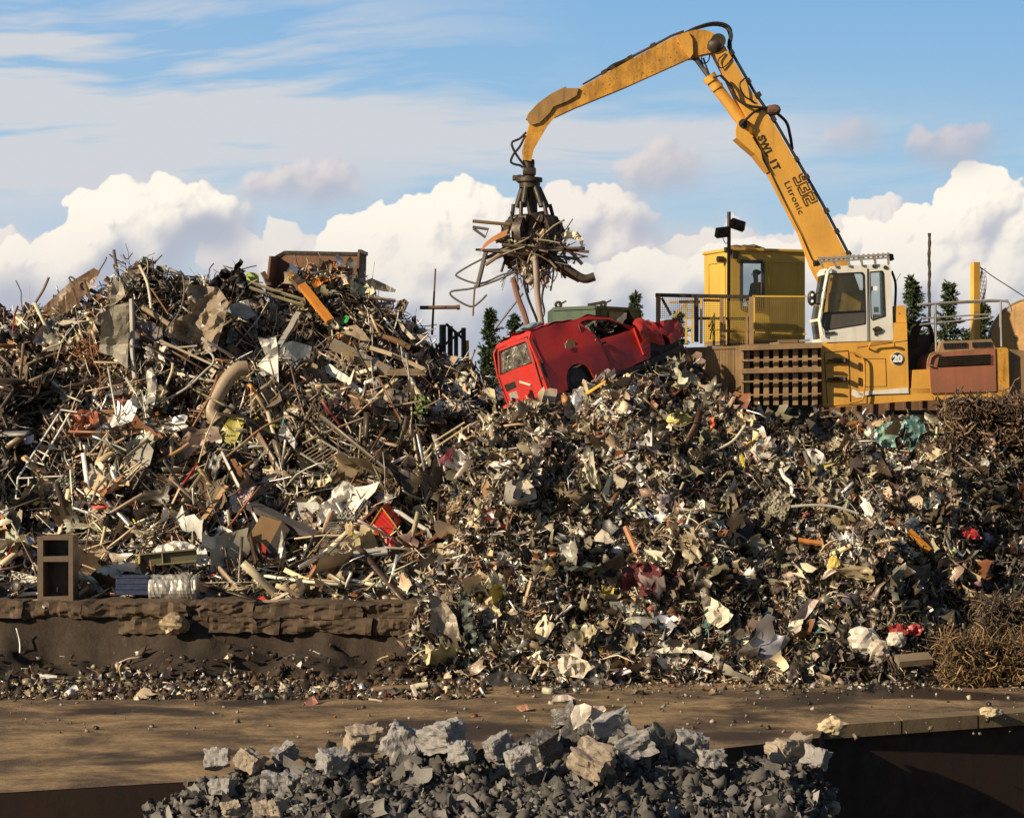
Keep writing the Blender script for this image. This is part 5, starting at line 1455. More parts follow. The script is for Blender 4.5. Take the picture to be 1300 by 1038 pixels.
# worker inside
M['orange_cloth'] = weathered('orange_work_jacket', (0.55, 0.14, 0.02), dirtamt=.3, rustamt=0, scale=6, rough=.9, bump=.1)
M['skin'] = weathered('skin', (0.34, 0.19, 0.12), dirtamt=0, rustamt=0, scale=6, rough=.6, bump=0)
M['hair'] = weathered('dark_hair', (0.03, 0.022, 0.016), dirtamt=0, rustamt=0, scale=6, rough=.8, bump=.2)
M['navy'] = weathered('navy_trousers', (0.03, 0.035, 0.06), dirtamt=.2, rustamt=0, scale=6, rough=.9)
def skin_body(name, joints, edges, mat_, parent):
    me = bpy.data.meshes.new(name); me.from_pydata([j[0] for j in joints], edges, [])
    o = bpy.data.objects.new(name, me); link(o); md = o.modifiers.new('skin', 'SKIN'); md.use_smooth_shade = True
    for v, j in zip(me.skin_vertices[0].data, joints): v.radius = (j[1], j[1] * (j[2] if len(j) > 2 else 1))
    me.skin_vertices[0].data[0].use_root = True
    sb = o.modifiers.new('sub', 'SUBSURF'); sb.levels = 1; sb.render_levels = 1
    dg = bpy.context.evaluated_depsgraph_get(); m2 = bpy.data.meshes.new_from_object(o.evaluated_get(dg)); o.modifiers.clear(); o.data = m2
    m2.materials.clear(); m2.materials.append(mat_); o.parent = parent; return o
pb = cl3(1.0, .62, cz0)
PER = thing('person', 'worker in an orange jacket standing behind the cabin window, looking left', 'person', pb)
PER.rotation_euler = (0, 0, ang + math.pi)     # local +x is where the worker faces
J = [((0, 0, .92), .13, 1.2), ((0, 0, 1.12), .13, 1.25), ((.0, 0, 1.34), .14, 1.3), ((.01, 0, 1.46), .07), ((.02, 0, 1.56), .06), ((.03, 0, 1.66), .095, .85), ((.03, 0, 1.73), .07, .8),
     ((0, .19, 1.40), .065), ((.03, .23, 1.16), .05), ((.2, .18, 1.02), .04), ((0, -.19, 1.40), .065), ((.03, -.23, 1.16), .05), ((.2, -.18, 1.02), .04),
     ((0, .1, .86), .095), ((.03, .11, .48), .07), ((0, .12, .07), .05), ((0, -.1, .86), .095), ((.03, -.11, .48), .07), ((0, -.12, .07), .05), ((.14, .12, .04), .04), ((.14, -.12, .04), .04)]
E = [(0, 1), (1, 2), (2, 3), (3, 4), (4, 5), (5, 6), (2, 7), (7, 8), (8, 9), (2, 10), (10, 11), (11, 12), (0, 13), (13, 14), (14, 15), (0, 16), (16, 17), (17, 18), (15, 19), (18, 20)]
skin_body('body', J, E, M['skin'], PER)
def grow(js, k): return [(j[0], j[1] + k) + tuple(j[2:]) for j in js]
skin_body('jacket', grow([J[i] for i in (0, 1, 2, 7, 8, 10, 11)], .022) + [((.15, .19, 1.06), .05), ((.15, -.19, 1.06), .05), ((.01, 0, 1.45), .075)], [(0, 1), (1, 2), (2, 3), (3, 4), (2, 5), (5, 6), (4, 7), (6, 8), (2, 9)], M['orange_cloth'], PER)
skin_body('trousers', grow([J[i] for i in (0, 13, 14, 16, 17)], .02) + [((0, .12, .14), .07), ((0, -.12, .14), .07)], [(0, 1), (1, 2), (0, 3), (3, 4), (2, 5), (4, 6)], M['navy'], PER)
q = MB(); q.ball((.0, 0, 1.72), .105, 3, (1, .88, .72), .12); q.build('hair', M['hair'], PER)
q = MB(); q.ball((.125, 0, 1.66), .018, 1, (1, .7, 1.2)); q.build('nose', M['skin'], PER)
for sy in (-1, 1):
    q = MB(); q.ball((.105, sy * .035, 1.685), .012, 1); q.build('eye', M['hair'], PER)
    q = MB(); q.ball((.03, sy * .095, 1.66), .025, 1, (.6, .4, 1)); q.build('ear', M['skin'], PER)
    for k in range(5):
        th = k == 4
        b_ = Vector((.235, sy * (.165 + .017 * k) if not th else sy * .15, 1.0)); q = MB(); ln = (.075, .085, .08, .065, .05)[k]
        q.tube([b_ - Vector((.03, 0, 0)), b_ + Vector((ln * .5, 0, -.006)), b_ + Vector((ln * .85, 0, -.035))], [.010, .009, .006], 6); q.build('finger', M['skin'], PER)

# floodlights on a pole beside the cabin
fp = P(925, 360, 53.6); FL = root('floodlight_pole', 'dark pole with two floodlights beside the yellow cabin', 'floodlight', Vector((fp.x, fp.y, 4.1)))
q = MB(); q.cyl(Vector((fp.x, fp.y, 4.1)), P(925.5, 269, 53.6), .045, 12); q.build('pole', M['iron'], FL)
for (x, y, rz, ry, sx) in ((917, 295, .5, -.15, 1), (936.5, 285.5, -.4, .35, 1)):
    c = P(x, y, 53.5); R = Matrix.Rotation(rz, 3, 'Z') @ Matrix.Rotation(ry, 3, 'Y') @ Matrix.Rotation(.5, 3, 'X')
    q = MB(); q.box(c, (.36, .14, .24), R, .02); q.box(c + R @ Vector((0, .09, 0)), (.22, .1, .14), R, .02); hd = q.build('lamp_head', M['black'], FL)
    q = MB(); q.box(c + R @ Vector((0, -.074, 0)), (.30, .006, .18), R); q.build('lamp_glass', M['glass'], hd); q = MB(); q.box(c + R @ Vector((0, -.071, 0)), (.29, .003, .17), R); q.build('reflector', M['chrome'], hd)
    q = MB(); q.bar(c, P(925.5, y + 2, 53.6), .03, .03); q.build('bracket', M['black'], FL)
q = MB(); q.tube(smooth_path([P(917, 300, 53.5), P(921, 309, 53.5), P(925, 306, 53.6)], 5), .01, 5); q.build('wire', M['black'], FL)

# ------------------------------------------------------------------ access platform railing with mesh infill
RL = root('platform_railing', 'brown steel platform railing with wire mesh, left of the yellow cabin', 'railing', P(890, 480, 52.2))
def rp(x, y, d=52.2): return P(x, y, d)
q = MB(); q.bar(rp(832, 374.5), rp(952, 377), .07, .09, (0, 0, 1)); q.build('top_rail', M['iron'], RL)
for (x, t, b2, w_, m_) in ((835.5, 376, 432, .10, 'yellowdirty'), (884, 376, 434, .10, 'iron'), (916, 379, 440, .07, 'yellowdirty'), (953.5, 377, 440, .10, 'yellowdirty'), (890, 378, 436, .05, 'yellow'), (920, 402, 438, .05, 'yellowdirty'), (948, 400, 438, .05, 'yellowdirty')):
    q = MB(); q.bar(rp(x, t), rp(x, b2), w_, w_, (1, 0, 0)); q.build('post', M['brownsteel' if m_ == 'yellowdirty' else m_], RL)
for (x0, y0, x1, y1, m_) in ((884, 404, 952, 404.5, 'iron'), (840, 378, 852, 400, 'brownsteel'), (893, 381, 916, 382, 'yellowdirty'), (920, 420, 950, 421, 'yellowdirty'), (862, 383, 890, 383, 'yellow')):
    q = MB(); q.bar(rp(x0, y0, 52.3), rp(x1, y1, 52.3), .05, .06); q.build('rail', M[m_], RL)
M['mesh'] = weathered('yellow_mesh_wire', (0.35, 0.24, 0.06), dirtamt=.5, rustamt=.2, scale=2, rough=.7, bump=0)
q = MB()
for k in range(44): q.bar(rp(836 + k * 2.66, 376, 52.25), rp(836 + k * 2.66, 404 if k < 18 else 436, 52.25), .008, .008, (1, 0, 0))
for k in range(22): q.bar(rp(836, 377 + k * 2.66, 52.25), rp(952 if k > 10 else 952, 378 + k * 2.66, 52.25), .008, .008) if k <= 10 else q.bar(rp(884, 377 + k * 2.66, 52.25), rp(952, 378 + k * 2.66, 52.25), .008, .008)
q.build('wire_mesh', M['mesh'], RL)
RL2 = root('mesh_guard', 'yellow wire mesh guard panel fixed in front of the lower half of the yellow cabin', 'guard panel', P(990, 420, 53.0))
q = MB()
for k in range(26): q.bar(P(958 + k * 2.55, 376.5, 53.0), P(958 + k * 2.55, 422, 53.0), .008, .008, (1, 0, 0))
for k in range(18): q.bar(P(957, 377 + k * 2.6, 53.0), P(1023, 377.5 + k * 2.6, 53.0), .008, .008)
q.build('wire_mesh', M['mesh'], RL2)
q = MB(); q.bar(P(955, 376, 53), P(1024, 376.5, 53), .04, .04); q.bar(P(957, 422, 53), P(1024, 424, 53), .04, .04); q.bar(P(957.5, 376, 53), P(957.5, 423, 53), .04, .04, (1, 0, 0)); q.build('frame', M['cabin'], RL2)
LD = root('access_ladder', 'thin yellow frame ladder standing beside the mesh railing', 'ladder', P(875, 430, 54.5))
q = MB()
for x in (871, 879): q.bar(P(x, 380, 54.5), P(x, 436, 54.5), .05, .05, (1, 0, 0))
for y in (382, 393, 404, 415, 426): q.bar(P(871, y, 54.5), P(879, y, 54.5), .04, .04)
q.bar(P(855, 402, 54.5), P(871, 385, 54.5), .06, .06); q.bar(P(850, 384, 54.5), P(871, 383, 54.5), .04, .04); q.build('ladder_frame', M['cabin'], LD)

# ------------------------------------------------------------------ slatted barrier and ribbed steel box
BR = root('slatted_barrier', 'brown upright slatted steel barrier behind the nose of the red van', 'barrier', P(905, 515, 49.9))
q = MB()
n = 27
for k in range(n):
    x = 834 + (934 - 834) * k / (n - 1); q = MB(); q.bar(P(x, 443, 49.9), P(x, 530, 49.9), .09, .062 if k % 5 else .09, (1, 0, 0)); q.build('slat', M['brownsteel'], BR)
for y in (441.5, 443.5):
    pass
q = MB(); q.bar(P(832, 444, 49.86), P(940, 440.5, 49.86), .05, .06); q.build('top_rail', M['brownsteel'], BR)
q = MB(); q.bar(P(832, 516, 49.95), P(940, 518, 49.95), .05, .06); q.build('lower_rail', M['brownsteel'], BR)
q = MB(); q.prism([P(830, 446, 50.8), P(940, 442, 50.8), P(940, 545, 50.8), P(830, 545, 50.8)], (0, .03, 0)); q.build('slat_gap_shade', M['black'], BR)  # black sheet added so the gaps between slats look shaded
q = MB(); q.bar(P(938.5, 438.5, 49.2), P(938.5, 528, 49.2), .12, .14, (1, 0, 0)); q.build('corner_post', M['brownsteel'], BR)
BX = root('ribbed_steel_box', 'rusty steel box with upright ribs and crossing bars, left of the excavator', 'steel box', P(990, 515, 49.0))
D0 = 49.0
q = MB(); q.prism([P(941, 442, D0 + .62), P(1043, 438.5, D0 + .62), P(1043, 545, D0 + .62), P(941, 545, D0 + .62)], (0, .05, 0)); q.build('rib_gap_shade', M['black'], BX)  # black behind the ribs stands in for shade in the gaps
for k in range(8):
    x = 945.5 + 12.3 * k; q = MB()
    q.bar(P(x + 2.6, 443, D0 + .13), P(x + 2.6, 514, D0 + .13), .115, .08, (0, 1, 0)); q.build('rib', M['brownsteel'], BX)
for y0, y1, th in ((457.5, 455, .045), (484.5, 482.5, .035), (501.5, 499.5, .035)):
    q = MB(); q.bar(P(941, y0, D0 - .02), P(1042.5, y1, D0 - .02), .06, th); q.build('crossbar', M['brownsteel'], BX)
q = MB(); q.bar(P(941, 471, D0 - .03), P(1042.5, 468.5, D0 - .03), .06, .11); q.build('waist_beam', M['brownsteel'], BX)
q = MB(); q.bar(P(940, 441.5, D0), P(1043, 438, D0), .16, .12); q.build('top_beam', M['brownsteel'], BX)
q = MB(); q.bar(P(941, 441, D0 + .3), P(941, 518, D0 + .3), .04, .62, (0, 1, 0)); q.build('end_plate', M['brownsteel'], BX)
q = MB(); q.prism([P(941, 438.5, D0), P(1040, 435.5, D0), P(1040, 434.5, D0 + 1.9), P(945, 437, D0 + 1.9)], (0, 0, -.05)); q.build('deck_plate', M['rust'], BX)
pl = [(P(945 + i * 9, 435.5 - i * .3, 49.5), i) for i in range(9)]
for (x0, y0, x1, y1, w_, h_, lab, c_) in ((978, 436.5, 1028, 431.5, .16, .05, 'flat pale board lying on top of the ribbed steel box', (.33, .27, .2)), (988, 433.5, 1012, 433, .2, .07, 'brown plank lying on the pale board over the ribbed steel box', (.2, .12, .07))):
    q = MB(); q.bar(P(x0, y0, 49.6), P(x1, y1, 49.6), w_, h_); tag(q.build('board', M['thing'], col=c_, origin=P(x0, y0, 49.6)), lab, 'board')

# ------------------------------------------------------------------ green tank, poles, posts, drum
GT = root('green_tank', 'dark green steel tank standing behind the red van', 'tank', P(757, 430, 55))
def tk(x, y, d): return P(x, y, d)
q = MB(); pts = [tk(702, 392, 55), tk(704.5, 390.5, 55), tk(756, 388.5, 54.4), tk(812, 388.5, 55.4), tk(812, 470, 55.4), tk(756, 470, 54.4), tk(702, 470, 55)]
fr_ = [tk(702, 391, 55.2), tk(756, 388.5, 54.2), tk(812, 389.5, 55.6)]
top = [p.copy() for p in fr_] + [fr_[2] + Vector((.1, 2.0, 0)), fr_[0] + Vector((-.1, 2.2, 0))]
zt = fr_[1].z
top = [Vector((p.x, p.y, zt)) for p in top]; q.prism(top, (0, 0, 4.1 - zt)); tb = q.build('tank_body', M['green'], GT)
q = MB(); q.bar(top[0] + Vector((0, -.02, -.03)), top[1] + Vector((0, -.02, -.03)), .05, .08); q.bar(top[1] + Vector((0, -.02, -.03)), top[2] + Vector((0, -.02, -.03)), .05, .08); q.build('rim', M['green'], GT)
a_ = top[1].lerp(top[2], .30); b__ = top[1].lerp(top[2], .82); q = MB(); q.prism([a_ + Vector((0, -.03, -.12)), b__ + Vector((0, -.03, -.12)), b__ + Vector((0, -.03, -.9)), a_ + Vector((0, -.03, -.9))], (0, .02, 0)); q.build('dark_hatch', M['darkpanel'], GT)
for x, y, r_ in ((709, 387, .07), (766, 386, .06)):
    q = MB(); c = P(x, y, 55.6); q.tube([c + Vector((math.cos(t) * r_, 0, math.sin(t) * r_)) for t in np.linspace(0, 2 * math.pi, 14, endpoint=False)], .035, 6, closed=True); q.bar(c, c + Vector((.20, 0, .10)), .05, .04); q.build('lifting_eye', M['iron'], GT)
q = MB(); q.bar(P(746, 387.5, 55.6), P(768, 383.5, 55.6), .07, .08); q.build('hatch_lever', M['iron'], GT)

def simple(name, lab, cat, mb_, mat_, origin, **k): return tag(mb_.build(name, M[mat_] if isinstance(mat_, str) else mat_, origin=origin, **k), lab, cat)
q = MB(); q.cyl(P(548.5, 425, 52.5), P(552.8, 341, 52.5), .032, 8, .022); simple('pole', 'thin leaning dark pole standing at the right end of the left heap', 'pole', q, 'rust', P(548.5, 425, 52.5))
q = MB(); q.cyl(P(533, 390.5, 52.2), P(583.5, 390, 52.2), .045, 10); q.cyl(P(580, 390, 52.2), P(584, 390, 52.2), .06, 10); simple('pipe', 'horizontal rusty pipe jutting out to the right past the leaning pole', 'pipe', q, 'rust', P(533, 390, 52.2))
q = MB(); pr_ = [(1180, 296 + k * 6) for k in range(26)]; q.tube([P(1179.8 + .35 * math.sin(k), 296 + k * 6.5, 60) for k in range(26)], [.035 if k % 2 else .05 for k in range(26)], 8); simple('mast', 'tall thin dark mast standing behind the excavator railing', 'pole', q, 'iron', P(1180, 460, 60))
YP = root('yellow_post', 'square yellow steel post with netting, right of the tall thin mast', 'post', P(1238, 440, 57))
q = MB(); q.bar(P(1238, 333, 57), P(1238, 470, 57), .18, .18, (1, .35, 0)); q.build('post', M['yellow'], YP)
q = MB()
for k in range(7):
    q.tube(smooth_path([P(1243 + k * 1.4 + 1.2 * math.sin(j * 1.3 + k), 338 + j * 8 + k * 1.6, 57.1) for j in range(max(3, 11 - k))], 3), .008, 4)
for j in range(16): q.tube(smooth_path([P(1243, 339 + j * 5.2, 57.1), P(1247, 342 + j * 5.1, 57.1), P(1252 - j * .1, 340.5 + j * 5.4, 57.1)], 3), .007, 4)
q.build('netting', M['mesh'], YP)
q = MB(); q.tube(smooth_path([P(1243, 338, 57.1), P(1262, 352, 57.1), P(1284, 366, 57.1), P(1330, 396, 57.1)], 5), .014, 5); q.build('stay_wire', M['iron'], YP)

CDm = root('cable_drum', 'large brown cable drum standing behind the excavator counterweight', 'cable drum', P(1310, 460, 54))
dc = P(1322, 446, 54); axd = Vector((math.cos(.75), -math.sin(.75) * -1, 0)).normalized()
def rpt(c, a_, r_, t):
    s_ = a_.cross(Vector((0, 0, 1))).normalized(); return c + (s_ * math.cos(t) + Vector((0, 0, 1)) * math.sin(t)) * r_
for off in (-.45, .45):
    c = dc + axd * off; q = MB(); ring_ = [rpt(c, axd, 1.28, t) for t in np.linspace(0, 2 * math.pi, 48, endpoint=False)]; q.prism(ring_, axd * .05); fo = q.build('flange', M['hood'], CDm)
    q = MB(); q.tube([rpt(c, axd, 1.28, t) for t in np.linspace(0, 2 * math.pi, 48, endpoint=False)], .035, 6, closed=True); q.build('flange_rim', M['grey'], fo)
q = MB(); q.cyl(dc - axd * .4, dc + axd * .4, .7, 30); q.build('core', M['rust'], CDm)

# low brown wall behind the excavator, seen between the cab and the engine
q = MB(); q.box((P(1200, 470, 62).x, 62, 5.2), (9, .3, 2.6)); 
for k in range(20): q.box((P(1200, 470, 62).x - 4.4 + k * .46, 61.8, 5.2), (.06, .12, 2.58))
simple('steel_wall', 'low dark brown steel wall behind the excavator', 'wall', q, 'rust', (P(1200, 470, 62).x, 62, 3.9))

# post frames right of the left heap
for (x, y0, y1, w_, m_, lab) in ((562, 412, 442, .13, 'green', 'pale green square post at the right foot of the left heap'), (571.5, 414, 446, .10, 'iron', 'dark post beside the pale green square post'), (579, 422, 450, .08, 'green', 'thin green post between two dark posts'), (588.5, 416, 452, .09, 'iron', 'dark knobbly post nearest the conifers'), (593, 432, 450, .07, 'yellow', 'short yellow post beside the dark knobbly post')):
    q = MB(); q.bar(P(x, y0, 53.5), P(x, y1 + 30, 53.5), w_, w_, (1, .4, 0)); simple('post', lab, 'post', q, m_, P(x, y1, 53.5))
q = MB(); q.bar(P(566, 411, 53.4), P(588, 430, 53.4), .07, .07); simple('sloping_bar', 'dark bar sloping down between the posts right of the left heap', 'bar', q, 'iron', P(566, 411, 53.4))
q = MB(); q.bar(P(560, 441, 53.3), P(590, 417, 53.3), .06, .06); simple('crossing_bar', 'dark bar crossing in front of the green posts', 'bar', q, 'iron', P(560, 441, 53.3))

# ------------------------------------------------------------------ conifers
m, nt_, b_ = newmat('conifer_foliage')
oi = nd(nt_, 'ShaderNodeTexCoord').outputs['Object']
c = mixc(nt_, tex_noise(nt_, oi, 2.5, 3), (0.018, 0.035, 0.012), (0.055, 0.085, 0.025)); nt_.links.new(c, b_.inputs['Base Color']); b_.inputs['Roughness'].default_value = .8
M['conifer'] = m
M['bark'] = weathered('bark', (0.07, 0.05, 0.035), dirtamt=.5, rustamt=0, scale=4, rough=.9)
def conifer(px, ptop, d, width_px, lean, seed, lab):
    rr = random.Random(seed); topz = P(px, ptop, d).z; x0 = P(px, ptop, d).x; hgt = topz
    rt_ = root('conifer', lab, 'tree', (x0, d, 0), 'conifers behind the scrapyard')
    tr = [Vector((x0 + lean * (t ** 2) * .3 - lean * .3, d, hgt * t)) for t in np.linspace(0, 1, 9)]
    q = MB(); q.tube(tr, [.22 * (1 - t) + .012 for t in np.linspace(0, 1, 9)], 8); q.build('trunk', M['bark'], rt_)
    V_, F_ = [], []
    wid = width_px * d / F / 2 * 1.5
    nb = 230
    for k in range(nb):
        t = .28 + .715 * (k / nb) ** .9
        base_ = Vector((x0 + lean * (t ** 2) * .3 - lean * .3, d, hgt * t))
        L = wid * (1 - (t - .28) / .72) ** .8 * rr.choice((.35, .6, .8, 1.0, 1.35)) * rr.uniform(.8, 1.2) + .12
        a = rr.uniform(0, 2 * math.pi); dirn = Vector((math.cos(a) + .35, math.sin(a), rr.uniform(-.15, .35) + .25 * t))
        ns = max(5, int(L / .055))
        for j in range(ns):
            u = (j + 1) / ns
            p = base_ + dirn * L * u + Vector((0, 0, .30 * u * u * L - .18 * u))
            for _ in range(6):
                s_ = rr.uniform(.05, .14) * (1.15 - .4 * u); dd = Vector((rr.gauss(0, 1) + dirn.x, rr.gauss(0, 1) + dirn.y, rr.gauss(0, .7) + .3)).normalized(); ee = dd.cross(Vector((rr.gauss(0, 1), rr.gauss(0, 1), rr.gauss(0, 1)))).normalized()
                b0 = len(V_); V_ += [p, p + dd * s_ + ee * s_ * .28, p + dd * s_ * 1.8, p + dd * s_ - ee * s_ * .28]; F_.append((b0, b0 + 1, b0 + 2, b0 + 3))
    q = MB(); q.add(V_, F_); q.build('crown', M['conifer'], rt_, recalc=False)
for a in ((622, 392, 80, 34, .5, 1, 'pointed dark conifer, left one of the pair behind the rear of the red van'), (651, 398, 84, 46, .6, 2, 'broader low conifer between the pointed conifer and the red van'), (641, 428, 90, 60, .2, 3, 'low dark conifer half hidden behind the red van and the left heap'),
          (806, 370, 84, 16, .5, 4, 'small conifer tip showing over the green tank'), (1156, 350, 72, 44, .7, 5, 'dark conifer with wind blown branches close behind the white cab'), (1204, 357, 74, 46, .7, 6, 'dark conifer right of the tall thin mast'), (1247, 383, 80, 34, .4, 7, 'dark conifer behind the netting of the yellow post'),
          (860, 395, 90, 44, .5, 8, 'dark conifer seen through the mesh of the platform railing'), (1226, 420, 85, 40, .2, 9, 'lowest conifer, between the tall mast and the yellow post')):
    conifer(*a)

# ------------------------------------------------------------------ rusty skip on top of the left heap
SB = basis(8, 0, 0)
SKc = P(405.5, 362, 52.2)
SK = root('scrap_skip', 'rusty open steel skip tipped on its back on top of the left heap', 'skip', SKc)
def sk(x, y, z): return SKc + Matrix.Rotation(math.radians(-4), 3, 'Z') @ Matrix.Rotation(math.radians(-12), 3, 'X') @ Vector((x, y - .5, z - .08))
w2, dep, hh = 1.08, 1.2, .92
q = MB()
def qd(*p): q.add([sk(*a) for a in p], [(0, 1, 2, 3)] if len(p) == 4 else [tuple(range(len(p)))])
def slab3(pts, vec): q.prism([sk(*p) for p in pts], (sk(*vec) - sk(0, 0, 0)))
slab3([(-w2, dep / 2, -.3), (w2, dep / 2, -.3), (w2, dep / 2, hh - .05), (-w2 + .25, dep / 2, hh), (-w2, dep / 2, hh - .1)], (0, .05, 0))
slab3([(-w2, -dep / 2, -.3), (-w2, dep / 2, -.3), (-w2, dep / 2, hh - .1), (-w2, -dep / 2 + .3, hh - .35)], (.05, 0, 0))
slab3([(w2 - .05, -dep / 2, -.3), (w2 - .05, dep / 2, -.3), (w2 - .05, dep / 2, hh - .05), (w2 - .05, -dep / 2 + .1, hh - .30)], (.05, 0, 0))
slab3([(-w2, -dep / 2, -.3), (w2, -dep / 2, -.3), (w2, dep / 2, -.3), (-w2, dep / 2, -.3)], (0, 0, -.05)); q.build('skip_shell', M['rust'], SK)
q = MB(); q.bar(sk(-w2 + .2, dep / 2 + .02, hh), sk(w2, dep / 2 + .02, hh - .05), .12, .08, (0, 0, 1)); q.bar(sk(w2, dep / 2 + .02, hh - .05), sk(w2, -dep / 2 + .1, hh - .3), .08, .08); q.bar(sk(-w2 + .2, dep / 2 + .02, hh), sk(-w2, dep / 2, hh - .12), .1, .08); q.build('rim', M['iron'], SK)
rs_ = np.random.default_rng(5); n = 900
Sx = Soup()
p = np.array([list(sk(rs_.uniform(-.45, .98), rs_.uniform(-1.0, .35), rs_.triangular(-.45, -.2, .30))) for _ in range(n)])
cc_ = colours(n, 0, rs_); k_ = rs_.random(n); cc_[k_ < .22] = (.55, .19, .02, 0); cc_[(k_ > .22) & (k_ < .3)] = (.06, .09, .16, .2)
Sx.add(g_sheets(p[:500], np.tile([0, -1, .5], (500, 1)), logn(500, .15, .4, rs_, .06, .35), rs_, 4), cc_[:500]); Sx.add(g_tubes(p[500:], np.tile([0, -1, .5], (400, 1)), logn(400, .3, .4, rs_, .1, .6), logn(400, .014, .4, rs_, .006, .03), rs_, 6, 4, 1.0), cc_[500:])
tag(Sx.build('motor_scrap', M['scrap']), 'orange, blue and brown motor windings and wire spilling out of the rusty skip', 'scrap', kind='stuff')

# ------------------------------------------------------------------ wire bales and tangles
def tangle(name, c, radii, n, rad, col_, lab, cat, seed, m_=9, seg=.9, box=False, kind=None, bend=2.2, mat_=None):
    rg_ = np.random.default_rng(seed); u = rg_.normal(size=(n, 3)); u /= np.linalg.norm(u, axis=1, keepdims=True)
    if box: u = rg_.uniform(-1, 1, (n, 3)); u = np.sign(u) * np.abs(u) ** .6; u *= 1 + rg_.normal(size=(n, 1)) * .07
    else: u *= rg_.uniform(.3, 1, (n, 1)) ** .5
    p = np.array(c) + u * np.array(radii); nr = u / np.linalg.norm(u, axis=1, keepdims=True)
    S_ = Soup(); cc = np.tile([*col_, 0.0], (n, 1)) * np.exp(rg_.normal(size=(n, 1)) * .6); cc[:, 3] = 0
    S_.add(g_tubes(p, nr, logn(n, seg, .3, rg_, .2, 2), np.full(n, rad) * np.exp(rg_.normal(size=n) * .45), rg_, m_, 4, bend, .3), cc)
    S_.add(g_lumps(p[:n // 12] * .6 + np.array(c) * .4, logn(n // 12, min(radii) * .5, .2, rg_, .1, 1), rg_, sub=1), np.tile([*(np.array(col_) * .2), 0], (n // 12, 1)))
    o = S_.build(name, mat_ or M['scrap']); cen = Vector(c)
    me_ = o.data; arr_ = np.empty(len(me_.vertices) * 3, np.float32); me_.vertices.foreach_get('co', arr_); arr_ = arr_.reshape(-1, 3) - np.array(cen, np.float32); me_.vertices.foreach_set('co', arr_.ravel()); o.location = cen
    return tag(o, lab, cat, kind=kind)
tangle('wire_bale', P(1256, 538, 46.3), (.88, .55, .45), 1600, .012, (.095, .06, .036), 'big square bale of rusty brown wire below the excavator engine', 'wire bale', 1, box=True, seg=.6, bend=1.5)
tangle('wire_bale', P(1266, 836, 40.0), (.95, .5, .36), 2100, .008, (.12, .075, .032), 'tan rusty wire bale on the ground at the right, lower one of two', 'wire bale', 2, box=True, seg=.5, bend=1.5)
tangle('wire_bale', P(1290, 785, 40.9), (.62, .5, .30), 1300, .008, (.075, .05, .03), 'dark brown wire bale stacked above the tan wire bale', 'wire bale', 3, box=True, seg=.5, bend=1.5)
tangle('wire_tangle', P(112, 470, hit(112, 470) + .1), (.52, .18, .62), 1500, .005, (.22, .09, .03), 'orange rusty fine wire tangle below the grey bent sheet on the left heap', 'wire tangle', 4, seg=.4, bend=3)
tangle('wire_tangle', P(142, 500, hit(142, 500) + .1), (.42, .15, .4), 700, .005, (.16, .10, .05), 'dark brown wire tangle beside the orange wire tangle', 'wire tangle', 5, seg=.4, bend=3)
# ------------------------------------------------------------------ pieces one can pick out on the heaps
C_ = dict(tan=(.34, .26, .17), cream=(.62, .55, .42), white=(.78, .76, .70), grey=(.30, .285, .25), lgrey=(.44, .42, .38), dgrey=(.12, .115, .11), brown=(.20, .125, .07), dbrown=(.07, .045, .03), rust=(.24, .105, .045),
          orange=(.66, .25, .035), red=(.50, .03, .02), dred=(.22, .02, .02), maroon=(.16, .015, .03), pink=(.40, .13, .14), lime=(.42, .52, .10), olive=(.38, .34, .08), green=(.03, .40, .08), blue=(.03, .16, .42), navy=(.012, .022, .055),
          teal=(.12, .36, .30), black=(.014, .014, .016), pole=(.50, .42, .28), wood=(.42, .25, .11), steel=(.42, .42, .42), yellow=(.68, .50, .07), salmon=(.55, .22, .15), pblue=(.35, .45, .55))
SEED = [0]


def depth_fn(cx, cy, dz, lean, side=0.0):
    d0 = hit(cx, cy) - dz
    return lambda x, y: d0 + ((cy - y) * lean + (x - cx) * side) * d0 / F


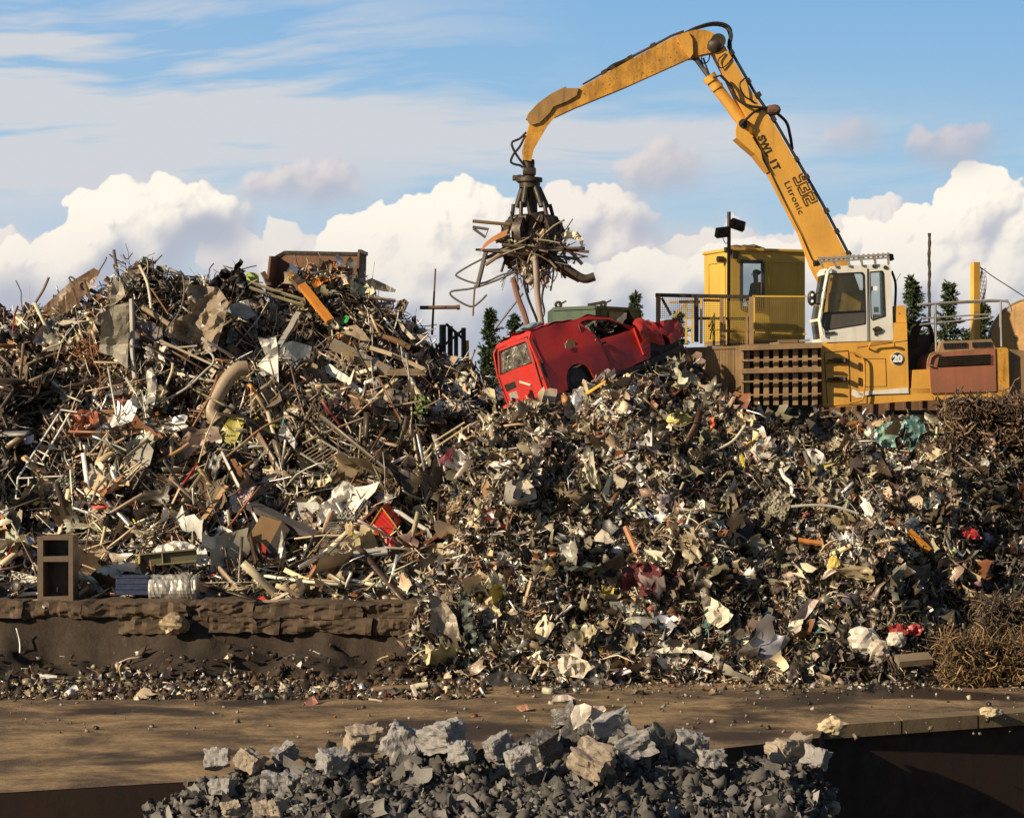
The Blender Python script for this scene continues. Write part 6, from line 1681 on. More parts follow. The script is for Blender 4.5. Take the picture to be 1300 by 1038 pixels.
def sheet(name, label, cat, pts, col, dz=.14, lean=.55, side=0.0, amp=.10, fr=1.0, met=0.0, thick=.010, step=5.0, fold=None, corr=0, group=None, d=None, jag=0.0):
    """a bent sheet: outline in photo pixels, laid on a leaning plane over the heap and crumpled in depth"""
    SEED[0] += 1; s = SEED[0] * 3.7
    cx = sum(p[0] for p in pts) / len(pts); cy = sum(p[1] for p in pts) / len(pts)
    D = depth_fn(cx, cy, dz, lean, side)
    if d is not None: D = lambda x, y: d + ((cy - y) * lean + (x - cx) * side) * d / F
    if jag:
        o2 = []
        for i, p in enumerate(pts):
            q2 = pts[(i + 1) % len(pts)]; L = math.hypot(q2[0] - p[0], q2[1] - p[1]); k = max(1, int(L / 4))
            for j in range(k):
                t = j / k; o2.append((p[0] + (q2[0] - p[0]) * t + random.uniform(-jag, jag) * (j > 0), p[1] + (q2[1] - p[1]) * t + random.uniform(-jag, jag) * (j > 0)))
        pts = o2
    if d is None:
        D0_ = D; ex_ = sorted(D0_(x, y) - hit(x, y) + .12 for x, y in list(pts) + [((x + cx) / 2, (y + cy) / 2) for x, y in pts] if hit(x, y) < 50.9)
        sh_ = max(0, min(1.2, ex_[int(len(ex_) * .85)])) if ex_ else 0
        D = lambda x, y: D0_(x, y) - sh_
    v2, tris = cdt(pts, [], step)
    def f(x, y):
        p = Vector((x * .035 * fr, y * .035 * fr, s)); n = mnoise.noise(p); n2 = mnoise.noise(p * 2.3 + Vector((9, 2, 1)))
        off = amp * (1 - 2 * abs(n) * 1.6) + amp * .5 * (abs(n2) * 2)
        if fold: 
            for (a, b, c, k) in fold: off += k * abs(a * (x - cx) + b * (y - cy) - c) * .0175
        if corr: off += .03 * math.sin((x * math.cos(corr) + y * math.sin(corr)) * 1.9)
        return P(x, y, D(x, y) - off)
    q = MB(); a = [f(*p) for p in v2]; q.add(a, tris); th = Vector((0, thick, 0)); q.add([p + th for p in a], [tuple(reversed(t)) for t in tris])
    r = [f(*p) for p in pts]; m_ = len(r); q.add(r + [p + th for p in r], [(i, (i + 1) % m_, m_ + (i + 1) % m_, m_ + i) for i in range(m_)])
    o = q.build(name, M['thing'], col=C_.get(col, col) if isinstance(col, str) else col, met=met, origin=P(cx, cy, D(cx, cy)), recalc=False)
    return tag(o, label, cat, group)


def rod(name, label, cat, pts, r, col, dz=.18, met=0.0, smooth=4, d=None, n=8, group=None, follow=.5):
    """a bent bar or pipe through photo pixels; follow = how closely its ends keep to the heap"""
    e = [hit(*pts[0][:2]), hit(*pts[-1][:2])]; mid_ = sum(e) / 2
    e = [mid_ + (x - mid_) * follow for x in e]
    if d is None:
        m_ = len(pts) - 1; ex_ = sorted(e[0] + (e[1] - e[0]) * i / m_ - dz - hit(p[0], p[1]) + .05 for i, p in enumerate(pts)); dz += max(0, min(1.0, ex_[int(len(ex_) * .7)]))
    P3 = []
    for i, p in enumerate(pts):
        t = i / (len(pts) - 1); dd = (e[0] + (e[1] - e[0]) * t - dz) if d is None else d
        if len(p) > 2: dd += p[2]
        P3.append(P(p[0], p[1], dd))
    q = MB(); q.tube(smooth_path(P3, smooth) if smooth else P3, r, n)
    o = q.build(name, M['thing'], col=C_.get(col, col) if isinstance(col, str) else col, met=met, origin=P3[0]); return tag(o, label, cat, group)


def beam(name, label, cat, a, b, w, h, col, dz=.2, met=0.0, up=(0, -.6, .8), follow=.6, d=None, da=0, db=0):
    ea, eb = hit(*a), hit(*b); mm = (ea + eb) / 2; ea = mm + (ea - mm) * follow - dz + da; eb = mm + (eb - mm) * follow - dz + db
    ex_ = sorted(ea + (eb - ea) * t - hit(a[0] + (b[0] - a[0]) * t, a[1] + (b[1] - a[1]) * t) + .05 for t in (0, .2, .4, .6, .8, 1)); sh_ = max(0, min(1.0, ex_[4])); ea -= sh_; eb -= sh_
    if d is not None: ea = d + da; eb = d + db
    A, B = P(*a, ea), P(*b, eb); q = MB(); n = 5
    L = (B - A); prev = None
    ups = Vector(up)
    x = L.normalized().cross(ups).normalized(); y = x.cross(L.normalized()).normalized(); vs = []; fs = []
    for i in range(n + 1):
        c = A + L * i / n + Vector((mnoise.noise(A * 3 + Vector((i, 0, 0))), mnoise.noise(A * 3 + Vector((i, 5, 0))), mnoise.noise(A * 3 + Vector((i, 9, 0))))) * .015
        for sx, sy in ((-1, -1), (1, -1), (1, 1), (-1, 1)): vs.append(c + x * sx * w / 2 + y * sy * h / 2)
    for i in range(n):
        for k in range(4): fs.append((i * 4 + k, i * 4 + (k + 1) % 4, i * 4 + 4 + (k + 1) % 4, i * 4 + 4 + k))
    fs += [(3, 2, 1, 0), tuple(4 * n + k for k in range(4))]
    q.add(vs, fs)
    return tag(q.build(name, M['thing'], col=C_.get(col, col) if isinstance(col, str) else col, met=met, origin=A), label, cat)


def lump(name, label, cat, c, size, col, dz=.1, jag=.6, rot=0.0, met=0.0, sub=3, d=None):
    dd = (hit(*c) - dz) if d is None else d; p = P(*c, dd)
    SEED[0] += 1
    q = MB(); q.ball(p, 1, sub, size, min(jag, .5), Matrix.Rotation(rot, 3, 'Y'), seed=SEED[0])
    q.sm = [False] * len(q.sm)
    return tag(q.build(name, M['thing'], col=C_.get(col, col) if isinstance(col, str) else col, met=met, origin=p), label, cat)


# -- big grey and brown sheets at the top of the left heap
sheet('sheet_metal', 'tall pale grey bent tank panel standing near the top of the left heap', 'sheet metal', [(129, 397), (145, 388), (164, 383), (163, 425), (162, 469), (143, 452), (125.5, 447), (128, 420)], (.30, .28, .23), dz=.55, lean=.15, amp=.06, met=.15, fold=[(.05, 1, 14, .8), (-1, .1, 4, .3)], step=4)
sheet('sheet_metal', 'upper grey leaf of bent metal above the tall tank panel', 'sheet metal', [(143, 352), (156, 361), (159, 375), (146, 386), (139, 389), (141, 368)], (.31, .28, .22), dz=.5, lean=.1, amp=.1)
sheet('sheet_metal', 'large crumpled brown grey sheet hanging near the heap top, right of the tall tank panel', 'sheet metal', [(236, 372), (243, 361), (262, 363), (277, 365), (284, 374), (290.5, 384), (284, 410), (274, 445), (258, 450), (249, 452), (245, 439), (226, 431), (206, 425), (217, 412), (228, 402), (244, 397), (240, 383)], (.27, .215, .155), dz=.6, lean=.2, amp=.16, fr=1.3, fold=[(1, .35, 2, .7)], step=4)
sheet('steel_plate', 'dark brown steel plate leaning over the ridge at the left end of the heap', 'steel plate', [(52, 392), (88, 359), (119, 340), (127, 345), (118, 362), (100, 384), (84, 402), (62, 402)], (.15, .09, .05), dz=.35, lean=.1, amp=.04)
for i_, (x, y, t) in enumerate(((92, 366, 'lower'), (107, 356, 'upper'))): beam('stiffener', f'{t} brown stiffener rib on the dark plate over the ridge', 'steel rib', (x, y), (x + 8, y + 24), .05, .12, (.16, .09, .05), dz=.62)
rod('pipe', 'pale upright pipe just right of the tall grey tank panel', 'pipe', [(167, 380), (168, 420), (168, 450), (171.6, 481)], .055, 'lgrey', dz=.62, d=None)
sheet('steel_strip', 'short cream strip with holes at the upper left of the heap', 'steel strip', [(70, 411), (76, 407), (88, 406), (95, 403), (95, 409), (84, 412), (72, 415)], 'cream', dz=.3, amp=.02)
sheet('sheet_metal', 'long pale twisted sheet hanging down below the large brown sheet', 'sheet metal', [(185, 470), (192, 466), (199, 480), (198, 505), (191, 532), (179, 546), (170, 541), (184, 522), (187, 495)], 'lgrey', dz=.45, lean=.2, amp=.10, fr=1.6, met=.3)
sheet('sheet_metal', 'grey sheet bent to a corner in the middle of the left heap', 'sheet metal', [(159.5, 562), (172, 557), (183, 555), (195, 571), (190, 590), (175, 600), (157, 596), (161, 580)], 'grey', dz=.3, amp=.05, fold=[(1, .5, -6, 1.0)])
lump('carton', 'cream block wedged beside the grey cornered sheet', 'carton', (204, 552), (.17, .12, .10), 'cream', dz=.2, jag=.3)
sheet('panel', 'small white square panel left of the white ladder frame', 'panel', [(26, 557), (43, 551), (42, 567), (26, 573)], 'white', dz=.25, amp=.01)
sheet('sheet_metal', 'rusty orange red crumpled sheet on the left heap', 'sheet metal', [(88, 522), (104, 519), (124, 523), (126, 540), (116, 552), (99, 555), (86, 548), (94, 536)], (.30, .09, .045), dz=.3, amp=.12, fr=2, jag=1)
sheet('board', 'brown board right of the rusty orange red sheet', 'board', [(125, 520), (158, 519), (150, 534), (144, 546), (120, 549), (122, 534)], (.24, .14, .07), dz=.3, amp=.02)
lump('cushion', 'dusty pink cushion above the brown board', 'cushion', (157, 510), (.26, .14, .10), 'pink', dz=.25, jag=.25)
sheet('corrugated_sheet', 'grey green corrugated sheet under the white frame at the left', 'corrugated sheet', [(60, 632), (66, 612), (82, 602), (94, 596), (97, 612), (88, 628), (74, 634)], (.25, .25, .21), dz=.25, amp=.05, corr=.9, met=.3, step=1.8)
# white ladder frame
LF = root('ladder_frame', 'white tubular ladder frame lying down the left side of the heap', 'ladder', P(50, 570, hit(50, 570) - .3))
def lfp(x, y): return P(x, y, hit(50, 570) - .45 + (570 - y) * .012)
for a, b in (((78, 520), (22.5, 607)), ((88, 525), (54, 584))):
    q = MB(); q.tube([lfp(*a), lfp(*b)], .022, 7); q.build('rail', M['thing'], LF, col=C_['white'])
for a, b in (((77, 520), (98, 523)), ((49, 565), (72, 569)), ((45, 570), (62, 579)), ((36, 583), (56, 590)), ((22.5, 607), (81.5, 604)), ((20, 633), (78, 632)), ((22.5, 607), (20, 633)), ((36.5, 607), (36, 632)), ((67, 560), (64, 568))):
    q = MB(); q.tube([lfp(*a), lfp(*b)], .018, 7); q.build('rung', M['thing'], LF, col=C_['white'])
# -- rods and pipes
for nm, lab, pts, r_, c_, dz in (
    ('rod', 'straight pale rod under the large crumpled brown sheet', [(203, 432), (240, 449), (279, 467)], .028, 'pole', .75),
    ('rod', 'pale hooked rod curling down below the large crumpled brown sheet', [(261, 443), (270.5, 452), (270, 462), (260, 471), (236, 493), (200, 512), (180, 520)], .026, 'lgrey', .6),
    ('rod', 'second pale rod crossing under the straight pale rod', [(206, 437), (224, 441), (250, 439)], .022, 'cream', .7),
    ('rod', 'brown rod rising steeply to the left above the large crumpled sheet', [(192, 366), (214, 399)], .02, 'rust', .6),
    ('rod', 'thick grey pipe end sloping behind the hanging twisted sheet', [(181, 390), (198, 401), (215, 412)], .06, 'tan', .35),
    ('rod', 'bent pale stick below the hooked rod', [(219, 455), (218, 472), (205, 503)], .03, 'pole', .5),
    ('rod', 'thin dark rod curving over the large crumpled brown sheet', [(232, 350), (234, 370), (228, 395), (208, 424)], .022, 'dgrey', .85),
    ('rod', 'long rusty wire hanging over the orange wire tangle', [(118, 405), (114, 430), (118, 455), (127, 475), (127, 500), (135, 530)], .012, 'rust', .75),
    ('rod', 'rusty rod running up to the right towards the curved trunk pipe', [(243, 545), (268, 500), (276, 476)], .028, (.26, .12, .06), .5),
    ('rod', 'long orange wooden pole across the middle of the left heap', [(200, 586), (222, 575), (240, 563)], .04, 'wood', .45),
    ('rod', 'very long thin brown pole rising to the right below the olive panel', [(212, 627), (250, 602), (290, 578), (330, 545), (358, 531)], .026, (.30, .19, .10), .5),
    ('rod', 'thin branch like rod rising to the right above the olive panel', [(320, 527), (345, 508), (368, 486)], .018, 'brown', .5),
    ('rod', 'second thin branch like rod beside the first, right of the olive panel', [(332, 525), (358, 509), (375, 487)], .018, 'tan', .5),
    ('rod', 'long straight rod in front of the iron bar grid', [(384, 563), (420, 546), (470, 527)], .02, 'tan', .6),
    ('rod', 'bright white bent bar right of the red crate', [(491, 650.5), (505, 649.5), (526, 663), (549.5, 677)], .045, 'white', .3),
    ('rod', 'thin white rod in front of the dark rack below the white sheet', [(400, 677), (424, 681), (453, 688.5)], .018, 'white', .35),
    ('rod', 'dark red thin rod in the shadow right of the grey box', [(425, 512), (445, 520), (458, 522)], .02, 'dred', .4),
    ('rod', 'grey rod leaning to the right above the white sheet', [(446, 612), (480, 597), (516, 579)], .03, 'lgrey', .35),
    ('rod', 'short thick rod leaning left below the maroon sheet', [(486, 580), (505, 562), (528, 547)], .04, 'brown', .3),
    ('rod', 'thin pole leaning over the shadowed slope below the green sprig', [(541, 560), (548, 550), (559, 535)], .03, 'tan', .3),
    ('rod', 'slender pale reed in the dark wood strip left of the olive panel', [(8, 441), (18, 436), (42, 409)], .022, 'tan', .4),
    ('rod', 'pale fork of rod above the orange wire tangle, left part', [(47, 450), (60, 442), (74, 437)], .022, 'pole', .5),
    ('rod', 'curved thin stalk standing on the ridge at the far left', [(30, 402), (27, 382), (26.5, 370), (20, 356)], .014, 'dgrey', .2),
    ('rod', 'forked dark rod standing on the ridge left of the dark plate', [(34, 406), (44, 386), (55, 368), (62, 352)], .03, 'brown', .2),
    ('rod', 'hooked bar over the dark plate on the ridge', [(94, 362), (88, 354), (90, 351.5), (97, 356)], .022, 'dgrey', .5),
    ('rod', 'thin rod on the ridge leaning right above the dark plate', [(125, 345), (133, 332), (135.5, 326)], .018, 'brown', .3),
    ('rod', 'dark twisted stem at the very top of the heap', [(150, 350), (147, 335), (145, 322), (144.5, 317)], .04, 'dgrey', .3),
    ('rod', 'crossed thin twig at the top of the heap', [(139, 323), (150, 331), (160, 335)], .02, 'dgrey', .3),
    ('rod', 'second crossed twig right of the top stem', [(156, 323), (161, 329), (168, 321)], .018, 'brown', .3),
    ('rod', 'white split stem hanging below the heap top', [(177, 337), (186, 356), (190, 375), (192, 392)], .032, 'cream', .6),
    ('rod', 'pale rod lying left of the grey cornered sheet', [(104, 578), (118, 577), (135, 573), (146, 563), (160, 555)], .03, 'tan', .5)):
    rod(nm, lab, 'rod', pts, r_, c_, dz)
rod('bent_pipe', 'thick pale brown curved pipe like a tree trunk in the left heap', 'pipe', [(313, 467), (302, 469), (290, 480), (281, 494), (273, 508), (268, 522), (277, 535)], .165, (.33, .25, .17), dz=.4, n=14)
rod('bent_pipe', 'brown curved wooden handle end right of the thick curved pipe', 'pipe', [(474, 424), (500, 432), (520, 441)], .07, (.34, .2, .1), dz=.35, n=10)
# -- olive panel, white and cream pieces
sheet('panel', 'olive yellow panel with torn end in the middle of the left heap', 'panel', [(292, 528), (302, 526), (314, 529), (306, 547), (297, 566), (286, 561), (276, 551), (284, 541)], (.40, .36, .08), dz=.35, amp=.05)
sheet('sheet_metal', 'white crumpled sheet with sharp corners right of the olive panel', 'sheet metal', [(352, 552), (357, 543), (361, 537), (370, 550), (378, 563), (374, 570), (368, 563), (362, 556), (356, 562)], 'white', dz=.35, amp=.12, fr=2)
sheet('corrugated_sheet', 'cream panel with stepped folds above the white crumpled sheet', 'panel', [(359, 516), (381, 515), (379, 531), (361, 532)], 'cream', dz=.3, amp=.02, corr=1.57, step=2)
sheet('car_door_skin', 'pale grey car panel with holes near the top right of the brown sheet', 'car panel', [(288, 395), (293, 386), (306, 382), (315, 380), (318, 390), (325, 400), (313, 406), (298, 400)], 'lgrey', dz=.35, lean=.4, amp=.07, met=.2)
q = [(310, 375), (313, 352), (304, 340), (309, 332), (305, 328), (298, 336), (294, 346), (287, 340), (281, 342), (276, 352), (286, 356), (284, 366), (278, 372), (288, 379), (300, 376)]
sheet('plastic_sheeting', 'torn black plastic sheeting standing up on the ridge left of the skip', 'plastic sheeting', q, (.015, .014, .02), dz=.3, lean=.1, amp=.22, fr=3, jag=1.2)
sheet('plastic_sheeting', 'second tuft of black plastic lower on the ridge left of the skip', 'plastic sheeting', [(268, 356), (276, 348), (283, 358), (300, 362), (314, 372), (309, 382), (290, 380), (276, 372), (262, 366)], (.02, .018, .022), dz=.2, lean=.2, amp=.2, fr=3, jag=1)
sheet('panel', 'lime green panel standing on the ridge beside the black plastic', 'panel', [(313, 345), (322, 346), (328, 348), (330, 366), (325, 362), (312, 358)], 'lime', dz=.3, lean=.1, amp=.03)
beam('post', 'short pink brown post end standing left of the skip', 'post', (334, 345), (341, 362), .10, .08, 'brown', dz=.2)
for k, t in ((0, 'upper'), (7, 'lower')): beam('long_bar', f'{t} of two parallel pale yellow bars running down from the lime panel', 'bar', (316, 358 + k), (386, 381 + k), .05, .05, (.48, .42, .25), dz=.5)
beam('beam', 'grey beam leaning up to the right below the orange beam', 'beam', (352.5, 444), (380, 397), .13, .10, 'grey', dz=.6)
beam('steel_beam', 'bright orange steel beam below the rusty skip', 'beam', (383, 362), (419, 407), .19, .10, 'orange', dz=.75)
beam('bracket', 'dark brown bracket joined above the orange beam', 'bracket', (372, 352), (386, 368), .2, .12, 'brown', dz=.6)
lump('appliance', 'dark grey box under the folded white appliance cover', 'appliance', (340, 477), (.30, .25, .25), 'dgrey', dz=.25, jag=.15, sub=2)
sheet('appliance_cover', 'white folded appliance cover on the dark grey box', 'appliance cover', [(327, 428), (339, 430), (350, 427), (353, 445), (353, 462), (354, 490), (349, 478), (326, 464), (337, 452), (332, 440)], 'white', dz=.6, lean=.3, amp=.08, fold=[(0, 1, 2, .8)])
sheet('panel', 'dark slate panel in the shade right of the white appliance cover', 'panel', [(354, 437), (372, 432), (396, 440), (392, 462), (372, 466), (356, 462)], (.07, .085, .10), dz=.2, amp=.05)
sheet('board', 'tan triangular board below the skip', 'board', [(434, 423), (442, 414), (452, 412), (462, 421), (471, 433), (458, 432), (446, 426)], 'tan', dz=.45, amp=.04)
sheet('panel', 'small bright green panel below the skip', 'panel', [(432, 408), (439, 400), (443.5, 402), (441, 409), (434, 412)], (.05, .42, .09), dz=.3, amp=.02)
beam('concrete_beam', 'long pitted grey tan beam sloping down to the right below the skip', 'beam', (421, 436), (493, 472), .22, .16, (.33, .27, .20), dz=.55)
FM = root('angle_iron_frame', 'open angle iron frame sticking out to the right of the long pitted beam', 'frame', P(515, 470, 49))
for a, b in (((491, 471), (542, 470)), ((542, 470), (498, 450)), ((498, 450), (470, 441)), ((491, 474), (540, 474))):
    q = MB(); q.bar(P(*a, hit(500, 480) - .6), P(*b, hit(500, 480) - .4), .05, .09); q.build('angle_bar', M['thing'], FM, col=C_['tan'])
sheet('steel_strip', 'white bent strip running down to the right in the shadowed middle', 'steel strip', [(401, 470), (410, 465), (419, 462), (430, 470), (441, 477), (452, 488), (461, 495), (455, 500), (444, 490), (430, 482), (417, 474), (404, 473)], 'white', dz=.5, lean=.3, amp=.05)
lump('crumpled_paper', 'crumpled cream sheet at the end of the white bent strip', 'crumpled sheet', (475, 514), (.20, .14, .17), 'cream', dz=.2, jag=1.3)
beam('beam', 'dark shadowed beam below the crumpled cream sheet', 'beam', (473, 526), (566, 538), .18, .12, 'dbrown', dz=.35)
beam('beam', 'brown timber sloping down to the right above the dark beam', 'beam', (436, 492), (462, 515), .22, .12, 'brown', dz=.3)
sheet('corrugated_sheet', 'brown corrugated sheet standing near the right end of the ridge', 'corrugated sheet', [(498, 402), (505, 382), (514, 379), (519, 384), (510, 404), (503, 408)], (.22, .18, .13), dz=.35, lean=.1, amp=.03, corr=.4, step=2)
sheet('steel_strip', 'curved pale strip at the right end of the left heap', 'steel strip', [(503, 404), (507, 405), (515, 417), (528, 430), (522, 431), (510, 419)], 'cream', dz=.5, lean=.1, amp=.03)
sheet('panel', 'pale triangular scrap beside the curved pale strip', 'panel', [(525, 424), (545, 427), (540, 432), (530, 431)], 'tan', dz=.4, amp=.03)
sheet('wing_panel', 'dark curved wing panel on the ridge right of the skip', 'car panel', [(464, 356), (472, 353), (490, 361), (503, 368), (501, 371), (488, 370), (470, 366)], (.03, .025, .022), dz=.4, lean=.2, amp=.05)
beam('bar', 'long bar under the dark wing panel', 'bar', (468, 377), (502, 382), .07, .05, 'tan', dz=.5)
# grid of bars
GR = root('iron_bar_grid', 'grid of thin parallel iron bars in the lower middle of the left heap', 'grid', P(415, 578, hit(415, 578)))
dgr = hit(415, 578) - .4
for k in range(9):
    q = MB(); q.cyl(P(383 + k * 4.2, 576 + k * 2.7, dgr), P(409 + k * 4.2, 560 + k * 2.7, dgr + .2), .014, 6); q.build('bar', M['thing'], GR, col=C_['tan'])
for a, b in (((381, 575), (420, 599)), ((408, 559), (446, 582))):
    q = MB(); q.cyl(P(*a, dgr - .02), P(*b, dgr - .02), .024, 6); q.build('edge_bar', M['thing'], GR, col=C_['lgrey'])
sheet('sheet_metal', 'dark maroon sheet at the boundary of the two heaps', 'sheet metal', [(557, 584), (570, 571), (584, 562), (598, 555), (600, 564), (586, 572), (572, 586), (560, 592)], 'maroon', dz=.3, amp=.06, fr=2)
FF = root('tubular_frame', 'tubular frame leaning to the right beside the maroon sheet', 'frame', P(560, 565, hit(560, 565)))
dff = hit(562, 570) - .5
for a, b in (((533, 592), (556, 566)), ((556, 566), (598, 538)), ((538, 578), (552, 560)), ((552, 560), (590, 536)), ((587, 542), (586, 552)), ((595, 539), (595, 549)), ((553, 561), (556, 566))):
    q = MB(); q.cyl(P(*a, dff), P(*b, dff), .022, 7); q.build('tube', M['thing'], FF, col=C_['pole'])
SG = root('plant', 'small light green weed growing out of the heap below the angle iron frame', 'plant', P(534, 530, hit(534, 530)))
M['leaf'] = weathered('weed_leaf', (0.16, 0.26, 0.06), dirtamt=.3, rustamt=0, scale=6, rough=.7)
dsg = hit(534, 522) - .6
q = MB(); q.tube([P(536, 545, dsg), P(535, 528, dsg), P(534, 508, dsg)], .01, 5); q.build('stem', M['leaf'], SG)
q = MB()
for k in range(70):
    t = random.random(); b_ = P(535 + random.gauss(0, 4), 504 + t * 20, dsg + random.gauss(0, .1)); a_ = random.uniform(0, 6.28); L = random.uniform(.05, .12)
    dv = Vector((math.cos(a_), random.gauss(0, .6), math.sin(a_))).normalized() * L; sd = dv.cross(Vector((random.random(), 1, random.random()))).normalized() * L * .3
    q.add([b_, b_ + dv * .5 + sd, b_ + dv, b_ + dv * .5 - sd], [(0, 1, 2, 3)])
q.build('leaves', M['leaf'], SG, recalc=False)
# -- white sheet, rack, red crate
sheet('white_sheet', 'large bright white crumpled sheet in the lower middle of the picture', 'sheet', [(436, 610), (443, 613), (451, 618), (467, 616), (482, 611), (476, 624), (466, 634), (455, 645), (447, 656), (441, 648), (424, 659), (409, 664), (402, 668), (404, 652), (408, 639), (420, 632), (421, 623), (430, 615)], (.80, .77, .69), dz=.45, lean=.5, amp=.12, fr=1.4, fold=[(1, .5, 3, .5)], step=4)
sheet('ribbed_sheet', 'grey ribbed triangular sheet lying on the lower edge of the white sheet', 'sheet', [(424, 659), (441, 641), (451, 655), (450, 661), (430, 661)], 'grey', dz=.62, lean=.5, amp=.02, corr=.6, step=2)
sheet('ribbed_sheet', 'narrow dark ribbed sheet right of the grey triangular one', 'sheet', [(450, 650), (463, 632), (467, 636), (457, 653), (452, 660)], 'dgrey', dz=.6, lean=.5, amp=.02, corr=.6, step=2)
RK = root('wire_rack', 'dark rack of curved wires below the large white sheet', 'rack', P(432, 672, hit(432, 672)))
drk = hit(432, 672) - .35
for k in range(9):
    q = MB(); q.tube(smooth_path([P(413, 664 + k * 2.8, drk), P(425, 663 + k * 3.0, drk - .1), P(440, 661 + k * 3.0, drk - .1), P(453, 663 + k * 2.6, drk)], 3), .013, 5); q.build('wire', M['thing'], RK, col=C_['dgrey'])
def crate(name, lab, pts, dz, col, col2, depth=.35):
    d = hit(sum(p[0] for p in pts) / 4, sum(p[1] for p in pts) / 4) - dz
    R_ = root(name, lab, 'crate', P(*pts[3], d)); f = [P(*p, d + (3 - i) * .03) for i, p in enumerate(pts)]; V = Vector((.10, depth, .08))
    for i in range(4):
        a, b = f[i], f[(i + 1) % 4]; q = MB(); q.prism([a, b, b + V, a + V], (a - (f[0] + f[2]) / 2).normalized() * .015); q.build('side', M['thing'], R_, col=col)
    q = MB(); q.prism(f, (0, .01, 0)); q.build('bottom', M['thing'], R_, col=col)
    for i in range(4): q = MB(); q.bar(f[i] - Vector((0, .01, 0)), f[(i + 1) % 4] - Vector((0, .01, 0)), .03, .02); q.build('edge_trim', M['thing'], R_, col=col2)
    for k in range(1, 6):
        q = MB(); a = f[0].lerp(f[3], k / 6); b = f[1].lerp(f[2], k / 6); q.bar(a - Vector((0, .008, 0)), b - Vector((0, .008, 0)), .012, .012); q.build('moulded_rib', M['thing'], R_, col=col)
crate('red_crate', 'bright red plastic crate with yellow edges right of the white sheet', [(485, 644), (502.5, 667), (493, 685), (466.5, 673)], .5, (.62, .02, .012), (.55, .32, .04))
sheet('red_scrap', 'dark red torn plastic below the bright red crate', 'plastic scrap', [(488, 684), (498, 681), (502, 690), (500, 698), (493, 696)], 'red', dz=.4, amp=.08, fr=3)
lump('blue_scrap', 'small bright blue scrap left of the red crate', 'plastic scrap', (464, 686), (.09, .06, .05), 'blue', dz=.3, jag=.8)
beam('board', 'grey weathered board lying below the red crate', 'board', (424, 708), (492, 698), .20, .04, 'lgrey', dz=.45, up=(0, -.5, .8))
# -- table top and brown cabinet
beam('table_top', 'dark grey table top edge leaning over the brown cabinet', 'table top', (318, 641), (402, 681), .30, .12, (.07, .065, .07), dz=1.0, up=(.3, -.35, .9))
CBt = root('brown_cabinet', 'tan cabinet with a red lower band lying under the dark table top', 'cabinet', P(332, 690, hit(332, 690)))
dcb = hit(332, 680) - .95
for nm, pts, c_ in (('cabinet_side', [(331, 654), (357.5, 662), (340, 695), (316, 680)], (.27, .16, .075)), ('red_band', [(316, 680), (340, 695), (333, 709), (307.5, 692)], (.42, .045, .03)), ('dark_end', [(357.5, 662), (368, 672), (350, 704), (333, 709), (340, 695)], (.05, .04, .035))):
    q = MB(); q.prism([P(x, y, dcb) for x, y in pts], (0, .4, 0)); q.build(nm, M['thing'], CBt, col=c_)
beam('plank', 'long light wooden plank rising to the right beside the cabinet', 'plank', (245, 677), (288, 617), .10, .05, (.45, .28, .13), dz=.6)
beam('plank', 'short upright wooden plank at the upper end of the long light plank', 'plank', (296, 584), (297.5, 609), .10, .05, (.45, .28, .12), dz=.55)
sheet('corrugated_sheet', 'pink and white striped corrugated sheet beside the long light plank', 'corrugated sheet', [(277, 650), (292, 634), (308, 621), (325, 617), (316, 634), (300, 648), (288, 660)], (.55, .42, .40), dz=.35, amp=.03, corr=2.2, step=2)
sheet('cardboard', 'cream crumpled cardboard above the pink and white striped sheet', 'cardboard', [(334, 592), (344, 590), (352, 603), (358, 612), (350, 624), (340, 628), (328, 622), (333, 608)], (.60, .48, .32), dz=.4, amp=.12, fr=2)
sheet('metal_cone', 'pale grey pointed metal cone right of the brown cabinet', 'metal cone', [(357.5, 672), (363, 700), (363, 711), (351, 711), (354, 695)], 'lgrey', dz=.5, lean=.2, amp=.03, fold=[(1, 0, 0, -1.0)], met=.3)
sheet('panel', 'small white square panel below the brown cabinet', 'panel', [(309, 719), (328, 714), (322, 727), (304, 727)], 'cream', dz=.2, amp=.01)
# -- bottom strip above the ledge
SPK = root('wooden_cabinet', 'upright brown wooden cabinet with two dark openings standing on the ledge', 'cabinet', P(70, 764, 42.4))
for (x0, x1, y0, y1, nm) in ((47.5, 55, 681, 766, 'side'), (87, 93, 680, 766, 'side'), (55, 87, 680, 685.5, 'shelf'), (55, 87, 706, 713, 'shelf'), (55, 87, 757, 766, 'shelf')):
    q = MB(); c0 = P((x0 + x1) / 2, (y0 + y1) / 2, 42.5); q.box(c0 + Vector((0, .25, 0)), ((x1 - x0) * 42.5 / F, .5, (y1 - y0) * 42.5 / F), None, .008); q.build(nm, M['thing'], SPK, col=(.14, .10, .07))
q = MB(); q.box(P(71, 723, 42.5) + Vector((0, .52, 0)), (.66, .03, 1.28)); q.build('back', M['thing'], SPK, col=(.03, .025, .02))
NB = root('navy_crate', 'navy blue plastic crate on the ledge between the wooden cabinet and the foil drum', 'crate', P(168, 755, 42.5))
c0 = P(168, 743, 42.5)
for dx, dy, sx, sy, sz, nm in ((0, 0, .62, .02, .36, 'side'), (0, .4, .62, .02, .36, 'side'), (-.31, .2, .02, .4, .36, 'side'), (.31, .2, .02, .4, .36, 'side'), (0, .2, .62, .4, .02, 'bottom')):
    q = MB(); q.box(c0 + Vector((dx, dy, 0 if nm == 'side' else -.17)), (sx, sy, sz), None, .004); q.build(nm, M['thing'], NB, col=(.02, .035, .09))
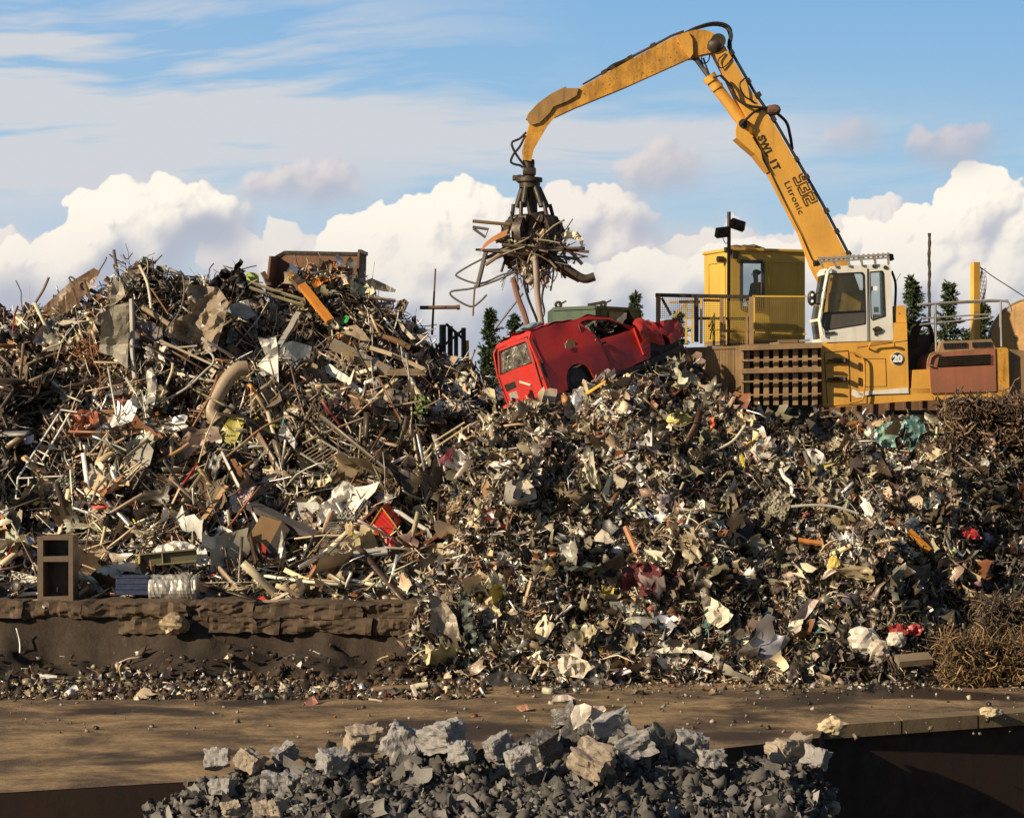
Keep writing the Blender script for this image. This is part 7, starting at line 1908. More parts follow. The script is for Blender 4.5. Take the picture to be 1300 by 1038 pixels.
for z in (.16, .05, -.06, -.16): q = MB(); q.box(c0 + Vector((0, -.015, z)), (.64, .02, .03), None, .004); q.build('rib', M['thing'], NB, col=(.02, .035, .09))
FD = root('foil_drum', 'crumpled silver foil wrapped drum lying on the ledge', 'drum', P(220, 765, 42.4))
q = MB(); rr_ = random.Random(3); n1_, n2_ = 34, 26; vs = []; R0 = .29
for i in range(n1_ + 1):
    for j in range(n2_):
        a = 2 * math.pi * j / n2_; p = Vector((i / n1_ * .92 - .46, math.cos(a), math.sin(a))); n_ = mnoise.noise(Vector((p.x * 5, p.y * 1.6, p.z * 1.6))); n_2 = abs(mnoise.noise(Vector((p.x * 11 + p.y, p.y * 3.2, p.z * 3.2))))
        k_ = R0 * (1 + n_ * .10 - n_2 * .14) * (.93 if i in (0, n1_) else 1); vs.append(P(221, 746, 42.7) + Vector((p.x, p.y * k_, p.z * k_ - .02)))
fs = [(i * n2_ + j, i * n2_ + (j + 1) % n2_, (i + 1) * n2_ + (j + 1) % n2_, (i + 1) * n2_ + j) for i in range(n1_) for j in range(n2_)] + [tuple(range(n2_)), tuple(n1_ * n2_ + j for j in range(n2_))]
q.add(vs, fs); q.build('wrapping', M['thing'], FD, col=(.42, .40, .36), met=.5)
q = MB(); q.tube([P(221, 746, 42.7) + Vector((.30, math.cos(t) * .31, math.sin(t) * .31 - .02)) for t in np.linspace(0, 6.28, 20, endpoint=False)], .012, 5, closed=True); q.build('strap', M['thing'], FD, col=(.2, .15, .1))
CH = root('steel_channel', 'long olive steel channel with a yellow end above the foil drum', 'channel', P(215, 708, 43))
dch = hit(215, 712) - .5
q = MB(); q.bar(P(178, 711, dch), P(250, 704, dch), .05, .25, (0, 0, 1)); q.build('web', M['thing'], CH, col=(.09, .08, .04))
for dy in (-7.5, 7.5): q = MB(); q.bar(P(178, 711 + dy, dch - .06), P(250, 704 + dy, dch - .06), .14, .025, (0, 0, 1)); q.build('flange', M['thing'], CH, col=(.17, .15, .08))
q = MB(); q.bar(P(177, 703, dch - .07), P(177, 719, dch - .07), .04, .12, (0, 1, 0)); q.build('end_plate', M['thing'], CH, col=(.55, .45, .12))
q = MB(); q.bar(P(206, 701, dch - .07), P(207, 715, dch - .07), .02, .1, (0, 1, 0)); q.build('web_stiffener', M['thing'], CH, col=(.3, .26, .15))
sheet('white_sheeting', 'white crumpled plastic hump behind the olive channel', 'sheeting', [(192, 700), (200, 692), (210, 690), (222, 686), (236, 687), (248, 693), (244, 700), (222, 702), (204, 703)], (.74, .72, .68), dz=.35, amp=.12, fr=1.5)
sheet('white_sheeting', 'white crumpled plastic sheet at the right end of the olive channel', 'sheeting', [(229, 717), (240, 705), (252, 694), (260, 691), (263, 703), (266, 716), (250, 715), (238, 719)], (.76, .75, .70), dz=.55, amp=.12, fr=1.6)
sheet('white_sheeting', 'long pale crumpled sheet left of the olive channel', 'sheeting', [(114, 733), (122, 722), (133, 717), (152, 716), (172, 711), (178, 717), (190, 722), (182, 729), (160, 724), (148, 733), (132, 737), (122, 741)], (.66, .60, .50), dz=.4, amp=.12, fr=1.5)
sheet('sheet_metal', 'pale ribbed sheet on the ledge left of the wooden cabinet', 'sheet metal', [(14, 724), (30, 727), (47, 732), (47, 744), (34, 746), (18, 740)], (.62, .58, .50), dz=.35, amp=.05, corr=1.2, step=2)
sheet('bowl', 'rusty bowl lying on the ledge right of the wooden cabinet', 'bowl', arc(111, 748, 9, 7, 0, 345, 16), 'rust', dz=.35, lean=.2, amp=.02, fold=[(0, 1, 0, -.6)])
for x0, y0, x1, y1, c_, lab in ((8, 756, 48, 753, 'white', 'thin white strip on the ledge left of the wooden cabinet'), (2, 766, 50, 762, 'tan', 'tan plank lying flat on the ledge under the thin white strip'), (55, 770, 76, 767, 'lgrey', 'small grey slat on the edge of the ledge below the wooden cabinet'), (345, 762, 372, 750, 'cream', 'cream slat on the ledge below the long grey board'), (320, 765, 368, 761, 'tan', 'tan slat flat on the ledge, right half'), (268, 741, 300, 719, 'brown', 'brown stick leaning over the ledge right of the foil drum'), (282, 738, 318, 710, 'pole', 'pale stick leaning over the ledge right of the brown stick')):
    beam('slat', lab, 'slat', (x0, y0), (x1, y1), .07, .035, c_, dz=.25)
lump('bundle', 'small crimson bundle on the ledge right of the foil drum', 'bundle', (272, 731), (.07, .05, .05), (.45, .02, .06), dz=.3)
sheet('rag', 'red torn rag on the ledge right of the foil drum', 'rag', [(322, 760), (334, 756), (340, 762), (328, 765)], 'red', dz=.25, amp=.05)
lump('stump', 'pale stump like casting standing on the ledge at the left edge of the middle heap', 'casting', (432, 742), (.14, .12, .26), 'tan', dz=.2, jag=.5)
# -- middle heap
sheet('bonnet_panel', 'big tan grey curved bonnet panel near the foot of the middle heap', 'car panel', [(543, 752), (556, 757), (568, 768), (579, 783), (586, 817), (564, 813), (545, 801), (548, 780)], (.26, .22, .17), dz=.45, lean=.5, amp=.07, fold=[(1, -.3, 6, .7)])
sheet('green_wrapped_panel', 'narrow dark green crushed panel right of the curved bonnet panel', 'car panel', [(582, 752), (592, 750), (600, 770), (606, 800), (604, 818), (594, 816), (588, 795)], (.07, .085, .07), dz=.45, lean=.5, amp=.12, fr=3)
sheet('dark_moulding', 'dark grey moulded tub shell lying at the foot of the middle heap', 'tub', [(594, 876), (606, 868), (620, 856), (636, 851), (652, 852), (668, 858), (673, 868), (668, 878), (646, 880), (620, 881)], (.035, .033, .03), d=40.0, lean=.8, amp=.12, fr=.8)
sheet('crumpled_sheet', 'cream crumpled sheet near the foot of the middle heap', 'sheet', [(698, 846), (708, 838), (719, 829), (730, 833), (746, 839), (756, 846), (746, 852), (740, 861), (722, 858), (708, 853)], (.62, .54, .43), dz=.35, lean=.5, amp=.14, fr=1.8)
rod('orange_bar', 'rust orange bent bar standing in the middle heap above the maroon crushed panel', 'bar', [(794, 669), (803, 690), (812, 712), (820, 730)], .055, (.45, .19, .07), .3, n=7) if False else rod('orange_bar', 'rust orange bent bar standing in the middle heap above the maroon crushed panel', 'bar', [(794, 669), (803, 690), (812, 712), (820, 730)], .055, (.45, .19, .07), .35)
sheet('crushed_car_sheet', 'maroon crushed car panel in a hollow of the middle heap', 'car panel', [(789, 722), (803, 716), (822, 712), (840, 722), (838, 742), (822, 756), (800, 758), (790, 745)], (.11, .02, .028), dz=.3, amp=.16, fr=1.2, fold=[(1, .4, 3, .6)])
sheet('torn_sheet', 'cream torn sheet right of the maroon crushed panel', 'sheet', [(889, 750), (900, 756), (914, 764), (931, 780), (924, 790), (912, 797), (898, 788), (893, 772)], (.66, .58, .45), dz=.35, amp=.10, fr=2, jag=1)
sheet('torn_flap', 'white pointed flap low in the middle heap', 'sheet', [(878, 824), (893, 826), (907, 832), (898, 840), (888, 833)], 'white', dz=.35, amp=.04)
sheet('strip', 'long wavy pale strip left of the white pointed flap', 'strip', [(828, 827), (844, 821), (862, 821), (880, 822), (879, 829), (860, 828), (842, 829)], 'cream', dz=.35, amp=.10, fr=2)
sheet('panel_strip', 'pale pink folded panel above the cream tail piece', 'panel', [(1026, 760), (1040, 761), (1032, 774), (1022, 786), (1007, 785), (1014, 774)], (.45, .36, .32), dz=.35, amp=.06, fold=[(1, .6, 0, .6)])
sheet('panel', 'cream ragged plate hanging below the pale pink folded panel', 'panel', [(1003, 788), (1020, 785), (1017, 798), (1013, 811), (1006, 803), (1000, 799)], (.70, .62, .48), dz=.35, amp=.07, fr=2, jag=1)
beam('orange_stick', 'bright orange rounded stick high on the right slope', 'stick', (1154, 673), (1180, 699), .11, .07, (.62, .25, .03), dz=.35)
beam('orange_strip', 'short orange strip left of the bright orange stick', 'strip', (1014, 685), (1046, 690), .11, .04, (.60, .24, .06), dz=.35)
sheet('orange_strip', 'orange red ragged strip below the ribbed steel box', 'strip', [(900, 530), (908, 529), (907, 543), (905, 558), (899, 556), (902, 542)], (.60, .12, .03), dz=.3, amp=.07, fr=3)
lump('yellow_scrap', 'ragged yellow lump in the dark part of the middle heap', 'plastic scrap', (1059, 722), (.14, .10, .24), (.62, .45, .09), dz=.3, jag=1.2)
lump('yellow_scrap', 'pale yellow crumpled plastic near the crest left of the orange red strip', 'plastic scrap', (862, 533), (.26, .16, .16), (.58, .52, .16), dz=.2, jag=1.3)
lump('yellow_scrap', 'amber yellow crushed plastic just below the ribbed steel box', 'plastic scrap', (963, 522), (.17, .12, .17), (.55, .36, .04), dz=.2, jag=1.3)
sheet('cloth', 'dark red torn cloth low on the right slope', 'cloth', [(1126, 796), (1140, 791), (1152, 795), (1163, 791), (1174, 798), (1168, 806), (1150, 805), (1138, 810)], (.30, .03, .03), dz=.35, amp=.10, fr=3, jag=1)
sheet('cloth', 'small red rag high on the right slope', 'cloth', [(1220, 672), (1229, 667), (1240, 673), (1247, 683), (1234, 684), (1224, 681)], (.40, .03, .03), dz=.3, amp=.10, fr=3, jag=1)
TY = root('tyre', 'ribbed brown tyre half buried low on the right slope', 'tyre', P(1196, 786, hit(1196, 786)))
q = MB(); ct = P(1199, 792, hit(1196, 786) - .15); ta = Vector((.62, -.55, .55)).normalized(); tb_ = ta.cross(Vector((0, 0, 1))).normalized(); tc_ = ta.cross(tb_)
for k, (R_, h_) in enumerate(((.30, 0), )): q.tube([ct + (tb_ * math.cos(t) + tc_ * math.sin(t)) * .27 for t in np.linspace(0, 2 * math.pi, 36, endpoint=False)], .10, 10, closed=True)
q.build('tyre_body', M['thing'], TY, col=(.16, .12, .075))
for k in range(5): q = MB(); q.tube([ct + ta * (.045 * (k - 2)) + (tb_ * math.cos(t) + tc_ * math.sin(t)) * (.375 - .012 * abs(k - 2) ** 1.6) for t in np.linspace(0, 2 * math.pi, 36, endpoint=False)], .011, 5, closed=True); q.build('tread_rib', M['thing'], TY, col=(.20, .15, .10))
for x, y, s_, c_, lab in ((1096, 815, .27, (.60, .56, .48), 'larger crushed cream drum at the foot of the right slope'), (1116, 826, .19, (.50, .42, .34), 'smaller crushed tan drum beside the larger cream drum'), (1138, 812, .16, (.55, .5, .42), 'crushed pale can below the dark red torn cloth')):
    lump('crushed_drum', lab, 'crushed drum', (x, y), (s_ * 1.1, s_ * .8, s_), c_, dz=.3, jag=1.1)
beam('board', 'grey brown thick board at the foot of the right slope', 'board', (1139, 839), (1181, 835), .26, .12, (.22, .17, .12), dz=.45, up=(0, -.4, .9))
sheet('teal_sheet', 'crumpled teal sheet near the crest below the excavator', 'sheet', [(1110, 546), (1119, 539), (1134, 534), (1148, 535), (1146, 550), (1136, 556), (1138, 568), (1120, 567), (1111, 560)], (.22, .36, .31), dz=.30, amp=.10, fr=2.4, step=3.5)
sheet('teal_sheet', 'darker teal sack right of the crumpled teal sheet', 'sheet', [(1146, 530), (1160, 526), (1172, 533), (1176, 548), (1168, 562), (1156, 574), (1146, 562), (1150, 546)], (.07, .16, .15), dz=.30, amp=.10, fr=2.4, step=3.5)
sheet('crushed_steel_sheet', 'fan shaped crushed grey panel on the middle heap below the ribbed steel box', 'car panel', [(965, 640), (975, 628), (990, 622), (1003, 627), (1003, 643), (995, 662), (984, 656), (970, 650)], (.30, .27, .2), dz=.3, amp=.09, fr=1.6, corr=.5, step=2.5)
sheet('crushed_steel_sheet', 'crushed pale sheet left of the fan shaped panel', 'car panel', [(952, 572), (962, 558), (978, 553), (986, 566), (978, 580), (965, 584)], (.50, .46, .40), dz=.3, amp=.13, fr=2)
sheet('crushed_steel_sheet', 'bright crumpled aluminium sheet on the upper right of the middle heap', 'car panel', [(1022, 570), (1034, 568), (1046, 576), (1051, 590), (1043, 592), (1030, 585)], (.68, .65, .58), dz=.3, amp=.10, fr=2, met=.2)
rod('bent_tube', 'white bent tube hanging beside the fan shaped panel', 'tube', [(991, 595), (996, 606), (1004, 613), (1006, 624), (1009, 632)], .045, 'white', .35)
rod('long_bar', 'long thin white bar right of the fan shaped panel', 'bar', [(1004, 643), (1030, 641), (1060, 643), (1090, 652)], .03, 'lgrey', .4)
rod('long_bar', 'pale bar crossing the middle heap below the amber plastic', 'bar', [(905, 573), (930, 560), (946, 540)], .03, 'cream', .35)
def cluster(name, lab, cat, px, rad, col, n, seed, size=.16, dz=.1):
    rg_ = np.random.default_rng(seed); c0 = np.array(P(*px, hit(*px) + dz)); u = rg_.normal(size=(n, 3)); u /= np.linalg.norm(u, axis=1, keepdims=True)
    p = c0 + u * np.array(rad) * rg_.uniform(.75, 1.0, (n, 1)); cc = colours(n, 1, rg_); cc[:, :3] = cc[:, :3] * .4 + np.array(col) * .6; S_ = Soup()
    S_.add(g_sheets(p, u, logn(n, size, .5, rg_, .04, size * 2.5), rg_, 4, (.15, .8), .5, .8), cc); S_.add(g_tubes(p[:n // 3], u[:n // 3], logn(n // 3, size * 2.2, .4, rg_, .1, 1), np.full(n // 3, .008), rg_, 6, 4, 1.2, .5), cc[:n // 3])
    o = S_.build(name, M['scrap']); arr_ = np.concatenate(S_.V) - c0; o.data.vertices.foreach_set('co', arr_.astype(np.float32).ravel()); o.location = c0; return tag(o, lab, cat)
cluster('scrap_bale', 'round clump of shredded brown scrap just below the rear of the van', 'scrap bale', (680, 545), (.45, .35, .55), (.17, .125, .08), 650, 1)
cluster('scrap_bale', 'shredded pale clump of scrap near the crest below the ribbed steel box', 'scrap bale', (905, 515), (.4, .3, .3), (.36, .33, .27), 380, 2)
cluster('scrap_bale', 'shredded grey clump in the centre of the middle heap', 'scrap bale', (940, 655), (.45, .3, .35), (.18, .15, .11), 520, 3)
RG = root('brake_disc', 'rust orange brake disc lying near the crest below the van', 'brake disc', P(760, 551, hit(760, 551)))
q = MB(); cR = P(759, 551, hit(759, 551) - .25); q.tube([cR + Vector((math.cos(t) * .13, math.sin(t) * .11, math.sin(t) * .055)) for t in np.linspace(0, 6.28, 24, endpoint=False)], .035, 8, closed=True); q.build('disc_rim', M['thing'], RG, col=(.36, .17, .09)); q = MB(); q.cyl(cR, cR + Vector((0, -.01, .05)), .05, 12); q.build('hub', M['thing'], RG, col=(.2, .1, .05))
sheet('panel', 'pale curved upright plate below the brake disc', 'panel', [(747, 575), (753, 572), (755, 592), (762, 613), (755, 613), (748, 600)], 'cream', dz=.35, lean=.2, amp=.04)
sheet('panel', 'ragged white scrap left of centre below the scrap clump', 'panel', [(619, 592), (627, 585), (634, 586), (634, 598), (636, 609), (630, 610)], (.72, .65, .52), dz=.35, amp=.05)
sheet('panel', 'pale folded pointed sheet right of the ragged white scrap', 'panel', [(646, 623), (657, 612), (668, 608), (678, 618), (664, 622), (658, 637)], (.48, .42, .32), dz=.35, amp=.08, fold=[(1, .3, 0, .8)])
sheet('panel', 'tan standing flap left of the pale folded pointed sheet', 'panel', [(611, 622), (618, 608), (624, 618), (624, 630), (615, 634)], (.36, .22, .12), dz=.3, amp=.05)
sheet('corrugated_sheet', 'small tan corrugated sheet between the red crate and the middle heap', 'corrugated sheet', [(566, 640), (577, 634), (590, 634), (591, 644), (580, 650), (567, 649)], (.40, .31, .20), dz=.3, amp=.03, corr=1.3, step=2)
sheet('panel', 'cream ragged piece above the rust orange bar', 'panel', [(754, 682), (764, 671), (772, 676), (780, 688), (768, 690), (756, 700)], (.66, .60, .48), dz=.3, amp=.06, jag=1)
for x, y, c_, lab in ((1241, 741, (.45, .18, .28), 'tiny pink scrap high on the right slope'), (1212, 700, (.42, .50, .08), 'small yellow green scrap high on the right slope'), (1150, 722, (.10, .14, .24), 'dusty blue cloth lump on the right slope'), (1041, 826, (.10, .34, .10), 'small green leaf like scrap low in the middle heap'), (697, 721, (.55, .42, .06), 'small yellow scrap in the centre of the middle heap'), (729, 795, (.60, .56, .2), 'pale yellow scrap low in the centre of the middle heap'), (741, 672, (.34, .2, .1), 'small brown lump left of the cream ragged piece'), (826, 772, (.45, .08, .05), 'small red lump below the maroon crushed panel'), (865, 663, (.50, .05, .03), 'small red scrap above the maroon crushed panel'), (1024, 653, (.50, .06, .05), 'thin red scrap below the long thin white bar'), (722, 518, (.08, .2, .26), 'blue strip on the crest under the van')):
    lump('small_scrap', lab, 'scrap', (x, y), (.09, .04, .06), tuple(.65 * q_ + .05 for q_ in c_), dz=.26, jag=.5, sub=1, rot=x)
# -- on the ground
for pts, c_, lab, nm in (([(240, 856), (252, 851), (264, 850), (280, 853), (270, 862), (250, 867)], (.33, .40, .50), 'pale blue grey sheet lying at the foot of the dirt bank', 'sheet'), ([(384, 893), (392, 886), (398, 882), (404, 892), (396, 896)], (.50, .22, .16), 'salmon pink torn scrap lying alone on the road', 'scrap'), ([(655, 897), (668, 893), (674, 900), (662, 903)], (.52, .25, .15), 'salmon scrap on the road below the dark tub', 'scrap')):
    cy = sum(p[1] for p in pts) / len(pts); sheet('litter', lab, nm, pts, c_, d=CAMZ * F / (cy + 3 - CY) - .05, lean=2.2, amp=.06, fr=2)
for a, b, lab, c_ in (((41, 858), (72, 861), 'white plastic tube lying at the foot of the dirt bank', 'white'), ((474, 875), (520, 873), 'brown log shaped pipe at the foot of the middle heap', 'brown'), ((522, 873), (543, 869), 'short pale concrete bar beside the brown log shaped pipe', 'cream'), ((468, 887), (485, 890), 'thin pale stick on the road below the middle heap', 'cream')):
    da = CAMZ * F / (a[1] + 4 - CY); q = MB(); q.tube([P(*a, da), P((a[0] + b[0]) / 2, (a[1] + b[1]) / 2 - .5, da - .02), P(*b, da)], .06 if lab[0] != 't' else .02, 10); tag(q.build('tube', M['thing'], col=C_[c_], origin=P(*a, da)), lab, 'pipe')
# round block in the ledge
lump('concrete_block', 'broken pale concrete block in the face of the ledge', 'concrete block', (221, 792), (.26, .3, .20), (.30, .22, .13), d=41.75, jag=.7)

# ------------------------------------------------------------------ scrap held in the grab
gc = P(681, 322, 49.4 + 0.6); gd = gc.y
def gpt(x, y, o=0): return P(x, y, gd + o)
GG = 'scrap held in the grab'
def held(nm, lab, cat, pts, r_, c_, sm=4, n=7): 
    q = MB(); P3 = [gpt(*p) for p in pts]; q.tube(smooth_path(P3, sm) if sm else P3, r_, n); tag(q.build(nm, M['thing'], col=C_.get(c_, c_) if isinstance(c_, str) else c_, origin=P3[0]), lab, cat)
held('wire_loop', 'long thin wire loop hanging out to the left of the grab', 'wire', [(668, 345, -.1), (640, 348, -.2), (610, 360, -.2), (582, 352, -.2), (583, 345, -.2), (620, 325, -.2), (655, 312, -.1)], .022, 'dgrey')
held('wire_loop', 'lower bent wire hanging furthest left under the grab', 'wire', [(665, 340, -.2), (630, 356, -.3), (600, 366, -.3), (573, 370, -.3), (576, 378, -.3), (597, 389, -.3), (608, 384, -.3), (618, 374, -.3)], .024, 'dgrey')
held('bar', 'dark flat bar hanging down at the left of the grab', 'bar', [(617, 320, -.3), (612, 340, -.3), (606, 364, -.3)], .055, 'dgrey')
held('rod', 'thin rod continuing below the dark flat bar left of the grab', 'rod', [(603, 362, -.3), (601.5, 380, -.3), (600.5, 401, -.3)], .022, 'brown')
held('pipe', 'brown pipe hanging down from the grab to the van', 'pipe', [(651, 352, -.3), (657, 376, -.3), (666, 400, -.3), (671, 420, -.3)], .065, (.24, .13, .09))
held('pipe', 'pale grey pipe hanging straight down from the grab', 'pipe', [(679, 325, -.5), (681, 350, -.5), (683, 380, -.4), (688, 415, -.4)], .07, (.36, .31, .25), n=10)
held('cable', 'dark cable hanging between the two pipes below the grab', 'cable', [(665, 358, -.2), (671, 380, -.2), (680, 402, -.2), (684, 414, -.2)], .03, 'black')
held('cable', 'dark thin bar slanting down to the left below the grab', 'bar', [(664, 372, 0), (645, 396, 0), (628, 418, 0)], .025, 'dgrey')
held('cable', 'curled black cable right of the pale hanging pipe', 'cable', [(690, 365, -.1), (688, 380, -.1), (691, 395, -.1), (688, 405, -.1)], .025, 'black')
held('beam', 'dark bar sticking out level to the right of the grab', 'bar', [(712, 316.5, 0), (748, 319.5, 0)], .035, 'dgrey', 0)
held('beam', 'lower dark bar with a bent end right of the grab', 'bar', [(705, 325, 0), (731, 328, 0), (728, 335, 0)], .03, 'dgrey', 0)
held('beam', 'upper brown bar sticking out to the left of the grab', 'bar', [(600, 280.5, 0), (625, 283, 0), (648, 285, 0)], .04, 'brown', 0)
held('beam', 'dark bar end below the upper brown bar left of the grab', 'bar', [(600, 288, 0), (620, 291, 0), (616, 301, 0), (601, 290, 0)], .035, 'dgrey', 0)
held('beam', 'tan pipe running out to the lower left of the grab', 'pipe', [(616, 336, -.3), (640, 320, -.3), (662, 312, -.3)], .05, (.30, .24, .17))
held('exhaust_pipe', 'thick dark exhaust pipe with a torn end, lower right of the grab', 'exhaust pipe', [(697, 322, -.2), (712, 335, -.2), (728, 347, -.2), (742, 354, -.2), (755, 351, -.2)], [.10] * 17, (.05, .04, .03), 4, 10)
held('exhaust_pipe', 'second dark pipe under the thick exhaust pipe', 'pipe', [(695, 330, 0), (712, 343, 0), (736, 356, 0)], .06, (.045, .037, .03))
q = MB(); vs = []; pp = [(644, 295), (634, 299), (622, 306), (613, 314), (609, 321)]
for i, (x, y) in enumerate(pp):
    for dy, dd in ((-4.5, 0), (4.5, 0), (4.5, .05), (-4.5, .05)): vs.append(gpt(x - dy * .4, y + dy, -.35 + dd))
q.add(vs, [(i * 4 + k, i * 4 + (k + 1) % 4, i * 4 + 4 + (k + 1) % 4, i * 4 + 4 + k) for i in range(4) for k in range(4)] + [(3, 2, 1, 0), (16, 17, 18, 19)])
tag(q.build('orange_strip', M['thing'], col=(.60, .26, .10), origin=gpt(630, 300)), 'curved orange strip held at the left of the grab', 'strip')
sheet('cream_sheet', 'cream crumpled sheet sticking out to the right of the grab', 'sheet', [(712, 297), (722, 292), (733, 294), (741, 304), (739, 316), (735, 306), (726, 303), (715, 304)], (.62, .55, .42), d=gd - .1, lean=.2, amp=.12, fr=2)
sheet('hanging_rag', 'pale shredded sheet hanging under the middle of the grab', 'sheet', [(660, 330), (672, 332), (676, 350), (679, 368), (672, 362), (664, 350)], (.42, .37, .30), d=gd - .3, lean=.1, amp=.10, fr=3, jag=1.5)
sheet('hanging_rag', 'pale shredded sheet hanging right of the pale pipe under the grab', 'sheet', [(685, 342), (697, 344), (698, 358), (691, 367), (685, 356)], (.40, .36, .30), d=gd - .2, lean=.1, amp=.10, fr=3, jag=1.5)
rg_ = np.random.default_rng(15); n = 150
u = rg_.normal(size=(n, 3)); u /= np.linalg.norm(u, axis=1, keepdims=True); u *= rg_.random((n, 1)) ** .5
cg = np.array(P(677, 318, gd)); pos = cg + u * np.array([.75, .55, .42])
Sg = Soup(); cc = colours(n, 0, rg_); cc[:, :3] *= .55
al = np.stack([rg_.normal(size=n) * 1.2, rg_.normal(size=n) * .6, rg_.normal(size=n) * .55 - .1], -1); al /= np.linalg.norm(al, axis=1, keepdims=True)
Sg.add(g_tubes(pos, u, logn(n, .95, .35, rg_, .4, 1.9), logn(n, .022, .45, rg_, .01, .06), rg_, 6, 5, .35, .6, align=(al, .85)), cc)
k = 300; u2 = rg_.normal(size=(k, 3)); u2 /= np.linalg.norm(u2, axis=1, keepdims=True); c2 = colours(k, 0, rg_); c2[:, :3] *= .6
Sg.add(g_sheets(cg + u2 * np.array([.48, .42, .32]) * rg_.random((k, 1)) ** .4, u2, logn(k, .22, .4, rg_, .08, .5), rg_, 4), c2)
k = 120; al = np.tile([0.05, 0, -1.0], (k, 1)) + rg_.normal(size=(k, 3)) * .3; al /= np.linalg.norm(al, axis=1, keepdims=True)
p3 = np.array(P(676, 343, gd)) + rg_.normal(size=(k, 3)) * np.array([.30, .25, .14]); c2 = colours(k, 0, rg_); c2[:, :3] *= .6
Sg.add(g_tubes(p3, al, logn(k, .45, .4, rg_, .2, 1.0), logn(k, .010, .4, rg_, .005, .025), rg_, 6, 4, .9, .6, align=(al, .8)), c2)
o = Sg.build('wire_and_bar_tangle', M['scrap']); tag(o, 'dense tangle of bars, wire and torn sheet gripped by the tines of the grab', 'scrap', kind='stuff')

# ------------------------------------------------------------------ grey crushed blocks piled in the bay in front
M['block'] = weathered('crushed_grey_block', (0.27, 0.26, 0.255), dirt=(0.10, 0.085, 0.075), rust=(0.42, 0.38, 0.33), dirtamt=.6, rustamt=.3, scale=2.2, rough=.6, bump=.6, spots=6, streak=False)
M['blockdark'] = weathered('crushed_dark_block', (0.11, 0.105, 0.10), dirt=(0.05, 0.04, 0.035), rust=(0.24, 0.21, 0.18), dirtamt=.6, rustamt=.35, scale=2.6, rough=.45, metal=.3, bump=.7, spots=6, streak=False)
M['blocktan'] = weathered('tan_crushed_block', (0.33, 0.27, 0.21), dirt=(0.12, 0.09, 0.06), rust=(0.5, 0.42, 0.33), dirtamt=.6, rustamt=.25, scale=2.4, rough=.7, bump=.6, spots=6, streak=False)
BR_ = random.Random(9)
def block(x, ytop, wpx, d, m_, lab, hk=1.0, rot=None, jag=.12, group=None):
    ytop += 5
    s = wpx * d / F; s *= .86; c = P(x, ytop, d) - Vector((0, 0, s * .42 * hk))
    bm = bmesh.new(); bmesh.ops.create_cube(bm, size=1); bmesh.ops.subdivide_edges(bm, edges=bm.edges[:], cuts=11, use_grid_fill=True)
    R = Matrix.Rotation(BR_.uniform(-.8, .8) if rot is None else rot, 3, 'Z') @ Matrix.Rotation(BR_.uniform(-.5, .5), 3, 'Y') @ Matrix.Rotation(BR_.uniform(-.5, .5), 3, 'X')
    sd = BR_.uniform(0, 99); sc = Vector((s, s * BR_.uniform(.7, 1), s * hk * BR_.uniform(.7, .9))); vs = []
    for v in bm.verts:
        p = v.co.copy(); n_ = mnoise.noise(p * 2.2 + Vector((sd, 0, 0))); n2 = mnoise.noise(p * 6 + Vector((0, sd, 0))); n3 = abs(mnoise.noise(p * 3.5 + Vector((0, 0, sd))))
        n4 = abs(mnoise.noise(p * 11 + Vector((sd, sd, 0)))); p *= 1 + n_ * jag * 2.2 + n2 * jag * .9 - n3 * jag * 1.8 - n4 * jag * .5; vs.append(R @ Vector((p.x * sc.x, p.y * sc.y, p.z * sc.z)) + c)
    bm.verts.index_update(); fs = [[v.index for v in f.verts] for f in bm.faces]; bm.free()
    q = MB(); q.add(vs, fs); return tag(q.build('crushed_block', M[m_], origin=c), lab, 'crushed block', group)
for a in ((276, 944, 36, 29.0, 'block', 'leftmost grey crushed block in the pile in front of the road'), (362, 940, 34, 29.2, 'block', 'small grey crushed block left of the tan one'), (462, 916, 52, 29.4, 'blocktan', 'tan brown crushed block left of the cube shaped one'), (512, 918, 54, 29, 'block', 'grey crumpled block between the tan and the cube shaped one'),
          (562, 909, 56, 28.8, 'block', 'cube shaped grey block standing out of the pile'), (585, 938, 34, 28.2, 'block', 'small pale block below the cube shaped grey block'), (634, 927, 40, 28.8, 'block', 'pale fractured block in the centre of the pile'), (690, 928, 44, 28.6, 'blockdark', 'dark crushed block left of the highest cluster'),
          (722, 890, 42, 29.6, 'blockdark', 'dark crumpled block at the top left of the highest cluster'), (742, 905, 62, 29.2, 'blockdark', 'large dark block under the cream plate'), (778, 900, 58, 29.0, 'block', 'large grey block right of the cream plate'), (806, 924, 54, 28.6, 'block', 'slanted grey block at the right of the highest cluster'),
          (836, 918, 44, 29.0, 'blockdark', 'dark grey block right of the highest cluster'), (876, 925, 46, 29.0, 'block', 'rounded grey crushed block near the right end of the pile'), (905, 944, 36, 28.6, 'block', 'small grey block between the rounded and the last block'), (1004, 930, 54, 29.2, 'blocktan', 'last grey tan crushed block at the right end of the pile'),
          (1036, 944, 34, 29, 'block', 'small pale block right of the last grey tan block'), (424, 946, 40, 28.6, 'block', 'low grey block between the small grey and the tan block'), (318, 947, 36, 28.8, 'blocktan', 'low tan block between the two leftmost grey blocks'), (660, 946, 40, 28.0, 'block', 'low grey block in front of the pale fractured one'), (752, 938, 60, 28.0, 'blocktan', 'tan block low in front of the highest cluster')):
    block(*a)
dpl = 28.6
sheet('cream_plate', 'smooth cream curved plate standing on the highest crushed blocks', 'plate', [(728, 926), (724, 908), (730, 895), (742, 892), (751, 896), (750, 906), (741, 918)], (.68, .60, .50), d=dpl, lean=.2, amp=.05, fr=.6)
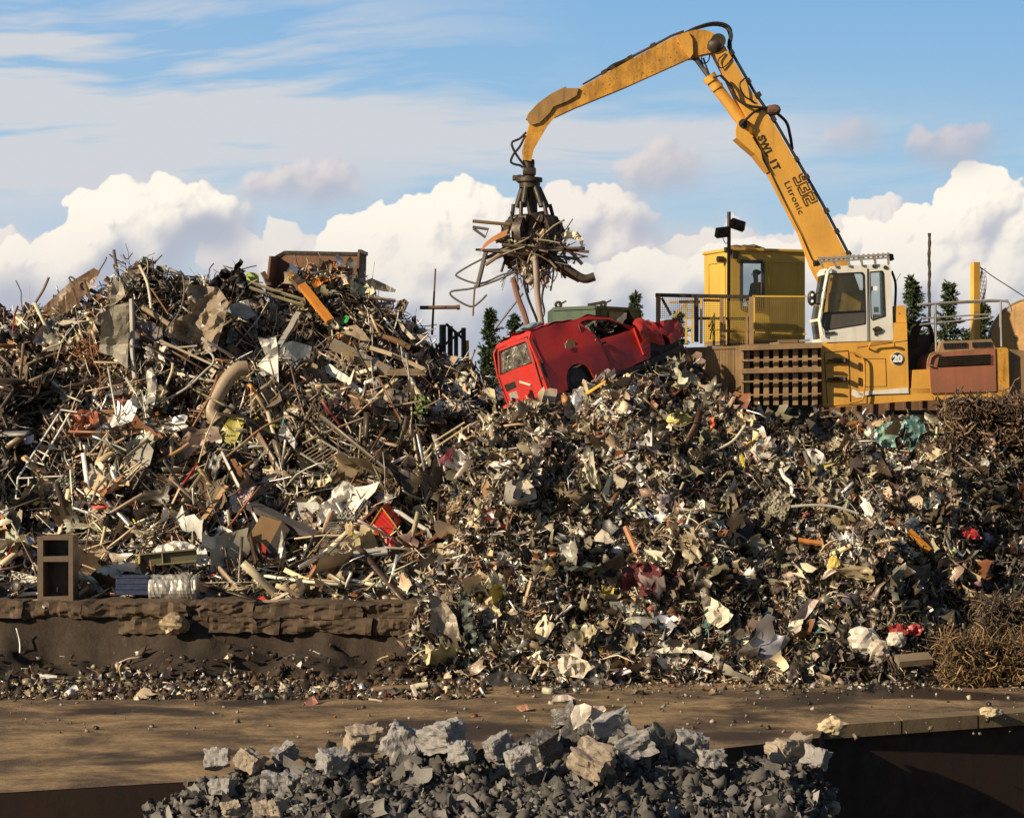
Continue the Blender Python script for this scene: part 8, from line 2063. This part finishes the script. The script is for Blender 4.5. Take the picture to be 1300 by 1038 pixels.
sheet('cream_plate', 'small pale pink plate right of the smooth cream plate', 'plate', [(748, 904), (754, 895), (766, 895), (770, 900), (760, 910), (752, 915)], (.58, .48, .42), d=dpl + .1, lean=.3, amp=.06)
sheet('pale_slab', 'pale pink slab on top of the dark blocks', 'plate', [(700, 890), (706, 882), (720, 881), (731, 886), (716, 890)], (.48, .40, .36), d=29.3, lean=.6, amp=.05)
for x in range(290, 960, 24):       # blocks deeper in the pile, lower in the frame
    for row in (0, 1):
        block(x + BR_.uniform(-12, 12) + row * 12, 980 + row * 32 + BR_.uniform(-5, 12) + max(0, x - 860) * .2, BR_.uniform(22, 42), 28.6 - row * .5, BR_.choice(['blockdark', 'block', 'blocktan']), 'crushed grey scrap block in the pile along the lower edge of the picture', group='crushed blocks low in the front pile')
rb = np.random.default_rng(8); n = 9000; xs = rb.uniform(180, 1060, n); t = rb.random(n) ** .8
yt = np.interp(xs, [180, 250, 330, 440, 560, 640, 720, 790, 860, 930, 1000, 1060], [1030, 990, 974, 962, 950, 952, 930, 930, 948, 968, 958, 1000])
ys = yt + t * 130; ds = 29.2 - t * 2.2 + rb.uniform(-.15, .15, n)
p = np.stack([(xs - CX) * ds / F, ds, CAMZ + (CY - ys) * ds / F], -1)
cb = np.tile([.085, .08, .075, 0.0], (n, 1)) * np.exp(rb.normal(size=(n, 1)) * .5); cb[:, 3] = 0; Sb = Soup()
Sb.add(g_lumps(p[:6500], logn(6500, .085, .5, rb, .02, .30), rb, (.35, 1), 1, .3), cb[:6500]); Sb.add(g_sheets(p[6500:], np.tile([0, -.6, .8], (2500, 1)), logn(2500, .12, .5, rb, .04, .3), rb, 4, (.2, 1), .5, .8), cb[6500:] * 1.5)
tag(Sb.build('rubble_fines', M['grit']), 'dark grey fines and crumbs filling the gaps of the crushed block pile', 'rubble', kind='stuff')
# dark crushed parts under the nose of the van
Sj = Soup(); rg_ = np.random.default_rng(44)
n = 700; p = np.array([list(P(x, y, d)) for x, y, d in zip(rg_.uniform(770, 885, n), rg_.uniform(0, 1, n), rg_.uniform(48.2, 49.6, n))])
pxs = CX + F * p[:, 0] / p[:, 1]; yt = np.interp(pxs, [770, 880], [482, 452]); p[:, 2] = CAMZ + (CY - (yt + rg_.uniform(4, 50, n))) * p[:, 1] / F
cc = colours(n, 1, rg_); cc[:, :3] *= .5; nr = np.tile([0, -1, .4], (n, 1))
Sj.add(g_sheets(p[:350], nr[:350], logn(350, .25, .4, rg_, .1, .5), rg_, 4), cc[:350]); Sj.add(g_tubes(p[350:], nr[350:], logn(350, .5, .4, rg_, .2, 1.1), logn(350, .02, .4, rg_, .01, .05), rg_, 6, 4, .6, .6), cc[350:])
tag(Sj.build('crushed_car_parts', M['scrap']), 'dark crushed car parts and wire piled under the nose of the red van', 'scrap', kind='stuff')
